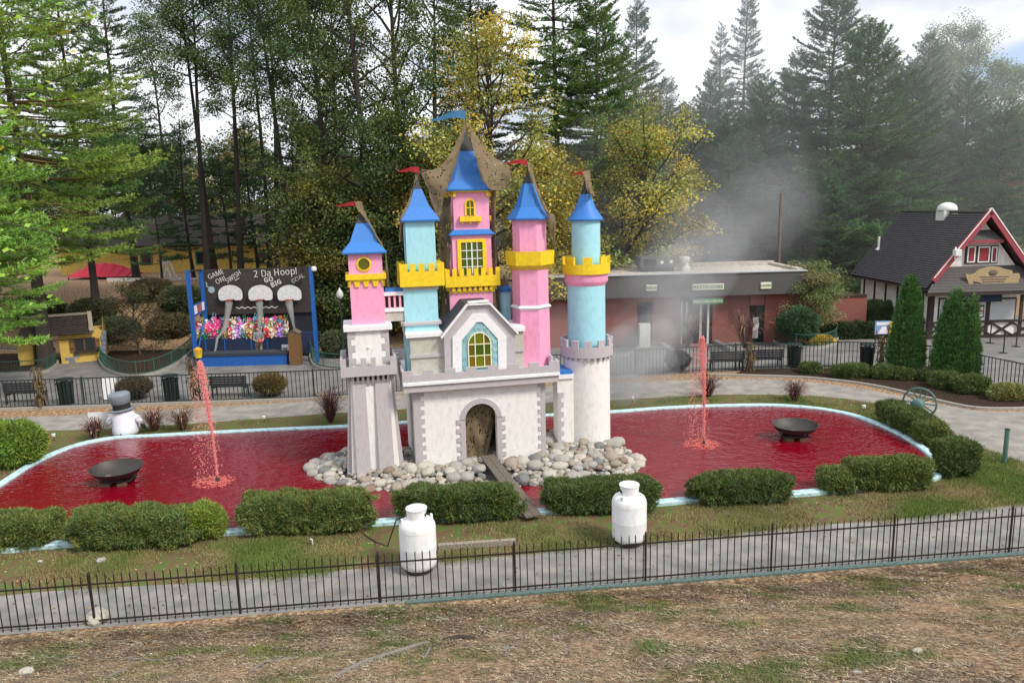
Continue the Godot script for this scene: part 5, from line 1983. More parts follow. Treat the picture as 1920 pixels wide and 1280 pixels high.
# clipped bush: boxy or round, sprigs all over a dark core, stems below
func bush(called: String, label: String, at: Vector3, size: Vector3, turn: float, c: Color, sd: int, o := {}) -> Node3D:
	var r := RandomNumberGenerator.new()
	r.seed = sd
	var t := thing(called, label, o.get("category", "hedge"), o.get("group", ""), at, turn)
	var e: float = o.get("box", 0.5)
	var lift: float = o.get("lift", 0.16) * size.y
	var half := Vector3(size.x * 0.5, (size.y - lift) * 0.5, size.z * 0.5)
	var cen := Vector3(0, lift + half.y, 0)
	var shape := func(d: Vector3) -> Vector3:
		# superellipsoid along a direction
		var k := pow(pow(absf(d.x), 1.0 / e * 1.6) + pow(absf(d.y), 1.0 / e * 1.6) + pow(absf(d.z), 1.0 / e * 1.6), -e / 1.6)
		return d * k
	var core := MB.new()
	core.ball(Vector3.ZERO, Vector3.ONE, 18, 10)
	for i in core.v.size():
		core.v[i] = cen + (shape.call(core.v[i].normalized()) as Vector3) * half * (o.get("core", 0.8) as float) * (1.0 + 0.12 * noise.get_noise_3d(core.v[i].x * 50.0 + sd, core.v[i].y * 50.0, core.v[i].z * 50.0))
	var cm := MB.new()
	for i in range(0, core.v.size(), 3): cm.tri(core.v[i], core.v[i + 1], core.v[i + 2])
	cm.smooth(80.0)
	part(t, "inner_branches", cm, M.hedge_core)
	var st := MB.new()
	for i in int(maxf(3.0, size.x * 5.0)):
		var x := r.randf_range(-0.42, 0.42) * size.x
		var z := r.randf_range(-0.3, 0.3) * size.z
		st.tube([Vector3(x, -0.03, z), Vector3(x + r.randf_range(-0.06, 0.06), lift + half.y * 0.5, z + r.randf_range(-0.05, 0.05))], [0.016, 0.01], 4)
	part(t, "stems", st, M.bark)
	var area := 2.0 * (size.x * size.y + size.x * size.z + size.y * size.z)
	var n := int(area * o.get("dens", 620.0) * 0.28)
	var xf := []
	var cols := PackedColorArray()
	var sc0: float = o.get("sprig", 1.0)
	for i in n:
		# pick a point on the box, push it to the rounded shape
		var q := Vector3(r.randf_range(-1, 1), r.randf_range(-1, 1), r.randf_range(-1, 1))
		var f := r.randf() * area * 0.5
		if f < size.y * size.z: q.x = signf(q.x)
		elif f < size.y * size.z + size.x * size.z: q.y = signf(q.y)
		else: q.z = signf(q.z)
		var d := q.normalized()
		var s: Vector3 = shape.call(d)
		var wob := 0.96 + 0.3 * noise.get_noise_3d(s.x * half.x * 90.0 + sd * 31.0, s.y * half.y * 90.0, s.z * half.z * 90.0) + r.randf_range(-0.12, 0.04)
		var p := cen + s * half * wob
		if s.y < -0.55 and r.randf() < 0.6: continue
		var nrm := (s / half).normalized()
		nrm = (nrm + dir3(r) * 0.5 + Vector3(0, 0.25, 0)).normalized()
		var zax := nrm.cross(dir3(r)).normalized()
		var sc := sc0 * r.randf_range(0.7, 1.3)
		xf.push_back(Transform3D(Basis(zax.cross(nrm).normalized(), nrm, zax).scaled(Vector3(sc, sc, sc)), p))
		cols.push_back(jitter(c, r, 0.35, 0.18))
	multi(t, "foliage", SPRAY["hedge%d" % (sd % 2)], M.needle, xf, cols).set_meta("kind", "stuff")
	return t

func cone_tree(label: String, at: Vector3, h: float, rad: float, c: Color, sd: int) -> void:
	var r := RandomNumberGenerator.new()
	r.seed = sd
	var t := thing("columnar_evergreen", label, "evergreen", "clipped evergreens by the far railing", at)
	var prof := func(f: float) -> float: return rad * (0.72 + 0.28 * smoothstep(0.0, 0.12, f)) * pow(1.0 - f, 0.62)
	var core := MB.new()
	var rings := []
	for i in 9: rings.push_back([maxf(0.02, (prof.call(i / 8.0) as float) * 0.82), h * i / 8.0 * 0.98])
	core.lathe(rings, 12)
	core.smooth(60.0)
	part(t, "inner_branches", core, M.hedge_core)
	var tr := MB.new()
	tr.tube([Vector3(0, -0.05, 0), Vector3(0, h * 0.5, 0)], [0.07, 0.03], 6)
	part(t, "trunk", tr, M.bark)
	var xf := []
	var cols := PackedColorArray()
	for i in int(h * rad * 420.0):
		var f := 1.0 - sqrt(r.randf())
		f = minf(f * 1.02, 0.995)
		var a := r.randf() * TAU
		var wob := 1.0 + 0.28 * noise.get_noise_3d(cos(a) * 45.0 + sd * 9.0, f * 150.0, sin(a) * 45.0) + r.randf_range(-0.12, 0.07)
		var rr: float = (prof.call(f) as float) * wob + 0.02
		var p := Vector3(cos(a) * rr, f * h + 0.05, sin(a) * rr)
		var up := (Vector3(cos(a) * 0.5, 1.0, sin(a) * 0.5) + dir3(r) * 0.35).normalized()
		var z := (Vector3(cos(a), 0, sin(a)) + dir3(r) * 0.3).normalized()
		var x := up.cross(z).normalized()
		var sc := r.randf_range(0.8, 1.35)
		xf.push_back(Transform3D(Basis(x, up, x.cross(up).normalized()).scaled(Vector3(sc, sc, sc)), p))
		cols.push_back(jitter(c, r, 0.3, 0.15))
	multi(t, "foliage", SPRAY.thuja, M.needle, xf, cols).set_meta("kind", "stuff")

func fountain_grass(label: String, at: Vector3, h: float, sd: int, c := Color(0.07, 0.035, 0.032)) -> void:
	var r := RandomNumberGenerator.new()
	r.seed = sd
	var t := thing("fountain_grass", label, "ornamental grass", "purple fountain grass clumps", at)
	var mb := MB.new()
	mb.use_col = true
	for i in 260:
		var a := r.randf() * TAU
		var sp := r.randf_range(0.15, 0.85) * h
		var hh := h * r.randf_range(0.45, 1.0)
		mb.col = jitter(c, r, 0.4, 0.2)
		if r.randf() < 0.08: mb.col = Color(0.3, 0.22, 0.13)
		var d := Vector3(cos(a), 0, sin(a))
		var w := Vector3(-sin(a), 0, cos(a)) * 0.008
		var o := d * r.randf() * 0.08
		var p1 := o + d * sp * 0.35 + Vector3(0, hh * 0.7, 0)
		var p2 := o + d * sp * 0.75 + Vector3(0, hh, 0)
		var p3 := o + d * sp * 1.05 + Vector3(0, hh * r.randf_range(0.7, 1.0), 0)
		mb.quad(o - w, p1 - w, p1 + w, o + w)
		mb.quad(p1 - w, p2 - w * 0.8, p2 + w * 0.8, p1 + w)
		mb.tri(p2 - w * 1.2, p3, p2 + w * 1.2)
	part(t, "blades", mb, M.litter)

func place(px: float, z: float) -> Vector3:
	var p := Z(px, 500, z)
	return Vector3(p.x, ground_y(p.x, z), z)

func make_trees() -> void:
	var pg := Color(0.065, 0.115, 0.034)     # pine green
	var dg := Color(0.042, 0.078, 0.034)    # dark pine
	var bg := Color(0.12, 0.18, 0.036)      # sunlit yellow-green pine
	var bl := Color(0.055, 0.1, 0.06)     # bluish far pine
	# left foreground pines
	pine(place(-55, -31.5), 16.0, 4.2, 0.17, Color(0.13, 0.235, 0.045), "bright green pine with low boughs over the yellow cottage", 11, {"gap": 0.72, "dens": 1.35, "bare": 0.1, "group": ""})
	pine(place(62, -37.5), 23.0, 7.4, 0.25, bg, "tall broad pine with tiered yellow-green boughs behind the yellow cottage", 12, {"gap": 1.0, "dens": 1.2, "keep": 0.8, "trunk": 0.34, "group": ""})
	pine(place(170, -46), 23.0, 5.5, 0.2, pg, "tall pine on the dark bank behind the yellow cottage", 13, {"group": "pine trees on the bank behind the game booth", "keep": 0.75, "dens": 1.1})
	pine(place(-140, -44), 24.0, 6.5, 0.1, pg, "tall pine on the dark bank behind the yellow cottage", 14, {"group": "pine trees on the bank behind the game booth", "dens": 1.1})
	pine(place(250, -57), 24.0, 4.2, 0.3, dg, "tall pine on the dark bank behind the yellow cottage", 15, {"group": "pine trees on the bank behind the game booth", "keep": 0.7})
	# slim sparse stems with sky between them
	var slim := [[392, -50, 25.0, 0.55, 16], [408, -51, 24.0, 0.6, 17], [452, -49, 27.0, 0.42, 18], [548, -48, 26.0, 0.5, 19], [500, -58, 25.0, 0.5, 20], [340, -64, 22.0, 0.4, 23], [523, -54, 24.0, 0.6, 24]]
	for s in slim:
		broad(place(s[0], s[1]), s[2], 3.4, s[3], [Color(0.065, 0.105, 0.04), Color(0.08, 0.125, 0.045), Color(0.05, 0.085, 0.035)], "slender bare-stemmed tree with thin high foliage behind the game booth", s[4], {"group": "slender trees behind the game booth", "name": "slender_tree", "limbs": 20, "subs": 5, "per": 5, "size": 0.85, "trunk": 0.2, "bark": M.bark, "lean": Vector3(-1.2 if s[4] % 2 else 0.6, 0, 0)})
	for s in [[300, -53, 9.0, 25], [430, -52, 10.0, 26], [480, -53, 12.0, 27], [360, -56, 13.0, 28], [560, -50, 13.0, 29]]:
		pine(place(s[0], s[1]), s[2], 2.9, 0.2, dg, "young dark pine among the slender stems behind the game booth", s[3], {"group": "young pines behind the game booth", "name": "young_pine", "keep": 0.6, "dens": 0.8, "gap": 1.1})
	# dense dark group behind the castle's left side
	var dl := [Color(0.055, 0.09, 0.03), Color(0.07, 0.115, 0.035), Color(0.045, 0.075, 0.028), Color(0.09, 0.115, 0.03)]
	for s in [[612, -46, 22.0, 4.6, 0.2, 31], [690, -44, 24.0, 5.0, 0.16, 32], [765, -47, 24.0, 5.0, 0.18, 33], [650, -54, 20.0, 5.0, 0.1, 34], [830, -52, 22.0, 4.6, 0.15, 35], [735, -43, 13.0, 3.4, 0.1, 36]]:
		broad(place(s[0], s[1]), s[2], s[3], s[4], dl, "tall dark green leafy tree behind the pink corner tower", s[5], {"group": "dark leafy trees behind the castle", "limbs": 36, "subs": 6, "per": 4, "bark": M.bark})
	for s in [[600, -43.5, 9.0, 3.0, 37], [660, -43, 8.0, 3.0, 38], [800, -43, 10.0, 3.2, 39]]:
		broad(place(s[0], s[1]), s[2], s[3], 0.06, [Color(0.065, 0.085, 0.025), Color(0.12, 0.11, 0.028), Color(0.05, 0.075, 0.024)], "low olive green tree at the foot of the dark trees", s[4], {"group": "low trees behind the castle", "name": "understory_tree", "limbs": 30, "subs": 5, "per": 6})
	# yellow tree behind the keep
	var ye := [Color(0.36, 0.31, 0.06), Color(0.28, 0.27, 0.065), Color(0.38, 0.3, 0.06), Color(0.15, 0.18, 0.055), Color(0.22, 0.23, 0.06)]
	broad(place(948, -39.5), 17.0, 4.9, 0.24, ye, "golden yellow autumn tree rising behind the tall pink keep", 41, {"group": "", "name": "yellow_tree", "limbs": 40, "subs": 5, "per": 4, "lean": Vector3(-0.9, 0, 0), "bark": M.bark})
	broad(place(1130, -45.5), 11.2, 5.6, 0.26, ye, "golden yellow autumn tree spreading over the restroom roof", 43, {"group": "", "name": "yellow_tree", "limbs": 40, "subs": 6, "per": 4, "lean": Vector3(2.6, 0, 0), "bark": M.bark})
	broad(place(1020, -43.0), 10.5, 3.4, 0.3, [Color(0.3, 0.22, 0.05), Color(0.22, 0.19, 0.05)], "smaller dull yellow tree between the keep and the round tower", 44, {"group": "", "name": "yellow_tree", "limbs": 26, "subs": 6, "per": 6, "bark": M.bark})
	pine(place(1048, -54), 30.0, 6.4, 0.35, pg, "very tall pine with spreading boughs above the yellow trees", 45, {"group": "", "keep": 0.75, "gap": 1.2})
	pine(place(900, -56), 27.0, 5.0, 0.3, dg, "tall dark pine standing behind the golden tree", 46, {"group": ""})
	pine(place(1190, -62), 23.5, 5.0, 0.15, bl, "bluish pine standing behind the spreading golden tree", 47, {"group": "", "dens": 1.1})
	pine(place(1118, -52), 22.0, 6.6, 0.2, pg, "full green pine right of the very tall pine", 48, {"group": "", "keep": 0.9, "gap": 0.85})
	broad(place(1190, -58), 15.5, 5.6, 0.1, [Color(0.11, 0.12, 0.04), Color(0.07, 0.1, 0.04), Color(0.16, 0.15, 0.045)], "loose yellow-green tree behind the spreading golden tree", 49, {"group": "", "limbs": 34, "subs": 6, "per": 4})
	# pines and leafy trees beyond the restrooms
	for s in [[1345, -74, 24.5, 3.6, 0.25, 51], [1388, -76, 28.5, 3.8, 0.3, 52]]:
		pine(place(s[0], s[1]), s[2], s[3], s[4], Color(0.045, 0.08, 0.045), "slim open pine with a bare stem standing above the others", s[5], {"group": "slim open pines beyond the restrooms", "keep": 0.8, "bare": 0.3})
	pine(place(1543, -60), 24.5, 7.6, 0.06, Color(0.045, 0.09, 0.045), "largest pine, wide and dense, beyond the utility pole", 53, {"group": "", "dens": 1.25, "gap": 0.85})
	pine(place(1605, -55), 20.0, 7.0, 0.05, Color(0.055, 0.105, 0.04), "broad bright pine behind the dark shingled roof", 54, {"group": "", "dens": 1.25, "gap": 0.85})
	for s in [[1290, -60, 15.5, 5.0, 55], [1360, -58, 15.0, 5.2, 56], [1430, -58, 17.0, 5.4, 57], [1480, -66, 20.0, 5.6, 58], [1245, -68, 18.5, 5.4, 59], [1225, -55, 11.5, 4.2, 60], [1325, -68, 19.0, 5.2, 84], [1405, -70, 19.0, 5.2, 87], [1180, -58, 14.0, 4.6, 88]]:
		pine(place(s[0], s[1]), s[2], s[3], 0.03, bl, "dense dark green pine in the woods behind the restrooms", s[4], {"group": "dense pines behind the restrooms", "gap": 0.8, "dens": 1.2})
	for s in [[1690, -58, 18.0, 5.6, 61], [1715, -66, 21.5, 5.6, 62], [1500, -55, 10.5, 3.8, 63], [1560, -52, 10.0, 3.8, 64], [1790, -62, 17.5, 5.6, 85], [1650, -62, 19.5, 5.6, 89], [1860, -58, 14.5, 5.0, 90]]:
		pine(place(s[0], s[1]), s[2], s[3], 0.04, Color(0.05, 0.1, 0.045), "bushy mid green pine behind the shingled house", s[4], {"group": "bushy pines behind the house", "gap": 0.8, "dens": 1.2})
	var pl := [Color(0.1, 0.16, 0.05), Color(0.13, 0.18, 0.06), Color(0.08, 0.14, 0.05)]
	for s in [[1775, -74, 24.5, 5.2, 65], [1850, -70, 20.0, 5.0, 66], [1740, -80, 24.0, 5.0, 67], [1930, -64, 17.0, 5.2, 86]]:
		broad(place(s[0], s[1]), s[2], s[3], 0.15, pl, "pale green airy tree behind the gable of the house", s[4], {"group": "pale leafy trees behind the house", "limbs": 34, "subs": 6, "per": 6})
	for s in [[1895, -60, 14.0, 4.4, 68], [1960, -70, 20.0, 5.0, 69]]:
		broad(place(s[0], s[1]), s[2], s[3], 0.12, [Color(0.16, 0.12, 0.06), Color(0.12, 0.13, 0.055), Color(0.2, 0.13, 0.07)], "brownish autumn tree behind the right slope of the house roof", s[4], {"group": "brownish trees behind the house", "limbs": 34, "subs": 6, "per": 6})
	# far woods that close the view
	var fr := RandomNumberGenerator.new()
	fr.seed = 99
	for i in 24:
		var px := -150.0 + 2150.0 * i / 23.0 + fr.randf_range(-20, 20)
		var z := -96.0 - fr.randf_range(0, 26)
		var cc := [Color(0.05, 0.085, 0.04), Color(0.07, 0.1, 0.035), Color(0.12, 0.11, 0.04)]
		broad(place(px, z), fr.randf_range(11.0, 15.0), 6.5, 0.03, [cc[i % 3], cc[(i + 1) % 3]], "distant rounded tree in the far belt of woods", 200 + i, {"group": "distant trees in the far woods", "name": "distant_tree", "limbs": 26, "subs": 5, "per": 5, "size": 2.2})
	# tree just outside the frame, its leafy twigs hanging into view
	near_branch()
	# young trees between the buildings
	broad(G(1528, 640), 3.9, 1.75, 0.35, [Color(0.14, 0.17, 0.065), Color(0.11, 0.15, 0.06), Color(0.17, 0.16, 0.075)], "small spreading tree with yellow-green leaves in the round bed by the restrooms", 71, {"group": "", "name": "small_tree", "limbs": 22, "subs": 6, "per": 6, "size": 0.5, "trunk": 0.06})
	broad(G(262, 665), 3.6, 2.0, 0.12, [Color(0.06, 0.05, 0.03), Color(0.05, 0.06, 0.03), Color(0.09, 0.055, 0.03)], "thin dark brownish sapling in the oval bed beside the game booth", 72, {"group": "", "name": "small_tree", "limbs": 24, "subs": 5, "per": 3, "size": 0.5, "trunk": 0.05})

func near_branch() -> void:
	var r := RandomNumberGenerator.new()
	r.seed = 81
	var at := Vector3(-8.6, ground_y(-8.6, -8.2), -8.2)
	var t := thing("overhanging_tree", "near leafy tree whose bright green twigs hang in from the side", "tree", "", at)
	var tm := MB.new()
	tm.tube([Vector3(0, -0.3, 0), Vector3(0.1, 3.0, 0), Vector3(0.2, 8.5, -0.2)], [0.2, 0.15, 0.06], 8)
	var xf := []
	var cols := PackedColorArray()
	for i in 15:
		var y := 5.4 + 2.9 * i / 14.0 + r.randf_range(-0.2, 0.2)
		var d := Vector3(1.0, r.randf_range(0.0, 0.25), r.randf_range(-0.5, 0.25)).normalized()
		var l := r.randf_range(3.0, 4.3) * (0.8 + 0.25 * i / 14.0)
		var path := limb_path(Vector3(0.14, y, -0.1), d, l, -0.25, 5, r, 0.12)
		tm.tube(path, [0.03, 0.022, 0.016, 0.012, 0.008, 0.003], 4, false)
		for j in 46:
			var s := lerpf(0.15, 1.0, j / 45.0)
			var ks := s * 5.0
			var p: Vector3 = (path[mini(int(ks), 4)] as Vector3).lerp(path[mini(int(ks) + 1, 5)], ks - mini(int(ks), 4))
			p += dir3(r) * 0.2
			p.y -= r.randf() * 0.16
			var b := Basis(Vector3.UP, r.randf() * TAU) * Basis(Vector3.RIGHT, r.randf_range(-0.7, 0.9))
			var sc := r.randf_range(0.7, 1.25)
			xf.push_back(Transform3D(b.scaled(Vector3(sc, sc, sc)), p))
			cols.push_back(jitter([Color(0.13, 0.24, 0.03), Color(0.17, 0.27, 0.03), Color(0.3, 0.3, 0.05)][0 if r.randf() < 0.6 else (1 if r.randf() < 0.9 else 2)], r, 0.25, 0.15))
	tm.smooth(60.0)
	part(t, "trunk", tm, M.bark_grey)
	multi(t, "crown", SPRAY.big_leaf, M.leaf, xf, cols).set_meta("kind", "stuff")

func make_hedges() -> void:
	var hg := Color(0.075, 0.1, 0.028)
	var hd := Color(0.055, 0.08, 0.024)
	var hy := Color(0.11, 0.15, 0.026)
	# hedge: left px, right px, foot y, top y, depth
	var rows := [
		[-40, 84, 1036, 966, 0.8, hg, "clipped yew hedge at the far left end of the pool front"],
		[122, 350, 1036, 952, 0.85, hg, "long clipped yew hedge in front of the left fire bowl"],
		[338, 406, 1018, 950, 0.7, hy, "small lighter yew bush touching the long hedge by the left fire bowl"],
		[450, 692, 1008, 922, 0.85, hg, "clipped yew hedge between the left fountain and the propane tank"],
		[742, 968, 984, 912, 0.8, hd, "dark clipped yew hedge beside the foot of the plank ramp"],
		[1026, 1244, 968, 898, 0.8, hd, "dark clipped yew hedge behind the taller-standing propane tank"],
		[1300, 1494, 950, 888, 0.8, hd, "clipped yew hedge in front of the right fountain"],
		[1547, 1602, 930, 878, 0.65, hg, "small round yew bush at the end of a longer hedge"],
		[1590, 1756, 925, 860, 0.75, hg, "clipped yew hedge with bare stems by the pool corner"],
		[1772, 1840, 900, 822, 0.8, hd, "tall round yew bush outside the pool corner"],
		[1728, 1784, 840, 792, 0.7, hg, "small light yew bush behind the pool corner"]]
	var i := 0
	for h in rows:
		var a := G(h[0], h[2])
		var b := G(h[1], h[2])
		var mid := G((h[0] + h[1]) * 0.5, h[2]) + Vector3(0, 0, -h[4] * 0.5)
		var wid := absf(b.x - a.x)
		# height from the top edge seen over the middle of the bush
		var top := Z((h[0] + h[1]) * 0.5, h[3], mid.z)
		var slope := atan2(a.z - b.z, b.x - a.x)
		bush("yew_hedge", h[6], mid, Vector3(wid, top.y * 0.93, h[4]), slope * 0.6 + 0.06, h[5], 300 + i, {"box": 0.36, "group": "clipped yew hedges along the pool", "lift": 0.12})
		i += 1
	# the long dark hedge behind the pool's right edge runs away from the viewer
	var p0 := G(1660, 790)
	var p1 := G(1738, 828)
	var mid2 := (p0 + p1) * 0.5
	bush("yew_hedge", "dark yew hedge running beside the wagon wheel", mid2, Vector3(2.4, 0.74, 0.85), -atan2(p1.z - p0.z, p1.x - p0.x), hd, 330, {"box": 0.4, "group": "clipped yew hedges along the pool"})
	# low box hedges by the far railing
	var low := [[1508, 1546, 702, 688, "smallest low box hedge beside the green litter bin"], [1566, 1640, 710, 685, "low box hedge in front of the right-hand litter bin"], [1644, 1690, 712, 686, "low box hedge at the foot of the single tall evergreen"], [1682, 1722, 714, 692, "round low box bush under the single tall evergreen"], [1728, 1762, 716, 692, "round low box bush between the tall evergreens"], [1758, 1806, 730, 700, "low box hedge at the foot of the twin evergreens"], [1798, 1862, 740, 705, "largest low box hedge near the bend of the railing"]]
	for h in low:
		var a := G(h[0], h[2])
		var b := G(h[1], h[2])
		var top := Z((h[0] + h[1]) * 0.5, h[3], (a.z + b.z) * 0.5 - 0.35)
		bush("box_hedge", h[4], (a + b) * 0.5 + Vector3(0, 0, -0.35), Vector3(b.x - a.x, maxf(0.4, top.y), 0.8), 0.0, hd, 340 + i, {"group": "low box hedges by the far railing", "lift": 0.02, "sprig": 1.2, "dens": 420.0, "box": 0.7})
		i += 1
	bush("shrub", "pale yellow-green spreading shrub at the bend of the kerb", G(1888, 748), Vector3(1.2, 0.5, 0.8), 0.0, Color(0.13, 0.14, 0.045), 360, {"category": "shrub", "box": 0.9, "lift": 0.0, "sprig": 1.4, "dens": 380.0})
	bush("shrub", "yellow-green shrub at the left edge of the pool", G(8, 882) + Vector3(0, 0, -0.4), Vector3(1.9, 1.35, 1.2), 0.2, Color(0.09, 0.15, 0.025), 361, {"category": "shrub", "box": 0.95, "lift": 0.02, "sprig": 1.9, "dens": 300.0})
	bush("shrub", "small golden shrub beside the yellow-green shrub", G(55, 850) + Vector3(0, 0, -0.2), Vector3(0.6, 0.55, 0.5), 0.2, Color(0.3, 0.26, 0.04), 362, {"category": "shrub", "box": 0.95, "lift": 0.02, "sprig": 1.6, "dens": 300.0})
	bush("hedge_block", "tall dark clipped hedge block against the red brick wall", G(1630, 618) + Vector3(0, 0, -0.7), Vector3(3.2, 1.5, 1.3), 0.0, Color(0.045, 0.07, 0.03), 363, {"lift": 0.0, "sprig": 1.6, "dens": 240.0, "box": 0.4})
	bush("hedge_block", "long low clipped hedge in front of the brick wall", G(1610, 636) + Vector3(0, 0, -0.5), Vector3(3.8, 0.75, 1.0), 0.0, Color(0.028, 0.046, 0.02), 364, {"lift": 0.0, "sprig": 1.6, "dens": 240.0, "box": 0.4})
	cone_tree("single tall conical evergreen in front of the poster boards", G(1697, 703), 4.15, 0.63, Color(0.045, 0.1, 0.028), 371)
	cone_tree("left and taller of the twin conical evergreens", G(1778, 712), 3.7, 0.55, Color(0.045, 0.1, 0.028), 372)
	cone_tree("right and slimmer of the twin conical evergreens", G(1811, 714), 3.45, 0.37, Color(0.05, 0.105, 0.03), 373)
	for g in [[178, 822, 0.72, "dark purple fountain grass in front of the white board", 381], [290, 808, 0.8, "upright purple fountain grass right of the top-hatted inflatable", 382], [342, 806, 0.8, "purple fountain grass clump near the left water jet", 383], [620, 792, 1.25, "large purple fountain grass beside the grey corner tower", 384], [1490, 752, 0.8, "small purple fountain grass behind the right pool rim", 385], [1328, 744, 0.9, "hazy purple fountain grass behind the right water jet", 386], [1398, 655, 2.1, "big purple fountain grass at the ladies' door of the restrooms", 387], [1290, 650, 1.9, "big purple fountain grass at the restroom entrance", 388]]:
		fountain_grass(g[3], G(g[0], g[1]), g[2], g[4])

# ---------------------------------------------------------------- ground cover
func scatter(called: String, label: String, spray: String, n: int, sd: int, pick: Callable, tint: Callable, smin: float, smax: float) -> void:
	var r := RandomNumberGenerator.new()
	r.seed = sd
	var xf := []
	var cols := PackedColorArray()
	for i in n:
		var p: Vector3 = pick.call(r)
		if p.y < -50.0: continue
		var sc := r.randf_range(smin, smax)
		var up := Vector3.UP
		if p.z > fence_z(p.x): up = Vector3(0.04, 1.0, -0.4).normalized()
		var b := Basis(Quaternion(Vector3.UP, up)) * Basis(Vector3.UP, r.randf() * TAU)
		xf.push_back(Transform3D(b.scaled(Vector3(sc, sc, sc)), p))
		cols.push_back(tint.call(r, p))
	var o := multi(self, called, SPRAY[spray], M.litter, xf, cols)
	tag(o, label, "ground cover")
	o.set_meta("kind", "stuff")

func make_cover() -> void:
	var hill := func(r: RandomNumberGenerator) -> Vector3:
		# even over what the frame shows of the slope
		var px := r.randf_range(-60.0, 1980.0)
		var py := r.randf_range(1040.0, 1330.0)
		var p := GT(px, py)
		if p.z < fence_z(p.x) + 0.22: return Vector3(0, -99, 0)
		return p + Vector3(0, 0.004, 0)
	var green := func(p: Vector3) -> float:
		return noise.get_noise_2d(p.x * 26.0 + 300.0, p.z * 26.0) + 0.5 * noise.get_noise_2d(p.x * 90.0, p.z * 90.0)
	var straw_tint := func(r: RandomNumberGenerator, p: Vector3) -> Color:
		var g: float = green.call(p)
		if g > 0.3 and r.randf() < 0.6: return jitter(Color(0.1, 0.11, 0.04), r, 0.3, 0.1)
		return jitter([Color(0.235, 0.185, 0.125), Color(0.165, 0.13, 0.088), Color(0.3, 0.25, 0.175), Color(0.12, 0.093, 0.065)][r.randi() % 4], r, 0.3, 0.1)
	scatter("dry_thatch", "dry brown thatch covering the near slope", "straw0", 6500, 501, hill, straw_tint, 0.8, 1.7)
	var grass_pick := func(r: RandomNumberGenerator) -> Vector3:
		var p: Vector3 = hill.call(r)
		if p.y > -50.0 and (green.call(p) as float) < 0.22 + 0.1 * r.randf(): return Vector3(0, -99, 0)
		return p
	scatter("grass_tufts", "sparse green grass tufts on the near slope", "grass0", 5200, 502, grass_pick, func(r: RandomNumberGenerator, _p: Vector3) -> Color: return jitter(Color(0.075, 0.105, 0.03), r, 0.35, 0.2), 0.7, 1.3)
	scatter("fallen_leaves", "fallen brown and tan leaves scattered on the near slope", "fallen", 13000, 503, hill, func(r: RandomNumberGenerator, _p: Vector3) -> Color: return jitter([Color(0.17, 0.11, 0.065), Color(0.28, 0.21, 0.135), Color(0.12, 0.08, 0.05), Color(0.42, 0.35, 0.26), Color(0.22, 0.12, 0.065)][r.randi() % 5], r, 0.3, 0.1), 0.55, 1.5)
	scatter("pale_chips", "small pale stone chips scattered on the near slope", "chip", 1300, 504, hill, func(r: RandomNumberGenerator, _p: Vector3) -> Color: return jitter([Color(0.5, 0.46, 0.4), Color(0.4, 0.34, 0.27)][r.randi() % 2], r, 0.25, 0.05), 0.4, 1.2)
	# lawn between path and pool, and beyond the pool
	var lawn_pick := func(r: RandomNumberGenerator) -> Vector3:
		var px := r.randf_range(-60.0, 1980.0)
		var py := r.randf_range(735.0, 1130.0)
		var p := G(px, py)
		var q := Vector2(p.x, p.z)
		if Geometry2D.is_point_in_polygon(q, pool_outer): return Vector3(0, -99, 0)
		if not Geometry2D.is_point_in_polygon(q, lawn_poly): return Vector3(0, -99, 0)
		var g := noise.get_noise_2d(p.x * 14.0 + 80.0, p.z * 14.0) + 0.4 * noise.get_noise_2d(p.x * 60.0, p.z * 60.0) + clampf((p.x - 4.0) * 0.06, -0.1, 0.6) - (0.35 if p.z < -23.0 and p.x < 9.0 else 0.0)
		if g < r.randf_range(-0.25, 0.35): return Vector3(0, -99, 0)
		return p + Vector3(0, 0.004, 0)
	scatter("lawn_grass", "short green and yellowed grass round the pool", "grass1", 26000, 505, lawn_pick, func(r: RandomNumberGenerator, p: Vector3) -> Color:
		var g := noise.get_noise_2d(p.x * 14.0 + 80.0, p.z * 14.0) + clampf((p.x - 6.0) * 0.05, 0.0, 0.5)
		var k := clampf(g * 1.6 + 0.25 + r.randf_range(-0.3, 0.3), 0.0, 1.0)
		return jitter(Color(0.17, 0.135, 0.07).lerp(Color(0.075, 0.115, 0.026), k), r, 0.3, 0.1), 0.8, 1.5)
	scatter("path_leaves", "fallen leaves blown over the paved paths", "fallen", 1800, 507, func(r: RandomNumberGenerator) -> Vector3:
		var p := G(r.randf_range(-60.0, 1980.0), r.randf_range(640.0, 1180.0))
		var q := Vector2(p.x, p.z)
		if Geometry2D.is_point_in_polygon(q, pool_outer) or Geometry2D.is_point_in_polygon(q, lawn_poly) or p.z > fence_z(p.x) or p.z < -37.5: return Vector3(0, -99, 0)
		return p + Vector3(0, 0.012, 0), func(r: RandomNumberGenerator, _p: Vector3) -> Color: return jitter([Color(0.16, 0.09, 0.05), Color(0.25, 0.17, 0.08), Color(0.1, 0.065, 0.04)][r.randi() % 3], r, 0.3, 0.1), 0.5, 1.2)
	scatter("lawn_leaves", "fallen leaves and needles on the grass round the pool", "fallen", 4000, 506, func(r: RandomNumberGenerator) -> Vector3:
		var p := G(r.randf_range(-60.0, 1980.0), r.randf_range(735.0, 1130.0))
		var q := Vector2(p.x, p.z)
		if Geometry2D.is_point_in_polygon(q, pool_outer) or not Geometry2D.is_point_in_polygon(q, lawn_poly): return Vector3(0, -99, 0)
		return p + Vector3(0, 0.01, 0), func(r: RandomNumberGenerator, _p: Vector3) -> Color: return jitter([Color(0.16, 0.09, 0.05), Color(0.28, 0.2, 0.12), Color(0.1, 0.065, 0.04)][r.randi() % 3], r, 0.3, 0.1), 0.5, 1.2)

var lawn_poly: PackedVector2Array
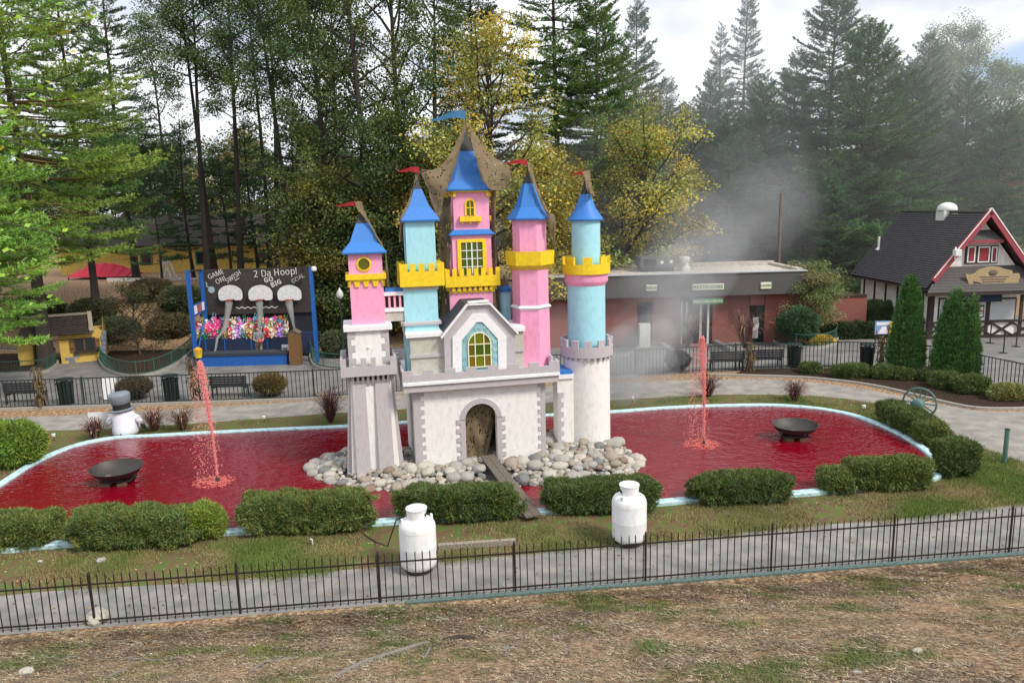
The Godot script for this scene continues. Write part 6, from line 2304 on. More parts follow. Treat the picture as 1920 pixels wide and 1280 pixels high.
# ---------------------------------------------------------------- things round the pool
func lathe_part(root: Node3D, called: String, prof: Array, m: Material, seg := 24, at := Vector3.ZERO, deg := 40.0, cap0 := true, cap1 := true, squash := Vector2(1, 1)) -> MeshInstance3D:
	var mb := MB.new()
	mb.lathe(prof, seg, at, cap0, cap1, squash)
	mb.smooth(deg)
	return part(root, called, mb, m)

func box_part(root: Node3D, called: String, x0: float, x1: float, y0: float, y1: float, z0: float, z1: float, m: Material, e := 0.0) -> MeshInstance3D:
	var mb := MB.new()
	if e > 0.0: mb.cbox(x0, x1, y0, y1, z0, z1, e)
	else: mb.box(x0, x1, y0, y1, z0, z1)
	return part(root, called, mb, m)

func make_tank(label: String, at: Vector3, turn: float) -> void:
	var t := thing("propane_tank", label, "propane tank", "white propane tanks on the near path", at, turn)
	lathe_part(t, "foot_ring", [[0.27, 0.0], [0.28, 0.01], [0.27, 0.1]], M.steel_dark, 28)
	lathe_part(t, "body", [[0.2, 0.07], [0.31, 0.095], [0.368, 0.16], [0.382, 0.24], [0.382, 0.55], [0.384, 0.56], [0.384, 0.575], [0.382, 0.585], [0.382, 0.95], [0.372, 1.03], [0.33, 1.105], [0.26, 1.15], [0.15, 1.175]], M.tank_white, 36)
	var seam := MB.new()
	seam.lathe([[0.384, 0.93], [0.388, 0.938], [0.384, 0.946]], 36, Vector3.ZERO, false, false)
	seam.smooth(60.0)
	part(t, "weld_seam", seam, M.tank_white)
	# collar with hand holes
	var mb := MB.new()
	var seg := 40
	for k in seg:
		var hole: bool = (k % 20) in [2, 3, 4, 5]
		var a0 := TAU * k / seg
		var a1 := TAU * (k + 1) / seg
		var P := func(a: float, r: float, y: float) -> Vector3: return Vector3(cos(a) * r, y, sin(a) * r)
		for span in ([[1.15, 1.2], [1.28, 1.37]] if hole else [[1.15, 1.37]]):
			mb.quad(P.call(a0, 0.2, span[0]), P.call(a1, 0.2, span[0]), P.call(a1, 0.215, span[1]), P.call(a0, 0.215, span[1]))
			mb.quad(P.call(a1, 0.185, span[0]), P.call(a0, 0.185, span[0]), P.call(a0, 0.2, span[1]), P.call(a1, 0.2, span[1]))
			mb.quad(P.call(a0, 0.215, span[1]), P.call(a1, 0.215, span[1]), P.call(a1, 0.2, span[1]), P.call(a0, 0.2, span[1]))
	mb.smooth(30.0)
	part(t, "collar", mb, M.tank_white)
	lathe_part(t, "lid", [[0.218, 1.35], [0.224, 1.36], [0.222, 1.385], [0.19, 1.4], [0.02, 1.405]], M.tank_white, 32)
	lathe_part(t, "valve", [[0.04, 1.16], [0.04, 1.3], [0.06, 1.31], [0.06, 1.34]], M.rust, 10)
	for s in [-1.0, 1.0]:
		var lug := MB.new()
		lug.box(-0.02, 0.02, 1.08, 1.19, -0.035, 0.035)
		lug.xform(Transform3D(Basis(), Vector3(s * 0.315, 0, 0)))
		part(t, "lifting_lug", lug, M.tank_white)

func make_fire_bowl(label: String, at: Vector3, turn: float, tilt: float, w: float, inside: Material) -> void:
	var t := thing("fire_bowl", label, "fire bowl", "steel fire bowls in the pool", at, turn)
	var d := Basis(Vector3.RIGHT, tilt)
	var mb := MB.new()
	var up := Vector3(0, 0.1, 0)
	mb.lathe([[0.2 * w, 0.0], [0.55 * w, 0.07], [0.85 * w, 0.19], [w, 0.34]], 36, Vector3.ZERO, true, false, Vector2(1, 0.82))
	mb.smooth(50.0)
	mb.xform(Transform3D(d, up))
	part(t, "dish", mb, M.pan_dark)
	mb = MB.new()
	mb.lathe([[w * 1.01, 0.34], [w * 1.015, 0.355], [w * 0.985, 0.355], [0.83 * w, 0.205], [0.53 * w, 0.09], [0.02, 0.03]], 36, Vector3.ZERO, false, false, Vector2(1, 0.82))
	mb.smooth(50.0)
	mb.xform(Transform3D(d, up))
	part(t, "dish_inside", mb, inside)
	mb = MB.new()
	mb.box(-w * 0.6, w * 0.6, 0.07, 0.12, -w * 0.38, -w * 0.3)
	mb.box(-w * 0.6, w * 0.6, 0.07, 0.12, w * 0.3, w * 0.38)
	mb.box(-w * 0.6, -w * 0.5, 0.07, 0.119, -w * 0.299, w * 0.299)
	mb.box(w * 0.5, w * 0.6, 0.07, 0.119, -w * 0.299, w * 0.299)
	part(t, "support_frame", mb, M.steel_dark)
	for x in [-0.5, 0.12]:
		for z in [-0.34, 0.34]:
			box_part(t, "support_block", (x) * w, (x + 0.34) * w, -0.05, 0.069, z * w - 0.09, z * w + 0.09, M.rust if z > 0 else M.steel_dark)
	mb = MB.new()
	mb.tube([Vector3(-w * 0.55, 0.1, 0.1), Vector3(-w * 1.1, 0.08, 0.14), Vector3(-w * 1.75, 0.06, 0.2)], [0.012, 0.012, 0.01], 6)
	part(t, "gas_pipe", mb, M.rust)
	# half-burnt chunks in the dish
	for i in 14:
		mb = MB.new()
		mb.ball(Vector3.ZERO, Vector3(0.05, 0.03, 0.04) * rng.randf_range(0.7, 1.5), 6, 4)
		var o := part(t, "ember_stone", mb, M["rock%d" % (i % 5)])
		o.position = d * Vector3(rng.randf_range(-0.5, 0.5) * w, 0.13, rng.randf_range(0.05, 0.35) * w) + Vector3(0, 0.1, 0)

func make_fountain(label: String, at: Vector3, top: float, lean: float, sd: int) -> void:
	var r := RandomNumberGenerator.new()
	r.seed = sd
	var t := thing("water_jet", label, "fountain", "", at)
	lathe_part(t, "nozzle", [[0.06, -0.05], [0.05, 0.1], [0.025, 0.14], [0.022, 0.2]], M.steel_dark, 12)
	var pts := []
	var rad := []
	for i in 26:
		var f := i / 25.0
		pts.push_back(Vector3(lean * f * f + 0.02 * noise.get_noise_2d(f * 400.0, sd), 0.18 + (top - 0.25) * f, 0.015 * noise.get_noise_2d(f * 300.0, sd + 9.0)))
		rad.push_back(0.016 + 0.035 * f * (1.2 - f) * (0.8 + 0.7 * noise.get_noise_2d(f * 900.0, 40.0)) + 0.012 * noise.get_noise_2d(f * 1500.0, 3.0))
	rad[25] = 0.02
	var mb := MB.new()
	mb.tube(pts, rad, 8)
	mb.smooth(70.0)
	part(t, "stream", mb, M.stream)
	# drops thrown up and falling back
	mb = MB.new()
	var drop := func(p: Vector3, s: float, st: float) -> void:
		var a := [Vector3(s, 0, 0), Vector3(0, 0, s), Vector3(-s, 0, 0), Vector3(0, 0, -s)]
		for k in 4:
			mb.tri(p + a[k], p + a[(k + 1) % 4], p + Vector3(0, s * st, 0))
			mb.tri(p + a[(k + 1) % 4], p + a[k], p - Vector3(0, s * st, 0))
	for i in 1900:
		var f := 1.0 - pow(r.randf(), 1.7)
		var w := 0.025 + 0.1 * f * f * (1.0 if f < 0.9 else 1.0 - 7.0 * (f - 0.9))
		var g := Vector2(r.randfn(), r.randfn()) * w * 0.55
		drop.call(Vector3(lean * f * f + g.x, top * f + r.randfn() * 0.03, g.y), r.randf_range(0.006, 0.02), r.randf_range(1.0, 2.6))
	for i in 800:
		var f := r.randf()
		var a := r.randf() * TAU
		var s := r.randf_range(0.1, 0.42) * (1.1 - 0.5 * f)
		drop.call(Vector3(lean * 0.6 + cos(a) * s - 0.14, top * 0.95 * f, sin(a) * s), r.randf_range(0.006, 0.018), r.randf_range(1.0, 2.2))
	var d := part(t, "drops", mb, M.jet)
	d.set_meta("kind", "stuff")
	# broken ring of foam where it lands
	mb = MB.new()
	for i in 420:
		var a := r.randf() * TAU
		var s := 0.05 + 0.55 * r.randf()
		mb.ball(Vector3(cos(a) * s - 0.08, 0.004 + 0.02 * r.randf() * (1.0 - s), sin(a) * s * 0.9), Vector3(r.randf_range(0.01, 0.045), r.randf_range(0.006, 0.016), r.randf_range(0.008, 0.022)), 6, 4)
	d = part(t, "foam", mb, M.foam)
	d.set_meta("kind", "stuff")

func make_inflatable() -> void:
	var at := G(236, 814)
	var t := thing("inflatable_figure", "white inflatable figure in a grey top hat seen from behind", "inflatable", "", at, 0.15)
	var s := 1.0
	lathe_part(t, "body", [[0.33, 0.0], [0.41, 0.04], [0.43, 0.14], [0.41, 0.32], [0.385, 0.5], [0.36, 0.66], [0.34, 0.74], [0.3, 0.84], [0.22, 0.92], [0.1, 0.97]], M.inflate_white, 28, Vector3.ZERO, 60.0)
	for k in [-1.0, 1.0]:
		var mb := MB.new()
		mb.tube([Vector3(k * 0.28, 0.66, 0), Vector3(k * 0.44, 0.56, 0.02), Vector3(k * 0.55, 0.42, 0.03), Vector3(k * 0.58, 0.36, 0.03)], [0.1, 0.12, 0.1, 0.04], 10)
		mb.smooth(60.0)
		part(t, "arm", mb, M.inflate_white)
	var gl := MB.new()
	gl.tube([Vector3(0.54, 0.38, 0.0), Vector3(0.6, 0.26, 0.02), Vector3(0.66, 0.16, 0.03)], [0.06, 0.08, 0.03], 8)
	gl.smooth(60.0)
	part(t, "bag", gl, M.black)
	var b := MB.new()
	b.ball(Vector3(-0.02, 0.12, 0.43), Vector3(0.03, 0.03, 0.015), 8, 5)
	part(t, "valve_patch", b, M.black)
	var tilt := Transform3D(Basis(Vector3.BACK, 0.1), Vector3(-0.03, 0.86, 0))
	var hat := func(called: String, prof: Array, m: Material) -> void:
		var h := MB.new()
		h.lathe(prof, 28)
		h.smooth(50.0)
		h.xform(tilt)
		part(t, called, h, m)
	hat.call("hat_brim", [[0.26, 0.0], [0.4, 0.02], [0.42, 0.05], [0.4, 0.08], [0.26, 0.075]], M.inflate_grey)
	hat.call("hat_band", [[0.27, 0.075], [0.29, 0.09], [0.275, 0.2], [0.285, 0.25]], M.black)
	hat.call("hat_crown", [[0.27, 0.24], [0.31, 0.3], [0.34, 0.42], [0.355, 0.54], [0.345, 0.6], [0.28, 0.65], [0.12, 0.67]], M.inflate_grey)

func make_small_things() -> void:
	make_tank("white propane tank on the near path left of the pale timber beam", G(783, 1082) + Vector3(0, 0.008, -0.3), 0.4)
	make_tank("white propane tank on the near path in front of the dark yew hedge", G(1184, 1030) + Vector3(0, 0.008, -0.3), 0.9)
	make_fire_bowl("rusty fire bowl with a pipe in the left half of the pool", G(222, 905, WATER_Y) + Vector3(0, 0.03, 0), 0.1, 0.12, 0.7, M.pan_dark)
	make_fire_bowl("brown fire bowl in the right half of the pool", G(1490, 822, WATER_Y) + Vector3(0, 0.03, 0), -0.1, 0.08, 0.7, M.pan_dark)
	var a := G(408, 903, WATER_Y)
	make_fountain("red fountain jet near the left fire bowl", a, Z(396, 682, a.z).y, -0.17, 601)
	a = G(1320, 833, WATER_Y)
	make_fountain("red fountain jet between the castle and the right fire bowl", a, Z(1316, 636, a.z).y, -0.12, 602)
	make_inflatable()
	# blank white board on a stake
	var bp := G(187, 812)
	var t := thing("blank_board", "small blank white board on a stake beside the inflatable", "board", "", bp)
	box_part(t, "board", -0.34, 0.34, 0.3, 0.76, -0.015, 0.015, M.trim_white)
	box_part(t, "stake", -0.02, 0.02, -0.05, 0.6, -0.05, -0.016, M.wood_old)
	# garden spotlights
	for g in [[307, 803, "little garden light between the two upright grass clumps"], [101, 826, "little garden light on the soil by the left pool curve"], [495, 792, "little garden light on the strip behind the left pool half"], [1186, 755, "little garden light in the smoke right of the round tower"], [1620, 772, "little garden light on the lawn behind the right pool curve"]]:
		t = thing("garden_light", g[2], "garden light", "garden lights round the pool", G(g[0], g[1]))
		lathe_part(t, "spike", [[0.012, -0.03], [0.012, 0.14]], M.steel_dark, 6)
		lathe_part(t, "head", [[0.03, 0.13], [0.06, 0.16], [0.065, 0.24], [0.05, 0.25]], M.metal_white, 10)
	# timber beam at the edge of the path
	var p0 := G(822, 1032)
	var p1 := G(967, 1022)
	var mb := MB.new()
	var d := (p1 - p0).normalized()
	mb.bar(p0 + Vector3(0, 0.065, -0.05), p1 + Vector3(0, 0.065, -0.05), 0.12, 0.12)
	var beam := thing("timber_beam", "pale square timber lying along the path beside the propane tank", "beam")
	part(beam, "beam", mb, M.wood_pale)
	for k in [0.2, 0.8]:
		var st := MB.new()
		st.tube([p0.lerp(p1, k) + Vector3(0, 0.1, -0.05), p0.lerp(p1, k) + Vector3(0, 0.14, -0.05)], [0.015, 0.015], 6)
		part(beam, "steel_pin", st, M.rust)
	# gas hose
	mb = MB.new()
	var hs := G(752, 1000, 0.75)
	var hz: Vector3 = Vector3(-2.36, 1.2, -14.45)
	mb.tube([hz, hz + Vector3(-0.15, -0.1, -0.1), Vector3(-2.75, 0.45, -14.7), G(705, 1016, 0.03) , G(680, 1000, 0.03), G(668, 985, 0.05), G(655, 972, 0.08)], [0.013, 0.013, 0.013, 0.013, 0.013, 0.013, 0.013], 6)
	mb.smooth(60.0)
	tag(part(self, "gas_hose", mb, M.black), "black gas hose drooping from the left propane tank into the hedge", "hose")
	# stub of pipe on the lawn
	mb = MB.new()
	var sp := G(586, 1022)
	mb.tube([sp + Vector3(0, -0.03, 0), sp + Vector3(0, 0.14, 0), sp + Vector3(-0.05, 0.15, 0)], [0.016, 0.016, 0.016], 7)
	tag(part(self, "pipe_stub", mb, M.metal_white), "short white pipe stub sticking out of the lawn", "pipe")
	# green post by the road
	t = thing("bollard_post", "green round post standing on the grass beside the road", "post", "", G(1884, 868))
	var gp := Z(1887, 803, G(1884, 868).z).y
	lathe_part(t, "shaft", [[0.062, -0.05], [0.06, gp - 0.04]], M.wheel_green, 12)
	lathe_part(t, "cap", [[0.068, gp - 0.04], [0.07, gp - 0.01], [0.04, gp]], M.steel_dark, 12)
	# wagon wheel behind the hedge
	t = thing("wagon_wheel", "green spoked wagon wheel with a thick hub behind the dark hedge", "wheel", "", G(1723, 783), -0.75)
	var wr := 0.52
	var ring := MB.new()
	var pts := []
	var rr := []
	for k in 29:
		pts.push_back(Vector3(cos(TAU * k / 28.0) * wr, wr + sin(TAU * k / 28.0) * wr, 0))
		rr.push_back(0.032)
	ring.tube(pts, rr, 8, false)
	ring.smooth(60.0)
	part(t, "rim", ring, M.wheel_green)
	for k in 12:
		var sb := MB.new()
		var an := TAU * k / 12.0
		sb.bar(Vector3(cos(an) * 0.08, wr + sin(an) * 0.08, 0), Vector3(cos(an) * (wr - 0.02), wr + sin(an) * (wr - 0.02), 0), 0.035, 0.035, Vector3.BACK)
		part(t, "spoke", sb, M.wheel_green)
	var hb := MB.new()
	hb.lathe([[0.14, 0.0], [0.18, 0.02], [0.2, 0.42], [0.15, 0.46]], 20)
	hb.smooth(40.0)
	hb.xform(Transform3D(Basis(Vector3.RIGHT, PI / 2), Vector3(0, wr, 0.03)))
	part(t, "hub", hb, M.wheel_green)
	# pale boulder at the railing, stones on the lawn
	var shapes := MB.new()
	shapes.ball(Vector3.ZERO, Vector3.ONE, 12, 8)
	for i in shapes.v.size():
		var v := shapes.v[i]
		shapes.v[i] = v * (1.0 + 0.35 * noise.get_noise_3d(v.x * 55.0, v.y * 55.0 + 20.0, v.z * 55.0))
	var sm := MB.new()
	for i in range(0, shapes.v.size(), 3): sm.tri(shapes.v[i], shapes.v[i + 1], shapes.v[i + 2])
	sm.smooth(50.0)
	var me := sm.mesh()
	for q in [[184, 1163, 0.2, "pale boulder leaning against the iron railing", 4], [189, 1053, 0.09, "small grey stone on the lawn before the long hedge", 0], [75, 1054, 0.05, "tiny white stone on the lawn by the end hedge", 4], [952, 1222, 0.07, "grey angular stone lying among leaves on the slope", 3], [1722, 1226, 0.06, "white lump of stone on the bare slope", 4], [50, 1264, 0.1, "flat pale stone at the bottom of the slope", 4], [1608, 1266, 0.05, "grey flat stone half sunk in the slope", 0], [1060, 1222, 0.05, "small dark stone among leaves on the slope", 3]]:
		var pos := GT(q[0], q[1])
		var o := part_mesh(self, "stone", me, M["rock%d" % int(q[4])])
		tag(o, q[3], "stone")
		o.position = pos + Vector3(0, q[2] * 0.35, 0)
		o.basis = Basis(Vector3.UP, q[0]) * Basis.from_scale(Vector3(q[2] * 1.15, q[2] * 0.75, q[2]))
	# sticks and roots on the slope
	var sticks := [
		[[[470, 1262], [492, 1246], [520, 1240], [560, 1236]], 0.02, "forked grey stick in the middle of the slope grass"],
		[[[620, 1278], [680, 1248], [735, 1228], [790, 1212], [805, 1208]], 0.03, "long pale root lying across the slope"],
		[[[795, 1240], [803, 1225], [808, 1212]], 0.018, "short pale stick beside the long root"],
		[[[832, 1204], [860, 1198], [890, 1199]], 0.028, "dark chunk of bark lying on the slope"],
		[[[228, 1236], [270, 1240], [300, 1241], [330, 1236]], 0.017, "thin grey twig in the grass at the slope's foot"],
		[[[200, 1275], [225, 1262], [240, 1256]], 0.024, "grey root end poking from the grass"],
		[[[1134, 1238], [1155, 1240], [1172, 1238]], 0.012, "short pale twig on the slope"],
		[[[1700, 1112], [1722, 1130], [1740, 1129]], 0.009, "thin dark twig near the railing's right end"]]
	for s in sticks:
		var pp := []
		var rd := []
		var k: int = s[0].size()
		for i in k:
			pp.push_back(GT(s[0][i][0], s[0][i][1]) + Vector3(0, s[1] * 1.1 + 0.012 * (i % 2), 0))
			rd.push_back(s[1] * 1.5 * (1.0 - 0.5 * i / k))
		mb = MB.new()
		mb.tube(pp, rd, 7)
		mb.smooth(60.0)
		tag(part(self, "stick", mb, M.wood_brown if "dark" in s[2] else M.stick_grey), s[2], "stick")

# ---------------------------------------------------------------- along the far railing
func make_bench(label: String, at: Vector3, turn: float) -> void:
	var t := thing("park_bench", label, "bench", "dark slatted benches behind the far railing", at, turn)
	for i in 4: box_part(t, "seat_slat", -0.78, 0.78, 0.42, 0.45, -0.2 + i * 0.11, -0.11 + i * 0.11, M.steel_dark)
	for i in 4: box_part(t, "back_slat", -0.78, 0.78, 0.52 + i * 0.1, 0.6 + i * 0.1, -0.27, -0.24, M.steel_dark)
	for x in [-0.66, 0.66]:
		var mb := MB.new()
		mb.box(x - 0.025, x + 0.025, 0, 0.92, -0.31, -0.271)
		mb.box(x - 0.025, x + 0.025, 0, 0.419, 0.16, 0.21)
		mb.box(x - 0.024, x + 0.024, 0.36, 0.415, -0.27, 0.159)
		part(t, "leg_frame", mb, M.steel_dark)

func make_bin(label: String, at: Vector3) -> void:
	var t := thing("litter_bin", label, "litter bin", "green slatted litter bins", at)
	lathe_part(t, "liner", [[0.24, 0.04], [0.26, 0.8]], M.black, 16)
	for k in 18:
		var mb := MB.new()
		mb.loft([PackedVector3Array([Vector3(0.035, 0.03, 0.255), Vector3(0.035, 0.03, 0.27), Vector3(-0.035, 0.03, 0.27), Vector3(-0.035, 0.03, 0.255)]), PackedVector3Array([Vector3(0.038, 0.86, 0.285), Vector3(0.038, 0.86, 0.3), Vector3(-0.038, 0.86, 0.3), Vector3(-0.038, 0.86, 0.285)])])
		var o := part(t, "slat", mb, M.iron_green)
		o.rotation.y = TAU * k / 18.0
	lathe_part(t, "rim", [[0.27, 0.84], [0.33, 0.86], [0.34, 0.9], [0.3, 0.91]], M.iron_green, 20)
	for k in 4:
		var o := box_part(t, "lid_strut", -0.03, 0.03, 0.9, 1.03, 0.27, 0.3, M.iron_green)
		o.rotation.y = TAU * (k + 0.5) / 4.0
	lathe_part(t, "lid", [[0.34, 1.03], [0.34, 1.06], [0.22, 1.09], [0.05, 1.1]], M.iron_green, 20)

func corn_bundle(label: String, at: Vector3, h: float, sd: int) -> void:
	var r := RandomNumberGenerator.new()
	r.seed = sd
	var t := thing("corn_bundle", label, "corn stalks", "bundles of dried corn stalks on the far railing", at)
	var st := MB.new()
	for i in 14:
		var a := r.randf() * TAU
		var s := r.randf_range(0.02, 0.13)
		var top := Vector3(cos(a) * s * 2.0, h * r.randf_range(0.8, 1.05), sin(a) * s * 2.0)
		st.tube([Vector3(cos(a) * s * 1.6, 0, sin(a) * s * 1.6), Vector3(cos(a) * s * 0.6, h * 0.55, sin(a) * s * 0.6), top], [0.016, 0.013, 0.006], 5)
	part(t, "stalks", st, M.corn)
	var lv := MB.new()
	for i in 90:
		var a := r.randf() * TAU
		var y := h * r.randf_range(0.1, 0.98)
		var l := r.randf_range(0.25, 0.55)
		var d := Vector3(cos(a), 0, sin(a))
		var w := Vector3(-sin(a), 0, cos(a)) * 0.03
		var o := d * 0.06 + Vector3(0, y, 0)
		var p1 := o + d * l * 0.35 + Vector3(0, l * 0.1, 0)
		var p2 := o + d * l * 0.5 - Vector3(0, l * 0.55, 0)
		lv.quad(o - w * 0.5, p1 - w, p1 + w, o + w * 0.5)
		lv.tri(p1 - w, p2, p1 + w)
	part(t, "leaves", lv, M.corn)
	lathe_part(t, "tie", [[0.12, h * 0.5], [0.13, h * 0.53], [0.12, h * 0.56]], M.burlap, 12)

# low curved railing with thin bars round a planting bed, and its kerb and soil
func make_bed(label: String, px: Array, closed: bool, h: float, soil: bool) -> void:
	var line := curve(ground_px(px), closed, 5)
	kerb_line("kerb", line, 0.2, 0.16)
	if soil: sheet("soil_bed", line, 0.05, M.mulch)
	var t := thing("bed_railing", label, "railing", "low green railings round planting beds")
	var bars := MB.new()
	var posts := 0
	var run := 0.0
	var k := line.size()
	for i in (k if closed else k - 1):
		var a := line[i]
		var b := line[(i + 1) % k]
		var n := int(maxf(1.0, a.distance_to(b) / 0.12))
		for j in n:
			var q := a.lerp(b, float(j) / n)
			bars.box(q.x - 0.006, q.x + 0.006, 0.15, 0.15 + h, q.y - 0.006, q.y + 0.006)
		if i % 4 == 0:
			lathe_part(t, "post", [[0.025, 0.1], [0.025, 0.2 + h]], M.mesh_green, 6, Vector3(a.x, 0, a.y))
	var o := part(t, "bars", bars, M.mesh_green)
	o.set_meta("kind", "stuff")
	for y in [0.2, 0.15 + h]:
		var mb := MB.new()
		wall_run(mb, line, 0.04, y - 0.02, y + 0.02, closed)
		part(t, "rail", mb, M.mesh_green)

func make_midway_things() -> void:
	make_bench("dark slatted bench behind the railing beside the leftmost corn bundle", G(22, 766) + Vector3(0, 0, -1.0), PI)
	make_bench("dark slatted bench behind the railing in front of the blue game counter", G(418, 752) + Vector3(0, 0, -0.9), PI)
	make_bench("dark slatted bench behind the railing at the restroom side, left of the corn bundle", G(1367, 698) + Vector3(0, 0, -0.5), PI)
	make_bench("dark slatted bench behind the railing at the restroom side, right of the corn bundle", G(1441, 694) + Vector3(0, 0, -0.5), PI)
	make_bin("green slatted litter bin behind the railing near the yellow cottage", G(112, 763) + Vector3(0, 0, -0.5))
	make_bin("green slatted litter bin behind the railing right of the inflatable", G(312, 756) + Vector3(0, 0, -0.5))
	make_bin("green slatted litter bin behind the railing beside the restroom benches", G(1497, 692) + Vector3(0, 0, -0.5))
	make_bin("green slatted litter bin behind the railing beside the tall conical evergreen", G(1635, 693) + Vector3(0, 0, -0.5))
	corn_bundle("dried corn stalk bundle between the left bench and the litter bin", G(78, 766), 1.75, 701)
	corn_bundle("dried corn stalk bundle with a yellow pail in front of the game booth", G(366, 754), 1.9, 702)
	corn_bundle("dried corn stalk bundle between the two restroom benches", G(1406, 696), 1.3, 703)
	corn_bundle("dried corn stalk bundle beside the tall conical evergreen", G(1652, 692), 1.5, 704)
	var pz := G(366, 754).z
	var pp := Z(371, 662, pz + 0.1)
	var t := thing("pail", "orange and yellow pail on top of the corn bundle by the booth", "pail", "", pp - Vector3(0, 0.18, 0))
	lathe_part(t, "bucket", [[0.12, 0.0], [0.17, 0.3], [0.18, 0.31]], M.poster_yellow, 18, Vector3.ZERO, 40.0, true, false)
	lathe_part(t, "pumpkin", [[0.05, 0.2], [0.15, 0.27], [0.15, 0.36], [0.04, 0.42]], M.pail, 14)
	lathe_part(t, "prop", [[0.02, -pp.y + 0.2], [0.02, 0.01]], M.iron_green, 6)
	# white A-board behind the railing
	t = thing("sandwich_board", "white sandwich board behind the railing left of the inflatable's hat", "sign", "", G(194, 756) + Vector3(0, 0, -0.6))
	for s in [-1.0, 1.0]:
		var mb := MB.new()
		mb.box(-0.27, 0.27, 0.05, 0.95, -0.01, 0.01)
		mb.xform(Transform3D(Basis(Vector3.RIGHT, -0.16 * s), Vector3(0, 0, 0.17 * s)))
		part(t, "panel", mb, M.trim_white)
	# mounded flower tubs
	for q in [[238, 756, 1.25, "tub of dark mums behind the inflatable's hat", 711, Color(0.06, 0.045, 0.03)], [497, 750, 1.15, "tub of faded brown mums right of the booth bench", 712, Color(0.1, 0.075, 0.025)], [1278, 702, 0.95, "tub of grey-purple mums left of the right water jet", 713, Color(0.05, 0.04, 0.035)]]:
		var at := G(q[0], q[1]) + Vector3(0, 0, -0.7)
		var b := bush("flower_tub", q[3], at, Vector3(q[2], 0.85, 0.9), 0.0, q[5], q[4], {"category": "flower tub", "box": 0.9, "lift": 0.3, "sprig": 1.5, "dens": 520.0, "core": 0.6})
		lathe_part(b, "tub", [[0.28, 0.0], [0.34, 0.4], [0.36, 0.41]], M.wood_brown, 16)
	# lamp post by the booth
	t = thing("lamp_post", "dark lamp post with a pale acorn globe right of the booth", "lamp post", "", Vector3(Z(637, 555, -36.0).x, 0, -36.0))
	var ly := Z(637, 560, -36.0).y
	lathe_part(t, "pole", [[0.1, 0.0], [0.1, 0.25], [0.05, 0.35], [0.042, ly - 0.05]], M.iron_green, 10)
	lathe_part(t, "lamp_collar", [[0.08, ly - 0.06], [0.12, ly], [0.1, ly + 0.03]], M.iron_green, 12)
	lathe_part(t, "lamp_globe", [[0.1, ly + 0.03], [0.17, ly + 0.12], [0.17, ly + 0.26], [0.12, ly + 0.38], [0.05, ly + 0.46], [0.02, ly + 0.55]], M.lamp_globe, 16)
	make_bed("green railing round the oval bed beside the yellow cottage", [[186, 656], [190, 682], [212, 700], [248, 708], [290, 702], [330, 684], [356, 662], [364, 646], [300, 640], [220, 642]], true, 0.62, true)
	make_bed("green railing round the bed between the booth and the castle", [[584, 648], [584, 674], [596, 690], [630, 696], [690, 694], [690, 650]], false, 0.7, false)
	make_bed("green railing round the bed at the far left under the pine", [[-60, 700], [60, 702], [98, 692], [104, 676], [70, 664], [-60, 660]], true, 0.55, true)
	make_bed("green railing round the round bed with the small yellow tree", [[1452, 640], [1470, 650], [1510, 655], [1550, 652], [1568, 642], [1562, 630], [1520, 626], [1470, 629]], true, 0.62, true)
	make_bed("green railing round the smoky bed right of the round tower", [[1120, 664], [1165, 668], [1190, 660], [1196, 648], [1170, 640], [1110, 640]], true, 0.62, true)
	# yellow mums in the round bed
	bush("flower_clump", "clump of yellow mums inside the round railed bed", G(1538, 646), Vector3(1.5, 0.45, 0.7), 0.0, Color(0.4, 0.3, 0.05), 721, {"category": "flowers", "box": 0.9, "lift": 0.0, "sprig": 1.2, "dens": 360.0})
	bush("shrub", "dark green shrub beside the small yellow tree", G(1496, 648), Vector3(1.9, 1.9, 1.4), 0.0, Color(0.04, 0.075, 0.035), 722, {"category": "shrub", "box": 0.95, "lift": 0.25, "sprig": 2.0, "dens": 320.0, "core": 0.45})
	bush("shrub", "dark shrub in the bed between the booth and the castle", G(640, 668), Vector3(2.2, 1.3, 1.4), 0.0, Color(0.05, 0.06, 0.03), 723, {"category": "shrub", "box": 0.95, "lift": 0.05, "sprig": 2.0, "dens": 300.0, "core": 0.5})
	# edging kerbs that lead to the restroom doors
	kerb_line("kerb", ground_px([[1240, 648], [1262, 662], [1278, 672]]), 0.25, 0.2)
	kerb_line("kerb", ground_px([[1322, 634], [1350, 648], [1372, 660], [1420, 662]]), 0.25, 0.2)
	# queue posts by the ticket house
	for q in [[1831, 656, "queue post nearest the twin evergreens"], [1857, 643, "queue post standing close to the ticket house rail"], [1882, 662, "queue post farthest from the ticket house rail"], [1906, 650, "queue post at the right end of the group"]]:
		t = thing("queue_post", q[2], "queue post", "black queue posts by the ticket house", G(q[0], q[1]))
		lathe_part(t, "base", [[0.2, 0.0], [0.2, 0.02], [0.06, 0.05]], M.steel_dark, 16)
		lathe_part(t, "shaft", [[0.03, 0.03], [0.03, 0.95]], M.steel_dark, 10)
		lathe_part(t, "head", [[0.045, 0.95], [0.05, 0.98], [0.045, 1.05]], M.steel_dark, 10)
	# poster stands
	t = thing("poster_stand", "poster stand with a blue picture panel behind the tall evergreen", "poster", "", Vector3(Z(1656, 610, -35.5).x, 0, -35.5))
	var c0 := Z(1642, 602, -35.5) - t.position
	var c1 := Z(1670, 626, -35.5) - t.position
	box_part(t, "panel", c0.x, c1.x, c1.y, c0.y, -0.02, 0.02, M.poster_blue)
	box_part(t, "title_strip", c0.x + 0.06, c1.x - 0.06, c0.y - 0.2, c0.y - 0.06, 0.0205, 0.026, M.trim_white)
	var pic := MB.new()
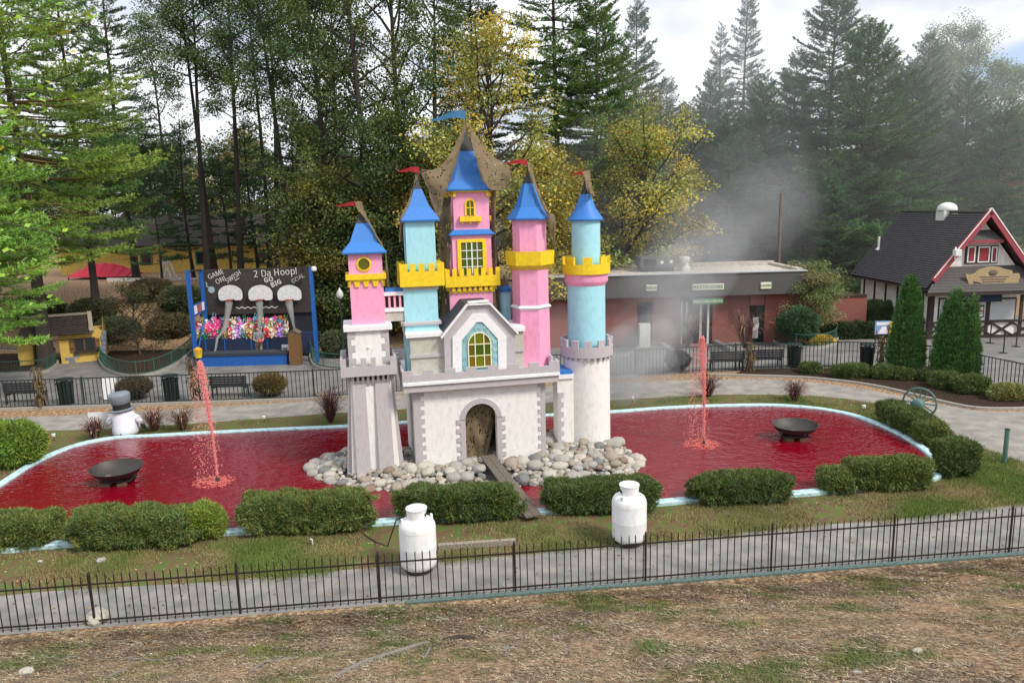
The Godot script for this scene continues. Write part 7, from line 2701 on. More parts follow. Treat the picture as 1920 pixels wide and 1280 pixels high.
	pic.prism(PackedVector2Array([Vector2(c0.x + 0.15, c1.y + 0.03), Vector2(c0.x + 0.32, c0.y - 0.28), Vector2(c1.x - 0.25, c0.y - 0.26), Vector2(c1.x - 0.1, c1.y + 0.03)]), 0.026, 0.005)
	part(t, "picture_shape", pic, M.trim_white)
	pic = MB.new()
	pic.prism(PackedVector2Array([Vector2(c0.x + 0.04, c1.y + 0.03), Vector2(c0.x + 0.08, c0.y - 0.4), Vector2(c0.x + 0.14, c1.y + 0.03)]), 0.026, 0.005)
	pic.prism(PackedVector2Array([Vector2(c1.x - 0.09, c1.y + 0.03), Vector2(c1.x - 0.14, c0.y - 0.32), Vector2(c1.x - 0.04, c0.y - 0.3), Vector2(c1.x - 0.03, c1.y + 0.03)]), 0.026, 0.005)
	part(t, "picture_shape", pic, M.paint_red)
	for x in [c0.x + 0.05, c1.x - 0.05]: box_part(t, "leg", x - 0.02, x + 0.02, 0.0, c1.y, -0.02, 0.02, M.steel_dark)
	t = thing("poster_stand", "poster stand with a plain yellow panel behind the tall evergreen", "poster", "", Vector3(Z(1680, 612, -35.4).x, 0, -35.4))
	c0 = Z(1670, 603, -35.4) - t.position
	c1 = Z(1692, 628, -35.4) - t.position
	box_part(t, "panel", c0.x, c1.x, c1.y, c0.y, -0.02, 0.02, M.poster_yellow)
	for x in [c0.x + 0.05, c1.x - 0.05]: box_part(t, "leg", x - 0.02, x + 0.02, 0.0, c1.y, -0.02, 0.02, M.steel_dark)
# ---------------------------------------------------------------- buildings (all face the viewer squarely)
# front rectangle in pixels on the upright plane z, with depth behind it; coordinates are the world's
func slab(parent: Node3D, called: String, m: Material, l: float, r: float, t: float, b: float, z: float, depth: float, e := 0.0) -> MeshInstance3D:
	var mx := (l + r) * 0.5
	var my := (t + b) * 0.5
	var mb := MB.new()
	var x0 := Z(l, my, z).x
	var x1 := Z(r, my, z).x
	var y0 := Z(mx, b, z).y
	var y1 := Z(mx, t, z).y
	if e > 0.0: mb.cbox(x0, x1, y0, y1, z - depth, z, e)
	else: mb.box(x0, x1, y0, y1, z - depth, z)
	return part(parent, called, mb, m)

func beam(parent: Node3D, called: String, m: Material, p: Vector2, q: Vector2, z: float, w: float, d := 0.06) -> void:
	var mb := MB.new()
	mb.bar(Z(p.x, p.y, z), Z(q.x, q.y, z), d, w, Vector3.UP)
	part(parent, called, mb, m)

func writing(parent: Node3D, called: String, text: String, px: float, py: float, z: float, size: float, turn: float, m: Material, bold := 0.0) -> MeshInstance3D:
	var tm := TextMesh.new()
	var f := SystemFont.new()
	f.font_names = PackedStringArray(["Droid Sans"])
	if bold > 0.0: f.font_weight = 700
	tm.font = f
	tm.text = text
	tm.font_size = 32
	tm.pixel_size = size / 32.0
	tm.depth = 0.01
	var o := part_mesh(parent, called, tm, m)
	o.position = Z(px, py, z)
	o.rotation.z = turn
	return o

func stroke(parent: Node3D, called: String, pts: Array, z: float, w: float, m: Material) -> void:
	var mb := MB.new()
	for i in pts.size() - 1:
		mb.bar(Z(pts[i][0], pts[i][1], z + 0.001 * i), Z(pts[i + 1][0], pts[i + 1][1], z + 0.001 * i), 0.012, w, Vector3.UP)
	part(parent, called, mb, m)

func make_booth() -> void:
	var t := thing("game_booth", "blue hoop-throwing game booth with a chalk-lettered dark board and three hoops", "game booth")
	var zb := -39.6
	var zf := -36.9
	slab(t, "backboard_panel", M.booth_board, 375, 586, 503, 588, zb, 0.12)
	slab(t, "back_cloth", M.booth_cloth, 378, 596, 585, 672, zb - 0.12, 0.05)
	slab(t, "toy_shelf_front", M.booth_navy, 360, 596, 632, 664, zb + 0.9, 0.08)
	slab(t, "toy_shelf", M.booth_navy, 362, 594, 628, 633, zb + 0.82, 0.9)
	for q in [384, 420, 470, 500, 540]: slab(t, "shelf_batten", M.booth_blue, q, q + 2, 634, 663, zb + 0.93, 0.03)
	# posts
	for q in [[347, 356, 507, 655, zf], [578, 588, 500, 650, zf], [375, 379, 505, 570, zb + 0.06], [352, 360, 600, 672, zf - 0.01]]:
		var p0 := Z((q[0] + q[1]) * 0.5, q[3], q[4])
		var p1 := Z((q[0] + q[1]) * 0.5 - 1.0, q[2], q[4])
		p0.y = 0.0
		p0.x = p1.x
		if q[3] == 672: continue
		var mb := MB.new()
		mb.bar(p0, p1, 0.17, 0.17, Vector3.BACK)
		part(t, "post", mb, M.booth_blue)
	# side frame with the small picture panel
	var sa := Z(351, 508, zf)
	var sb := Z(377, 506, zb)
	var mb := MB.new()
	mb.bar(Vector3(sa.x, sa.y, zf), Vector3(sb.x, sb.y, zb), 0.08, 0.08)
	part(t, "side_rail", mb, M.steel_dark)
	mb = MB.new()
	mb.bar(Vector3(sa.x, 2.75, zf), Vector3(sb.x, 2.75, zb), 0.06, 0.6)
	part(t, "side_panel", mb, M.booth_blue)
	for k in 3:
		mb = MB.new()
		var a := Vector3(sa.x, 2.78, zf).lerp(Vector3(sb.x, 2.78, zb), 0.16 + 0.28 * k)
		var b := Vector3(sa.x, 2.78, zf).lerp(Vector3(sb.x, 2.78, zb), 0.34 + 0.28 * k)
		mb.bar(a + Vector3(0.04, 0, 0.02), b + Vector3(0.04, 0, 0.02), 0.03, 0.42)
		part(t, "side_picture", mb, M.trim_white if k != 1 else M.hoop_orange)
	mb = MB.new()
	mb.bar(Vector3(sa.x + 0.1, 0.3, zf + 0.3), Vector3(sb.x, Z(378, 588, zb).y, zb), 0.05, 0.05)
	part(t, "stay", mb, M.booth_blue)
	# counter
	slab(t, "counter_front", M.booth_blue, 372, 538, 666, 690, -36.55, 0.08)
	slab(t, "counter_top", M.counter_top, 370, 540, 661, 666.5, -36.5, 0.75, 0.02)
	for q in [374, 534]: slab(t, "counter_end", M.booth_blue, q - 1, q + 2, 667, 690, -36.64, 0.55)
	# hoops: fan-shaped boards, rims, long nets
	for q in [[431, 0], [487.5, 1], [542, 2]]:
		var h := node(t, "hoop")
		var c := Z(q[0], 551, zb + 0.25)
		var w := 0.64
		var top := Z(q[0], 534, zb + 0.25).y - c.y
		var low := Z(q[0], 563, zb + 0.25).y - c.y
		var p := PackedVector2Array()
		for k in 13:
			var an := PI - PI * k / 12.0
			p.push_back(Vector2(cos(an) * w, sin(an) * (top * 0.98) * 0.98 + 0.02 * top))
		p.push_back(Vector2(w * 0.98, low * 0.7))
		p.push_back(Vector2(w * 0.84, low))
		p.push_back(Vector2(w * 0.36, low))
		p.push_back(Vector2(w * 0.28, low * 0.8))
		p.push_back(Vector2(-w * 0.28, low * 0.8))
		p.push_back(Vector2(-w * 0.36, low))
		p.push_back(Vector2(-w * 0.84, low))
		p.push_back(Vector2(-w * 0.98, low * 0.7))
		mb = MB.new()
		mb.prism(p, 0.0, 0.05)
		mb.xform(Transform3D(Basis(), c))
		part(h, "fan_board", mb, M.board_white)
		mb = MB.new()
		mb.box(c.x - 0.05, c.x + 0.05, c.y - 0.5, c.y + 0.2, zb + 0.005, zb + 0.19)
		part(h, "board_arm", mb, M.steel_dark)
		mb = MB.new()
		var pts := []
		var rr := []
		for k in 17:
			pts.push_back(Vector3(c.x + cos(TAU * k / 16.0) * 0.2, c.y + low + 0.05, zb + 0.48 + sin(TAU * k / 16.0) * 0.2))
			rr.push_back(0.015)
		mb.tube(pts, rr, 6, false)
		part(h, "rim", mb, M.hoop_orange)
		var path: Array = [[[429, 566, 14, 0.48], [425, 596, 10, 0.8], [420, 618, 8, 1.3], [407, 634, 5, 1.9], [402, 664, 3, 2.6]], [[486, 566, 14, 0.48], [487, 590, 11, 0.7], [485, 617, 6, 1.1]], [[541, 566, 15, 0.48], [546, 590, 9, 0.9], [552, 618, 3.5, 2.0]]][q[1]]
		pts = []
		rr = []
		for s in path:
			pts.push_back(Z(s[0], s[1], zb + s[3]))
			rr.push_back(s[2] / 2.0 / 36.0)
		mb = MB.new()
		mb.tube(pts, rr, 12, false)
		mb.smooth(60.0)
		part(h, "net_chute", mb, M.net)
	# chalk lettering
	var zt := zb + 0.012
	var chalk := node(t, "lettering")
	writing(chalk, "letters", "GAME", 404, 514, zt, 0.34, 0.36, M.chalk)
	writing(chalk, "letters", "ON!", 413, 525, zt, 0.34, 0.42, M.chalk)
	writing(chalk, "letters", "SWISH", 437, 519, zt, 0.33, 0.55, M.chalk)
	writing(chalk, "letters", "MAD", 462, 514, zt, 0.3, 0.3, M.fascia)
	writing(chalk, "letters", "SKILL", 465, 522, zt, 0.3, 0.0, M.fascia)
	writing(chalk, "letters", "2 Da Hoop!", 516, 511, zt, 0.47, 0.05, M.chalk)
	writing(chalk, "letters", "GO", 503, 524, zt, 0.36, 0.15, M.chalk, 0.6)
	writing(chalk, "letters", "BIG", 517, 531, zt, 0.36, 0.4, M.chalk, 0.6)
	writing(chalk, "letters", "GOAL", 558, 522, zt, 0.3, 0.5, M.chalk)
	stroke(chalk, "underline", [[440, 526], [448, 521]], zt + 0.005, 0.04, M.chalk)
	stroke(chalk, "bomb_fuse", [[385, 529], [388, 533], [386, 536], [391, 539]], zt + 0.005, 0.05, M.chalk_blue)
	mb = MB.new()
	mb.lathe([[0.18, 0.0], [0.18, 0.012]], 18)
	mb.xform(Transform3D(Basis(Vector3.RIGHT, PI / 2), Z(396, 543, zt)))
	part(chalk, "bomb_drawing", mb, M.chalk_blue)
	var wav := []
	for k in 15: wav.push_back([442 + k * 5.6, 577.0 + (1.6 if k % 2 else -1.6) - k * 0.1])
	stroke(chalk, "wavy_line", wav, zt + 0.005, 0.05, M.chalk)
	# lamp on the top corner
	lathe_part(t, "lamp_head", [[0.06, 0.0], [0.14, 0.06], [0.14, 0.2], [0.05, 0.26]], M.metal_white, 12, Z(588, 505, zf) - Vector3(0, 0.1, 0))
	lathe_part(t, "loudspeaker", [[0.2, 0.0], [0.2, 0.3]], M.steel_dark, 10, Z(572, 507, zb + 0.5) - Vector3(0, 0.1, 0))
	# oak post box at the counter's end, white notice
	var pod := thing("wooden_kiosk", "tall oak-coloured wooden kiosk at the end of the game counter", "kiosk", "", Vector3(Z(551, 680, -36.6).x, 0, -36.6))
	var k0 := Z(541, 620, -36.6).x - pod.position.x
	var k1 := Z(561, 620, -36.6).x - pod.position.x
	var ky := Z(551, 624, -36.6).y
	mb = MB.new()
	mb.prism(PackedVector2Array([Vector2(k0, 0), Vector2(k0, ky), Vector2((k0 + k1) * 0.5, ky + 0.16), Vector2(k1, ky), Vector2(k1, 0)]), 0.25, 0.5)
	part(pod, "cabinet", mb, M.wood_oak)
	for k in 5:
		var bx := lerpf(k0, k1, (k + 0.5) / 5.0)
		box_part(pod, "board_strip", bx - 0.045, bx + 0.045, 0.02, ky - 0.02, 0.25, 0.262, M.wood_oak)
	mb = MB.new()
	for s in [[k0 - 0.04, (k0 + k1) * 0.5], [k1 + 0.04, (k0 + k1) * 0.5]]:
		mb.bar(Vector3(s[0], ky + 0.0, 0), Vector3(s[1], ky + 0.19, 0), 0.58, 0.035, Vector3.UP)
	part(pod, "cap_boards", mb, M.wood_old)
	var no := thing("counter_notice", "small white notice with dark print on the game counter", "notice", "", Z(535, 661, -36.9))
	box_part(no, "card", -0.17, 0.17, 0.0, 0.42, -0.01, 0.01, M.trim_white)
	box_part(no, "print_block", -0.13, 0.13, 0.14, 0.27, 0.0101, 0.013, M.stone_blue)
	make_toys(zb)
	make_person(zb)

func make_toys(zb: float) -> void:
	var r := RandomNumberGenerator.new()
	r.seed = 811
	var cs := [["sky blue", Color(0.2, 0.5, 0.6)], ["hot pink", Color(0.75, 0.05, 0.25)], ["red", Color(0.6, 0.04, 0.04)], ["white", Color(0.75, 0.73, 0.7)], ["lilac", Color(0.42, 0.22, 0.6)], ["olive", Color(0.28, 0.27, 0.06)], ["slate", Color(0.14, 0.2, 0.3)], ["cream", Color(0.66, 0.5, 0.38)], ["orange", Color(0.7, 0.22, 0.05)], ["green", Color(0.03, 0.16, 0.07)]]
	for c in cs: mat("plush_" + c[0], c[1], 0.95)
	# three kinds: sitting bear, round cushion bird, long-eared rabbit
	var kinds := []
	for k in 3:
		var b := MB.new()
		b.ball(Vector3(0, 0.13, 0), Vector3(0.13, 0.15, 0.12), 9, 6)
		b.ball(Vector3(0, 0.34, 0.02), Vector3(0.12, 0.11, 0.11), 9, 6)
		for s in [-1.0, 1.0]:
			if k == 0: b.ball(Vector3(s * 0.09, 0.44, 0), Vector3(0.045, 0.045, 0.03), 7, 4)
			elif k == 2: b.ball(Vector3(s * 0.06, 0.52, 0), Vector3(0.03, 0.1, 0.025), 7, 5)
			else: b.ball(Vector3(s * 0.13, 0.18, 0.02), Vector3(0.04, 0.1, 0.07), 7, 5)
			b.ball(Vector3(s * 0.13, 0.2, 0.07), Vector3(0.04, 0.08, 0.05), 7, 4)
			b.ball(Vector3(s * 0.09, 0.05, 0.12), Vector3(0.055, 0.05, 0.09), 7, 4)
		b.smooth(60.0)
		kinds.push_back(b.mesh())
	var mz := MB.new()
	mz.ball(Vector3(0, 0.31, 0.12), Vector3(0.05, 0.04, 0.03), 7, 4)
	var muzzle := mz.mesh()
	var y0 := Z(480, 632, zb + 0.7).y
	var kn := ["teddy bear", "winged bird toy", "long-eared rabbit toy"]
	for i in 120:
		var row := i % 4
		var px := 368.0 + 168.0 * ((i / 4) + r.randf_range(0.1, 0.9)) / 30.0
		var z := zb + 0.72 - row * 0.18
		var k := r.randi() % 3
		var prefer := 1 if px > 385 and px < 418 and r.randf() < 0.55 else r.randi() % cs.size()
		var t := thing("plush_toy", "%s plush %s in the heap behind the game counter" % [cs[prefer][0], kn[k]], "plush toy", "plush toys heaped in the game booth")
		var s := r.randf_range(0.75, 1.25)
		t.position = Vector3(Z(px, 620, z).x, y0 + row * 0.2 - 0.04, z)
		t.rotation = Vector3(r.randf_range(-0.3, 0.2), r.randf_range(-0.7, 0.7), r.randf_range(-0.35, 0.35))
		t.scale = Vector3(s, s, s)
		part_mesh(t, "body", kinds[k], M["plush_" + cs[prefer][0]])
		part_mesh(t, "muzzle", muzzle, M["plush_" + cs[3 if prefer != 3 else 7][0]])

# tapered capsules joined smoothly, meshed as surface nets
func nets(bones: Array, cell: float, blend: float) -> MB:
	var box := AABB(bones[0][0], Vector3.ZERO)
	for b in bones:
		box = box.expand(b[0] + Vector3.ONE * (b[2] + cell * 2)).expand(b[0] - Vector3.ONE * (b[2] + cell * 2))
		box = box.expand(b[1] + Vector3.ONE * (b[3] + cell * 2)).expand(b[1] - Vector3.ONE * (b[3] + cell * 2))
	var n := Vector3i((box.size / cell).ceil()) + Vector3i.ONE
	var f := PackedFloat32Array()
	f.resize(n.x * n.y * n.z)
	for z in n.z:
		for y in n.y:
			for x in n.x:
				var p := box.position + Vector3(x, y, z) * cell
				var s := 0.0
				for b in bones:
					var ab: Vector3 = b[1] - b[0]
					var t := clampf((p - b[0]).dot(ab) / maxf(ab.length_squared(), 1e-6), 0.0, 1.0)
					var d: float = p.distance_to(b[0] + ab * t) - lerpf(b[2], b[3], t)
					if d < blend * 8.0: s += exp(-d / blend)
				f[(z * n.y + y) * n.x + x] = -blend * log(maxf(s, 1e-9))
	var ids := {}
	var vs := PackedVector3Array()
	var at := func(x: int, y: int, z: int) -> float: return f[(z * n.y + y) * n.x + x]
	for z in n.z - 1:
		for y in n.y - 1:
			for x in n.x - 1:
				var sum := Vector3.ZERO
				var cnt := 0
				for e in [[0, 0, 0, 1, 0, 0], [0, 1, 0, 1, 1, 0], [0, 0, 1, 1, 0, 1], [0, 1, 1, 1, 1, 1], [0, 0, 0, 0, 1, 0], [1, 0, 0, 1, 1, 0], [0, 0, 1, 0, 1, 1], [1, 0, 1, 1, 1, 1], [0, 0, 0, 0, 0, 1], [1, 0, 0, 1, 0, 1], [0, 1, 0, 0, 1, 1], [1, 1, 0, 1, 1, 1]]:
					var a: float = at.call(x + e[0], y + e[1], z + e[2])
					var b: float = at.call(x + e[3], y + e[4], z + e[5])
					if (a < 0) != (b < 0):
						var t := a / (a - b)
						sum += Vector3(x + e[0], y + e[1], z + e[2]).lerp(Vector3(x + e[3], y + e[4], z + e[5]), t)
						cnt += 1
				if cnt:
					ids[Vector3i(x, y, z)] = vs.size()
					vs.push_back(box.position + sum / cnt * cell)
	var mb := MB.new()
	for z in range(1, n.z - 1):
		for y in range(1, n.y - 1):
			for x in range(1, n.x - 1):
				var a: float = at.call(x, y, z)
				for ax in 3:
					var o := Vector3i(x, y, z)
					o[ax] += 1
					var b: float = at.call(o.x, o.y, o.z)
					if (a < 0) == (b < 0): continue
					var u := Vector3i.ZERO
					var w := Vector3i.ZERO
					u[(ax + 1) % 3] = 1
					w[(ax + 2) % 3] = 1
					var c := Vector3i(x, y, z)
					var q := [vs[ids[c - u - w]], vs[ids[c - w]], vs[ids[c]], vs[ids[c - u]]]
					if a < 0: mb.quad(q[3], q[2], q[1], q[0])
					else: mb.quad(q[0], q[1], q[2], q[3])
	mb.smooth(80.0)
	return mb

func make_person(zb: float) -> void:
	var z := -37.9
	var at := Vector3(Z(484, 640, z).x, 0.0, z)
	var t := thing("person", "person in a grey shirt and tan trousers holding a ball behind the game counter", "person", "", at, 0.5)
	# upright, leaning a little, both forearms forward round the ball; local +z is where the person faces
	var sh := 1.42
	var hipy := 0.92
	var trunk := [
		[Vector3(0, hipy, 0), Vector3(0, hipy + 0.2, 0.01), 0.145, 0.135], [Vector3(0, hipy + 0.2, 0.01), Vector3(0, sh - 0.08, 0.0), 0.135, 0.15],
		[Vector3(-0.16, sh, 0), Vector3(0.16, sh, 0), 0.075, 0.075], [Vector3(-0.19, sh - 0.01, 0), Vector3(-0.24, sh - 0.28, 0.04), 0.06, 0.048], [Vector3(0.19, sh - 0.01, 0), Vector3(0.25, sh - 0.28, 0.04), 0.06, 0.048],
		[Vector3(0, sh, -0.01), Vector3(0, sh + 0.12, 0.01), 0.058, 0.052]]
	part(t, "shirt", nets(trunk, 0.024, 0.018), M.shirt)
	var legs := [[Vector3(0, hipy + 0.02, 0), Vector3(0, hipy - 0.06, 0), 0.148, 0.14]]
	for s in [-1.0, 1.0]:
		legs.push_back([Vector3(s * 0.085, hipy - 0.05, 0), Vector3(s * 0.1, 0.5, 0.03 * s), 0.088, 0.062])
		legs.push_back([Vector3(s * 0.1, 0.5, 0.03 * s), Vector3(s * 0.11, 0.1, -0.02), 0.062, 0.048])
	part(t, "trousers", nets(legs, 0.024, 0.014), M.trousers)
	var skin := []
	var ball := Vector3(0.03, 1.07, 0.34)
	for s in [-1.0, 1.0]:
		var el := Vector3(s * 0.245, sh - 0.28, 0.04)
		var wr := ball + Vector3(s * 0.145, -0.02, -0.06)
		skin.push_back([el, wr, 0.043, 0.03])
		var palm := ball + Vector3(s * 0.138, 0.0, 0.02)
		skin.push_back([wr, palm, 0.03, 0.028])
		for k in 4:
			var a := (k - 1.5) * 0.3
			var k1 := ball + Vector3(s * (0.125 - 0.012 * absf(k - 1.5)), sin(a) * 0.07, 0.06)
			skin.push_back([palm, k1, 0.012, 0.0095])
			skin.push_back([k1, ball + Vector3(s * 0.088, sin(a) * 0.085, 0.1), 0.0095, 0.008])
		skin.push_back([wr.lerp(palm, 0.5), ball + Vector3(s * 0.1, 0.085, 0.0), 0.012, 0.0095])
	skin.push_back([Vector3(0, sh + 0.06, 0), Vector3(0, sh + 0.14, 0.015), 0.052, 0.05])
	var hd := Vector3(0, sh + 0.22, 0.03)
	skin.push_back([hd + Vector3(0, 0.035, -0.015), hd + Vector3(0, -0.05, 0.02), 0.088, 0.062])
	skin.push_back([hd + Vector3(0, 0.0, 0.09), hd + Vector3(0, -0.025, 0.112), 0.012, 0.014])
	for s in [-1.0, 1.0]: skin.push_back([hd + Vector3(s * 0.085, 0.01, -0.005), hd + Vector3(s * 0.09, -0.02, -0.005), 0.014, 0.012])
	part(t, "skin", nets(skin, 0.014, 0.006), M.skin)
	var hair := [[hd + Vector3(0, 0.065, -0.025), hd + Vector3(0, 0.01, -0.06), 0.088, 0.07]]
	part(t, "hair", nets(hair, 0.016, 0.01), M.hair)
	for s in [-1.0, 1.0]:
		var e := MB.new()
		e.ball(hd + Vector3(s * 0.032, 0.006, 0.084), Vector3(0.011, 0.008, 0.008), 6, 4)
		part(t, "eye", e, M.black)
		var shoe := MB.new()
		shoe.ball(Vector3(s * 0.11, 0.045, 0.05), Vector3(0.05, 0.05, 0.13), 10, 6)
		shoe.smooth(60.0)
		part(t, "shoe", shoe, M.black)
	var mo := MB.new()
	mo.ball(hd + Vector3(0, -0.055, 0.083), Vector3(0.022, 0.005, 0.006), 6, 4)
	part(t, "mouth", mo, M.hair)
	var b := thing("basketball", "orange-red ball held by the person in the booth", "ball", "", t.transform * ball)
	var bm := MB.new()
	bm.ball(Vector3.ZERO, Vector3.ONE * 0.118, 18, 12)
	bm.smooth(60.0)
	part(b, "ball", bm, M.ball_orange)
	var seam := MB.new()
	var pts := []
	var rr := []
	for k in 25:
		pts.push_back(Vector3(cos(TAU * k / 24.0), 0, sin(TAU * k / 24.0)) * 0.118)
		rr.push_back(0.003)
	seam.tube(pts, rr, 4, false)
	part(b, "seam", seam, M.black)

func make_cottage() -> void:
	var t := thing("yellow_cottage", "little yellow cottage with a dark shingle roof beside the pine", "cottage")
	var z := -38.6
	slab(t, "front_wall", M.house_yellow, 116, 188, 624, 690, z, 2.4)
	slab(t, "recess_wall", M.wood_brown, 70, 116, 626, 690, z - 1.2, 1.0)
	slab(t, "side_wall", M.house_yellow, 56, 80, 626, 690, z - 0.4, 1.8)
	# stone corner, broken plaster
	for k in 6: slab(t, "corner_stone", M.stone_blue, 183 - (k % 2) * 2.5, 190, 624 + k * 9, 632 + k * 9, z + 0.06, 0.3, 0.02)
	slab(t, "plaster_patch", M.stone_blue, 124, 138, 669, 674, z + 0.02, 0.05, 0.015)
	slab(t, "plaster_patch", M.stone_blue, 130, 141, 674, 680, z + 0.02, 0.05, 0.015)
	slab(t, "plaster_patch", M.kerb, 137, 146, 663, 672, z + 0.012, 0.05, 0.01)
	# window with shutters
	slab(t, "window_frame", M.wood_brown, 138, 173, 635, 661, z + 0.05, 0.1)
	slab(t, "pane", M.window_dark, 141, 153, 638, 657, z + 0.056, 0.02)
	slab(t, "pane", M.window_dark, 155, 170, 637, 657, z + 0.056, 0.02)
	slab(t, "glazing_bar", M.wood_oak, 153.4, 155, 636, 657, z + 0.065, 0.03)
	slab(t, "window_sill", M.wood_brown, 136, 176, 658, 663, z + 0.16, 0.2)
	for q in [[130, 138], [173, 180]]:
		slab(t, "shutter", M.wood_oak, q[0], q[1], 636, 660, z + 0.06, 0.05)
		for y in [640, 653]: slab(t, "hinge", M.black, q[0] + 1, q[1] - 1, y, y + 1.6, z + 0.07, 0.012)
	# roof of shingle courses
	var e0 := Z(66, 629, z + 0.35)
	var e1 := Z(189, 623, z + 0.35)
	e1.y = e0.y
	var r0 := Z(75, 592, z - 1.1)
	var r1 := Z(176, 586, z - 1.1)
	r1.y = r0.y
	e0.x = r0.x - 0.15
	e1.x = r1.x + 0.15
	var n := 9
	var mb := MB.new()
	for i in n:
		var a := float(i) / n
		var b := float(i + 1) / n
		var p := e0.lerp(r0, a)
		var q := e1.lerp(r1, a)
		var p2 := e0.lerp(r0, b)
		var q2 := e1.lerp(r1, b)
		var lift := Vector3(0, 0.035, 0.03)
		# each course a run of single shingles
		var m := 16
		for j in m:
			var jit := rng.randf_range(-0.03, 0.03)
			var f0 := (j + 0.04 + 0.5 * (i % 2)) / (m + 0.5)
			var f1 := (j + 0.96 + 0.5 * (i % 2)) / (m + 0.5)
			var s := MB.new()
			var A := p.lerp(q, f0) + lift - Vector3(0, jit * 0.5, 0)
			var B := p.lerp(q, f1) + lift - Vector3(0, jit * 0.5, 0)
			s.quad(A, p2.lerp(q2, f0) + lift * 0.3, p2.lerp(q2, f1) + lift * 0.3, B)
			s.quad(A - lift, A, B, B - lift)
			part(t, "shingle", s, M.roof_brown)
	mb.quad(e0, r0, r1, e1)
	var back := Vector3(0, 0, -2.9)
	mb.quad(r0, e0 + back, e1 + back, r1)
	part(t, "roof_deck", mb, M.wood_brown)
	mb = MB.new()
	mb.bar(r0 + Vector3(-0.1, 0.06, 0), r1 + Vector3(0.15, 0.06, 0), 0.22, 0.1)
	part(t, "ridge_board", mb, M.wood_pale)
	mb = MB.new()
	mb.bar(e1 + Vector3(0.12, 0.08, 0.02), r1 + Vector3(0.12, 0.1, 0), 0.2, 0.16)
	part(t, "verge_board", mb, M.wood_pale)
	mb = MB.new()
	var gx := Z(188, 640, z).x - 0.05
	mb.tri(Vector3(gx, e1.y, z), Vector3(gx, e1.y, z - 2.4), Vector3(gx, r1.y - 0.05, z - 1.1))
	part(t, "gable_wall", mb, M.house_yellow)
	# the cottage is turned to face the pool
	var piv := Vector3(Z(140, 650, z).x, 0, z)
	t.transform = Transform3D(Basis(), piv) * Transform3D(Basis(Vector3.UP, 0.42), Vector3.ZERO) * Transform3D(Basis(), -piv)

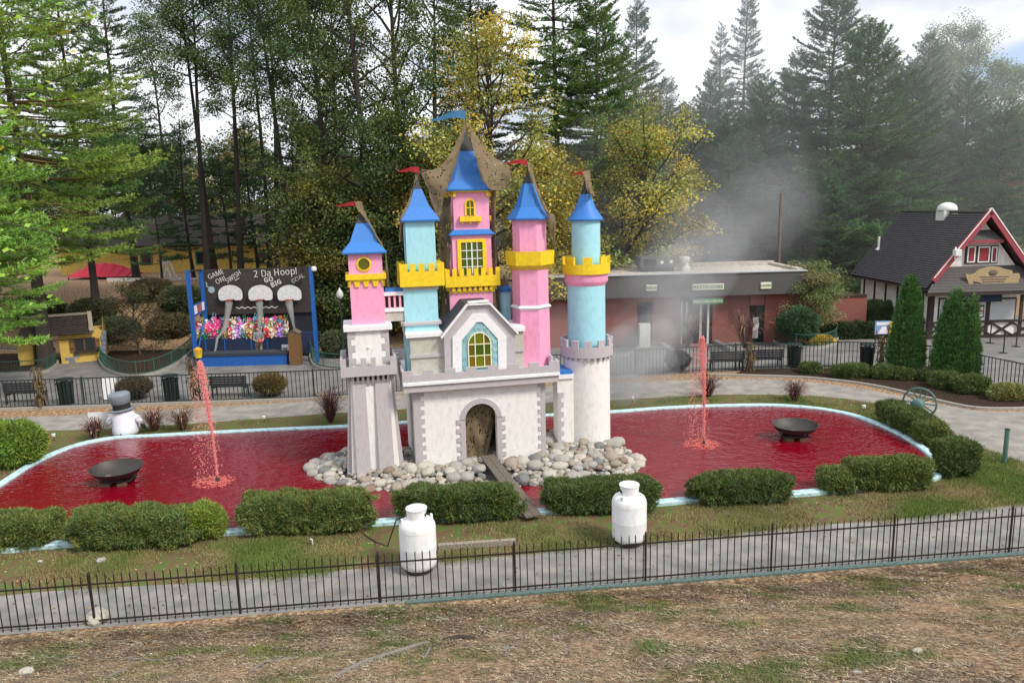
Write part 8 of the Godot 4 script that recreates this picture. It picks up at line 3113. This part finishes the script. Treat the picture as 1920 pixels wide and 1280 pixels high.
func make_far_left() -> void:
	# long yellow building on the rise
	var z := -63.0
	var t := thing("yellow_building", "long yellow building with green windows behind the pines", "building")
	slab(t, "wall", M.house_yellow, 110, 640, 462, 512, z, 6.0)
	var a := Z(100, 465, z + 0.8)
	var b := Z(650, 452, z + 0.8)
	b.y = a.y
	var mb := MB.new()
	mb.quad(a, a + Vector3(0, 2.4, -3.8), b + Vector3(0, 2.4, -3.8), b)
	mb.quad(a + Vector3(0, 2.4, -3.8), a + Vector3(0, 0, -7.6), b + Vector3(0, 0, -7.6), b + Vector3(0, 2.4, -3.8))
	part(t, "roof", mb, M.roof_brown)
	for q in [[365, 386], [262, 284], [480, 500], [560, 578]]:
		var w := slab(t, "window", M.sign_green, q[0], q[1], 470, 496, z + 0.06, 0.1)
		slab(w, "pane", M.window_dark, q[0] + 3, q[1] - 3, 473, 494, z + 0.07, 0.03)
	# red canopy
	t = thing("red_canopy", "bright red fabric canopy in front of the yellow building", "canopy")
	var zc := -57.0
	var gy := ground_y(-24, zc)
	var c0 := Z(122, 515, zc)
	var c1 := Z(242, 512, zc)
	var top := Z(180, 494, zc).y
	mb = MB.new()
	var n := 14
	for i in n:
		var f0 := float(i) / n
		var f1 := float(i + 1) / n
		var h0 := lerpf(c0.y, top, sin(f0 * PI) * 0.9 + 0.1 * absf(sin(f0 * 22.0)))
		var h1 := lerpf(c0.y, top, sin(f1 * PI) * 0.9 + 0.1 * absf(sin(f1 * 22.0)))
		var x0 := lerpf(c0.x, c1.x, f0)
		var x1 := lerpf(c0.x, c1.x, f1)
		mb.quad(Vector3(x0, c0.y - 0.25, zc), Vector3(x0, h0, zc - 1.2), Vector3(x1, h1, zc - 1.2), Vector3(x1, c0.y - 0.25, zc))
		mb.quad(Vector3(x0, h0, zc - 1.2), Vector3(x0, c0.y - 0.25, zc - 2.6), Vector3(x1, c0.y - 0.25, zc - 2.6), Vector3(x1, h1, zc - 1.2))
	part(t, "fabric", mb, M.red_cloth)
	for x in [c0.x + 0.2, (c0.x + c1.x) * 0.5, c1.x - 0.2]:
		mb = MB.new()
		mb.tube([Vector3(x, ground_y(x, zc) - 0.1, zc), Vector3(x, c0.y - 0.2, zc)], [0.05, 0.05], 6)
		part(t, "pole", mb, M.steel_dark)
	# pale board fence at the top of the bank
	t = thing("white_board_fence", "pale low board fence along the top of the dark bank", "fence")
	for i in 14:
		var px0 := 200.0 + 200.0 * i / 14.0
		slab(t, "board", M.paint_white, px0, px0 + 13.6, 521 - 0.2 * (i % 3), 536, -55.0 + 0.01 * (i % 2), 0.05)
	# pale folding easels against the yellow wall
	t = thing("white_trestle", "white folding trestle standing by the board fence", "trestle", "", Vector3(Z(312, 520, -56.0).x, ground_y(Z(312, 520, -56.0).x, -56.0), -56.0))
	for s in [[-0.55, -0.1], [0.35, -0.1], [-0.25, 0.25], [0.75, 0.25]]:
		mb = MB.new()
		mb.bar(Vector3(s[0], 0, 0), Vector3(s[1], 1.6, 0.05 * s[0]), 0.08, 0.14)
		part(t, "leg", mb, M.paint_white)
	# dark wire fence line and shrubs hide the foot of the bank
	var i := 0
	for q in [[205, -43.5, 2.2, 1.2], [310, -44, 2.4, 1.1], [335, -47, 2.6, 1.5], [160, -46, 2.6, 1.3], [620, -42.8, 3.0, 2.6], [600, -45, 3.0, 3.2], [60, -46, 3.0, 1.6], [280, -49, 2.8, 1.2]]:
		bush("bank_shrub", "dark brown-green shrub growing on the earth bank", place(q[0], q[1]), Vector3(q[2], q[3], 1.8), 0.0, [Color(0.045, 0.052, 0.026), Color(0.06, 0.052, 0.03), Color(0.04, 0.055, 0.026)][i % 3], 830 + i, {"category": "shrub", "group": "dark shrubs on the earth bank", "box": 0.95, "lift": 0.02, "sprig": 2.6, "dens": 210.0, "core": 0.45})
		i += 1

func make_restrooms() -> void:
	var t := thing("restroom_building", "low flat-roofed brick restroom building with a dark shingled fascia", "building")
	var zf := -38.6
	var zw := -39.25
	# roof slab, fascia
	slab(t, "fascia", M.fascia, 1030, 1512, 513, 556, zf, 0.35)
	var x0 := Z(1030, 535, zf).x
	var x1 := Z(1512, 535, zf).x
	var yt := Z(1317, 513, zf).y
	box_part(t, "flashing", x0 - 0.03, x1 + 0.03, yt, yt + 0.05, zf - 0.4, zf + 0.06, M.window_grey)
	box_part(t, "flat_roof", x0, x1, yt - 0.3, yt - 0.02, -43.4, zf - 0.36, M.flat_roof)
	box_part(t, "rear_parapet", x0, x1, yt - 0.02, yt + 0.2, -43.8, -43.41, M.flat_roof)
	box_part(t, "side_parapet", x1 - 0.3, x1, yt - 0.02, yt + 0.12, -43.4, zf - 0.5, M.flat_roof)
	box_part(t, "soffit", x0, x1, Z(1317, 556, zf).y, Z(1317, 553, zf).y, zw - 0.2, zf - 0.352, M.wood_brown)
	# brick front with openings
	var yb := -0.05
	var ytop := Z(1317, 553, zf).y
	for q in [[1030, 1195], [1224, 1276], [1336, 1366], [1366, 1408], [1434, 1512]]:
		var a := Z(q[0], 600, zw).x
		var b := Z(q[1], 600, zw).x
		box_part(t, "brick_wall", a, b - 0.003, yb, ytop, zw - 0.3 - (0.2 if q[0] == 1336 else 0.0), zw - (0.25 if q[0] == 1366 else 0.0), M.brick)
	box_part(t, "rear_wall", x0, x1, yb, ytop, -43.7, -43.4, M.brick)
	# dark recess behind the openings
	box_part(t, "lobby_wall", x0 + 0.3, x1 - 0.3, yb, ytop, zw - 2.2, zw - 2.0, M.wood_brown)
	# gents' door, cabinet in front
	slab(t, "gents_door", M.steel_dark, 1215, 1224, 572, 645, zw - 0.1, 0.06)
	slab(t, "door_lintel", M.brick, 1195, 1224, 552, 566, zw - 0.02, 0.28)
	slab(t, "door_lintel", M.brick, 1408, 1434, 552, 572, zw - 0.02, 0.28)
	var l := slab(t, "ladies_door", M.iron_green, 1420, 1434, 572, 645, zw - 0.1, 0.06)
	slab(l, "door_handle", M.metal_white, 1422, 1423.4, 605, 614, zw - 0.03, 0.05)
	slab(t, "notice_panel", M.metal_white, 1412, 1422, 595, 634, zw + 0.02, 0.05)
	# glazed entrance
	for q in [[1277, 1280], [1286, 1289], [1312, 1316], [1326, 1330]]: slab(t, "door_frame", M.metal_white, q[0], q[1], 566, 645, zw, 0.1)
	for q in [[1280, 1286], [1289, 1312], [1316, 1326]]: slab(t, "glass", M.window_dark, q[0], q[1], 568, 643, zw - 0.04, 0.02)
	slab(t, "transom", M.steel_dark, 1276, 1336, 553, 567, zw - 0.01, 0.12)
	slab(t, "sidelight", M.booth_cloth, 1330, 1336, 566, 645, zw - 0.02, 0.1)
	# signs
	var sign_ := func(label: String, text: String, lpx: float, rpx: float, tpx: float, bpx: float, z: float, face: Material, ink: Material, size: float) -> void:
		var s := thing("wall_sign", label, "sign", "restroom signs")
		slab(s, "board", face, lpx, rpx, tpx, bpx, z + 0.06, 0.06, 0.015)
		writing(s, "letters", text, (lpx + rpx) * 0.5, (tpx + bpx) * 0.5, z + 0.066, size, 0.0, ink, 0.7)
	sign_.call("cream sign reading MEN on the restroom fascia", "MEN", 1212, 1232, 534, 545, zf, M.sign_cream, M.sign_green, 0.24)
	sign_.call("wide cream sign reading RESTROOMS on the fascia", "RESTROOMS", 1299, 1358, 532, 543, zf, M.sign_cream, M.sign_green, 0.27)
	sign_.call("cream sign reading LADIES on the restroom fascia", "LADIES", 1427, 1447, 529, 541, zf, M.sign_cream, M.sign_green, 0.16)
	sign_.call("green sign reading BABY CARE CENTER over the entrance", "BABY CARE CENTER", 1299, 1357, 560, 570, zf - 0.02, M.sign_green, M.sign_cream, 0.165)
	# pale drinking cabinet
	var c := thing("cabinet", "pale yellow cabinet standing beside the gents' door", "cabinet", "", Vector3(Z(1206, 630, -39.3).x, 0, -38.95))
	box_part(c, "body", -0.3, 0.3, 0.0, 1.25, -0.2, 0.2, M.sign_cream, 0.02)
	box_part(c, "door_panel", -0.26, 0.26, 0.35, 1.2, 0.2, 0.215, M.paint_white)
	# rooftop machines
	var u := thing("rooftop_unit", "grey boxy air-conditioning unit on the flat roof", "air conditioner", "", Vector3(Z(1229, 500, -41.5).x, yt - 0.02, -41.5))
	var uw := (Z(1262, 500, -41.5).x - Z(1196, 500, -41.5).x) * 0.5
	var uh := Z(1229, 480, -41.5).y - u.position.y
	box_part(u, "curb", -uw * 0.9, uw * 0.9, 0.0, 0.25, -0.8, 0.8, M.steel_dark)
	box_part(u, "casing", -uw, uw, 0.25, uh, -0.9, 0.9, M.metal_grey, 0.02)
	box_part(u, "coil_grille", -uw * 0.82, -uw * 0.15, 0.32, uh - 0.1, 0.9, 0.93, M.steel_dark)
	box_part(u, "service_panel", -uw * 0.08, uw * 0.4, 0.32, uh - 0.1, 0.9, 0.92, M.metal_grey)
	box_part(u, "service_panel", uw * 0.46, uw * 0.94, 0.32, uh - 0.1, 0.9, 0.92, M.metal_grey)
	box_part(u, "label_plate", uw * 0.1, uw * 0.26, uh - 0.36, uh - 0.22, 0.92, 0.93, M.trim_white)
	box_part(u, "label_plate", uw * 0.62, uw * 0.78, uh - 0.34, uh - 0.18, 0.92, 0.93, M.trim_white)
	for q in [[1284, -41.0, 0.26, 0.72, "white round exhaust vent beside the roof unit"]]:
		var v := thing("roof_vent", q[4], "roof vent", "", Vector3(Z(q[0], 505, q[1]).x, yt - 0.02, q[1]))
		lathe_part(v, "base", [[q[2] * 1.2, 0.0], [q[2] * 1.2, 0.18], [q[2] * 0.8, 0.26]], M.metal_white, 16)
		lathe_part(v, "drum", [[q[2] * 0.8, 0.24], [q[2] * 0.8, q[3] * 0.7], [q[2] * 1.15, q[3] * 0.72], [q[2] * 1.15, q[3]], [q[2] * 0.5, q[3] * 1.1]], M.metal_white, 16)
	# utility pole
	var pz := -46.5
	var p0 := Z(1460, 500, pz)
	var up := thing("utility_pole", "bare brown wooden utility pole behind the restrooms", "pole", "", Vector3(p0.x, 0, pz))
	lathe_part(up, "pole", [[0.12, -0.2], [0.09, Z(1461, 363, pz).y]], M.pole_wood, 10)
	lathe_part(up, "pole_cap", [[0.095, Z(1461, 363, pz).y], [0.02, Z(1461, 361, pz).y]], M.wood_old, 10)
	# red brick garden wall that links to the ticket house
	var w := thing("brick_wall", "red brick garden wall between the restrooms and the ticket house", "wall")
	slab(w, "wall", M.brick, 1515, 1625, 557, 622, -41.2, 0.25)
	slab(w, "coping", M.wood_brown, 1513, 1626, 553, 557.5, -41.15, 0.36)
	# small hut peeking over the roof
	var hh := thing("far_hut", "small far hut with a white gable beyond the restroom roof", "hut")
	slab(hh, "wall", M.metal_grey, 1150, 1200, 488, 530, -56.0, 3.0)
	var mb := MB.new()
	var g0 := Z(1168, 500, -55.9)
	var g1 := Z(1182, 500, -55.9)
	var gt := Z(1175, 482, -55.9)
	mb.bar(g0, gt, 0.2, 0.14, Vector3.BACK)
	mb.bar(g1, gt, 0.2, 0.14, Vector3.BACK)
	part(hh, "gable_boards", mb, M.paint_white)
	slab(hh, "roof", M.roof_brown, 1146, 1204, 480, 489, -55.8, 3.4)

func make_ticket_house() -> void:
	var t := thing("ticket_house", "half-timbered ticket house with a steep dark shingle roof and red verge boards", "house")
	var z := -38.9
	var zr := -38.1
	var zb := -46.8
	var pk := Z(1858, 397, zr)
	var el := Z(1738, 541, zr)
	var er := Vector3(2.0 * pk.x - el.x, el.y, zr)
	# side and front walls
	var lx := Z(1738, 600, z).x + 0.1
	var rx := 2.0 * pk.x - lx
	var wt := Z(1800, 548, z).y
	box_part(t, "front_wall", lx, rx, -0.05, wt, z - 0.2, z, M.paint_white)
	box_part(t, "side_wall", lx, lx + 0.2, -0.05, el.y + 0.05, zb + 0.3, z - 0.201, M.paint_white)
	box_part(t, "rear_wall", lx, rx, -0.05, wt, zb + 0.1, zb + 0.299, M.paint_white)
	box_part(t, "side_wall", rx - 0.2, rx, -0.05, el.y + 0.05, zb + 0.3, z - 0.201, M.paint_white)
	# roof planes with thickness, courses of shingles as real steps
	for s in [-1.0, 1.0]:
		var e := el if s < 0 else er
		var mb := MB.new()
		var n := 34
		for i in n:
			var a := float(i) / n
			var b := float(i + 1) / n
			var p := e.lerp(pk, a) + Vector3(0, 0.02, 0)
			var q := e.lerp(pk, b)
			var lift := Vector3(0, 0.025, 0)
			var P := func(v: Vector3, zz: float) -> Vector3: return Vector3(v.x, v.y, zz)
			if s < 0:
				mb.quad(P.call(p + lift, zb), P.call(q, zb), P.call(q, zr), P.call(p + lift, zr))
				mb.quad(P.call(p, zr), P.call(p, zb), P.call(p + lift, zb), P.call(p + lift, zr))
			else:
				mb.quad(P.call(p + lift, zr), P.call(q, zr), P.call(q, zb), P.call(p + lift, zb))
				mb.quad(P.call(p, zb), P.call(p, zr), P.call(p + lift, zr), P.call(p + lift, zb))
		part(t, "roof_slope", mb, M.roof_slate)
		mb = MB.new()
		var o := Vector3(0, -0.14, 0)
		mb.quad(e + o, pk + o, Vector3(pk.x, pk.y - 0.14, zb), Vector3(e.x, e.y - 0.14, zb))
		part(t, "roof_underside", mb, M.wood_brown)
		# verge board
		mb = MB.new()
		var foot := e.lerp(pk, 0.1)
		mb.bar(foot + Vector3(0, 0.0, 0.05), pk + Vector3(0, 0.02, 0.05), 0.1, 0.3, Vector3.UP)
		part(t, "verge_board", mb, M.paint_red)
		mb = MB.new()
		mb.bar(foot + Vector3(0, 0.17, 0.05), pk + Vector3(0, 0.19, 0.05), 0.14, 0.05, Vector3.UP)
		part(t, "verge_flashing", mb, M.paint_white)
	box_part(t, "ridge_cap", pk.x - 0.12, pk.x + 0.12, pk.y - 0.02, pk.y + 0.07, zb, zr + 0.05, M.metal_grey)
	# gable wall
	var zg := z + 0.25
	var gy := Z(1800, 500, zg).y
	var gtop := pk.y - 0.35
	var run := (pk.x - el.x) / (pk.y - el.y)
	var mb := MB.new()
	mb.prism(PackedVector2Array([Vector2(pk.x - (gtop - gy) * run, gy), Vector2(pk.x, gtop), Vector2(pk.x + (gtop - gy) * run, gy)]), zg, 0.2)
	part(t, "gable_wall", mb, M.paint_white)
	# small half-hip and red bar over the window
	var hy := Z(1840, 449, zg).y
	var hw := (gtop - hy) * run
	mb = MB.new()
	mb.loft([PackedVector3Array([Vector3(pk.x + hw, hy, zg - 0.05), Vector3(pk.x + hw, hy, zg + 0.45), Vector3(pk.x - hw, hy, zg + 0.45), Vector3(pk.x - hw, hy, zg - 0.05)]), PackedVector3Array([Vector3(pk.x + hw * 0.6, hy + 0.5, zg - 0.05), Vector3(pk.x + hw * 0.6, hy + 0.5, zg + 0.02), Vector3(pk.x - hw * 0.6, hy + 0.5, zg + 0.02), Vector3(pk.x - hw * 0.6, hy + 0.5, zg - 0.05)])])
	part(t, "half_hip", mb, M.fascia)
	box_part(t, "red_bar", pk.x - hw * 1.05, pk.x + hw * 1.05, hy - 0.16, hy - 0.002, zg + 0.002, zg + 0.47, M.paint_red)
	# triple window
	var wn := slab(t, "window", M.wood_brown, 1812, 1872, 461, 494, zg + 0.1, 0.1)
	for q in [[1815, 1830], [1835, 1857], [1860, 1871]]:
		slab(wn, "casing", M.paint_white, q[0], q[1], 462, 492, zg + 0.12, 0.03)
		slab(wn, "pane", M.window_dark, q[0] + 2.5, q[1] - 2.5, 464.5, 489.5, zg + 0.126, 0.01)
		slab(wn, "curtain", M.curtain_red, q[0] + 3.6, q[1] - 3.6, 465.5, 488.5, zg + 0.131, 0.008)
	# pent roof across the front
	var py0 := Z(1800, 548, z + 1.1).y
	var courses := 9
	for i in courses:
		mb = MB.new()
		var a := float(i) / courses
		var b := float(i + 1) / courses
		var za := lerpf(z + 1.1, zg + 0.02, a)
		var zz := lerpf(z + 1.1, zg + 0.02, b)
		var ya := lerpf(py0, gy + 0.02, a)
		var yb := lerpf(py0, gy + 0.02, b)
		var lo := lerpf(el.x - 0.1, pk.x - (pk.y - 0.2 - gy) * run, a)
		var lo2 := lerpf(el.x - 0.1, pk.x - (pk.y - 0.2 - gy) * run, b)
		var ro := 2.0 * pk.x - lo
		var ro2 := 2.0 * pk.x - lo2
		mb.quad(Vector3(lo, ya + 0.03, za), Vector3(lo2, yb, zz), Vector3(ro2, yb, zz), Vector3(ro, ya + 0.03, za))
		mb.quad(Vector3(lo, ya, za), Vector3(lo, ya + 0.03, za), Vector3(ro, ya + 0.03, za), Vector3(ro, ya, za))
		part(t, "shingle_course", mb, M.fascia)
	box_part(t, "pent_fascia", el.x - 0.1, 2.0 * pk.x - el.x + 0.1, py0 - 0.17, py0 - 0.002, z + 0.9, z + 1.08, M.wood_brown)
	box_part(t, "soffit", el.x - 0.08, 2.0 * pk.x - el.x + 0.08, py0 - 0.06, py0 - 0.02, z + 0.001, z + 0.899, M.wood_brown)
	# timbering of the front
	for q in [1742, 1812, 1852, 1915]: slab(t, "post", M.wood_brown, q - 3, q + 3, 552, 632, z + 0.05, 0.06)
	slab(t, "counter_rail", M.wood_brown, 1735, 1960, 601, 604.5, z + 0.12, 0.2)
	slab(t, "sill_beam", M.wood_brown, 1735, 1960, 628, 633, z + 0.07, 0.1)
	for q in [[1744, 1772], [1774, 1812], [1820, 1858], [1860, 1898], [1900, 1938]]:
		beam(t, "cross_brace", M.wood_brown, Vector2(q[0], 605), Vector2(q[1], 628), z + 0.04, 0.11)
		beam(t, "cross_brace", M.wood_brown, Vector2(q[0], 628), Vector2(q[1], 605), z + 0.05, 0.11)
	for q in [[1760, 1802], [1855, 1906]]:
		var w := slab(t, "serving_window", M.wood_brown, q[0], q[1], 558, 600, z + 0.04, 0.05)
		slab(w, "shutter", M.window_grey, q[0] + 2.5, q[1] - 2.5, 561, 599, z + 0.052, 0.012)
	var nb := slab(t, "notice_frame", M.wood_brown, 1832, 1846, 572, 595, z + 0.06, 0.07)
	slab(nb, "notice_sheet", M.paint_white, 1834, 1844, 575, 593, z + 0.07, 0.012)
	slab(nb, "notice_stripe", M.letter_red, 1834.5, 1843.5, 581, 585, z + 0.074, 0.005)
	slab(nb, "notice_stripe", M.black, 1834.5, 1843.5, 587, 588.4, z + 0.074, 0.005)
	slab(t, "dark_awning", M.booth_navy, 1814, 1880, 551, 566, z + 0.5, 0.5)
	# timbering of the side wall
	for k in 6:
		var zz := lerpf(z - 0.6, zb + 0.6, k / 5.0)
		box_part(t, "side_post", lx - 0.05, lx - 0.001, -0.05, el.y, zz - 0.07, zz + 0.07, M.wood_brown)
	box_part(t, "side_rail", lx - 0.07, lx - 0.0505, 0.9, 1.06, zb + 0.3, z - 0.25, M.wood_brown)
	# corner post
	box_part(t, "corner_post", lx - 0.06, lx + 0.22, -0.04, wt, z - 0.02, z + 0.08, M.wood_brown)
	# roof ventilator, pipe, loudspeaker
	var v := thing("roof_ventilator", "white domed ventilator on the ticket house ridge", "ventilator", "", Vector3(pk.x, pk.y - 0.15, -41.9))
	box_part(v, "curb", -0.38, 0.38, -0.35, 0.22, -0.4, 0.4, M.metal_white)
	lathe_part(v, "dome", [[0.5, 0.22], [0.52, 0.3], [0.46, 0.48], [0.3, 0.6], [0.08, 0.66]], M.metal_white, 18)
	var pipe_at := el.lerp(pk, 0.42)
	v = thing("vent_pipe", "thin white vent pipe near the back of the dark roof", "pipe", "", Vector3(pipe_at.x, pipe_at.y, zb + 0.9))
	lathe_part(v, "pipe", [[0.07, -0.2], [0.07, 0.75]], M.metal_white, 10)
	lathe_part(v, "flashing", [[0.2, -0.06], [0.09, 0.08]], M.metal_white, 10)
	var sp := el.lerp(pk, 0.45)
	v = thing("loudspeaker", "white loudspeaker box fixed to the red verge board", "loudspeaker", "", Vector3(sp.x - 0.05, sp.y + 0.1, zr + 0.25))
	box_part(v, "box", -0.17, 0.17, -0.15, 0.17, -0.13, 0.15, M.metal_white, 0.03)
	box_part(v, "bracket", -0.04, 0.04, -0.35, 0.28, -0.16, -0.131, M.metal_white)
	# carved sign on the pent roof
	var s := thing("carved_sign", "tan carved scroll sign over a white banner on the pent roof", "sign")
	var zs := z + 0.75
	slab(s, "banner_back", M.wood_brown, 1789, 1945, 523, 543, zs - 0.06, 0.1)
	slab(s, "banner", M.sign_cream, 1793, 1940, 526, 541, zs, 0.05, 0.02)
	var pts := PackedVector2Array()
	for q in [[1812, 517], [1812, 513], [1821, 515], [1829, 512], [1836, 506], [1850, 501], [1862, 499], [1874, 500], [1886, 504], [1899, 507], [1900, 513], [1912, 512], [1914, 516], [1911, 528], [1909, 543], [1906, 543], [1905, 534], [1895, 535], [1880, 533], [1862, 533], [1845, 532], [1836, 529], [1826, 527], [1824, 544], [1820, 544], [1817, 530]]:
		var p := Z(q[0], q[1], zs + 0.1)
		pts.push_back(Vector2(p.x, p.y))
	mb = MB.new()
	mb.prism(pts, zs + 0.1, 0.09)
	part(s, "scroll", mb, M.sign_wood)
	mb = MB.new()
	mb.ball(Z(1863, 511, zs + 0.1), Vector3(0.24, 0.16, 0.05), 14, 8)
	mb.smooth(60.0)
	part(s, "emblem", mb, M.wood_old)
	for k in 3: slab(s, "carved_line", M.wood_old, 1838 + k * 3, 1892 - k * 4, 518 + k * 4.5, 520 + k * 4.5, zs + 0.112, 0.012)

# ---------------------------------------------------------------- smoke
func make_smoke() -> void:
	var r := RandomNumberGenerator.new()
	r.seed = 901
	var mats := []
	for d in [0.11, 0.045, 0.0125]:
		var m := FogMaterial.new()
		m.density = d
		m.albedo = Color(0.985, 0.99, 1.0)
		mats.push_back(m)
	var puff := func(at: Vector3, size: Vector3, turn: Vector3, k: int) -> void:
		var f := FogVolume.new()
		f.shape = RenderingServer.FOG_VOLUME_SHAPE_ELLIPSOID
		f.size = size
		f.material = mats[k]
		f.name = numbered("smoke")
		add_child(f)
		f.position = at
		f.rotation = turn
		f.set_meta("kind", "stuff")
		f.set_meta("label", "pale smoke drifting up from behind the castle")
		f.set_meta("category", "smoke")
	# main plume, from behind the round tower up to the right: px, py, z, spread, size, thickness class
	var path := [[1060, 745, -26.6, 0.5, 1.5, 0], [1140, 715, -27.0, 0.6, 1.6, 0], [1185, 675, -28.0, 0.8, 1.9, 0], [1215, 625, -30.0, 1.0, 2.2, 1], [1250, 565, -33.0, 1.2, 2.4, 1], [1300, 500, -37.0, 1.5, 2.8, 1], [1345, 450, -42.0, 1.8, 3.6, 2], [1410, 400, -47.0, 2.0, 4.2, 2], [1485, 335, -51.0, 2.2, 4.4, 2]]
	for i in path.size() - 1:
		for j in 8:
			var t := (j + r.randf()) / 8.0
			var a: Array = path[i]
			var b: Array = path[i + 1]
			var c := Z(lerpf(a[0], b[0], t), lerpf(a[1], b[1], t), lerpf(a[2], b[2], t)) + dir3(r) * lerpf(a[3], b[3], t)
			var s: float = lerpf(a[4], b[4], t) * r.randf_range(0.6, 1.2)
			puff.call(c, Vector3(s * r.randf_range(0.9, 1.5), s * r.randf_range(0.8, 1.2), s), Vector3(0, r.randf_range(-0.5, 0.5), r.randf_range(0.1, 0.9)), a[5])
	# low drift along the far railing, wisps in front of the doors and over the trees
	for q in [[1220, 690, -30.0, 5.0, 1.6, 2], [1290, 660, -33.0, 6.0, 2.2, 2], [1190, 735, -27.5, 3.6, 1.4, 1], [1380, 590, -37.0, 2.6, 4.0, 2], [1400, 560, -37.5, 2.2, 3.6, 2], [1065, 640, -32.0, 3.8, 3.4, 1], [1150, 330, -46.0, 9.0, 8.0, 2], [1230, 420, -45.0, 8.0, 8.0, 2], [1120, 470, -43.0, 7.0, 7.0, 2], [1180, 600, -33.0, 5.0, 5.0, 2], [1250, 560, -35.0, 5.5, 5.5, 2], [1320, 470, -42.0, 7.0, 7.0, 2], [1420, 430, -50.0, 9.0, 8.0, 2], [1340, 380, -52.0, 9.0, 8.0, 2], [1500, 380, -54.0, 9.0, 7.0, 2]]:
		puff.call(Z(q[0], q[1], q[2]), Vector3(q[3], q[4], q[3] * 0.7), Vector3(0, 0, r.randf_range(-0.2, 0.3)), q[5])
	# thin veil before the woods on the right
	var veil := FogMaterial.new()
	veil.density = 0.011
	veil.albedo = Color(0.985, 0.99, 1.0)
	mats.push_back(veil)
	puff.call(Vector3(34.0, 10.0, -62.0), Vector3(80.0, 36.0, 34.0), Vector3.ZERO, 3)
func _ready() -> void:
	rng.seed = 20241
	noise.seed = 7
	noise.frequency = 0.02
	noise.fractal_octaves = 3
	make_camera_and_sky()
	make_materials()
	make_sprays()
	make_ground()
	make_pool()
	make_castle()
	make_ticket_house()
	make_restrooms()
	make_booth()
	make_cottage()
	make_far_left()
	make_trees()
	make_fences()
	make_hedges()
	make_midway_things()
	make_small_things()
	make_cover()
	make_smoke()
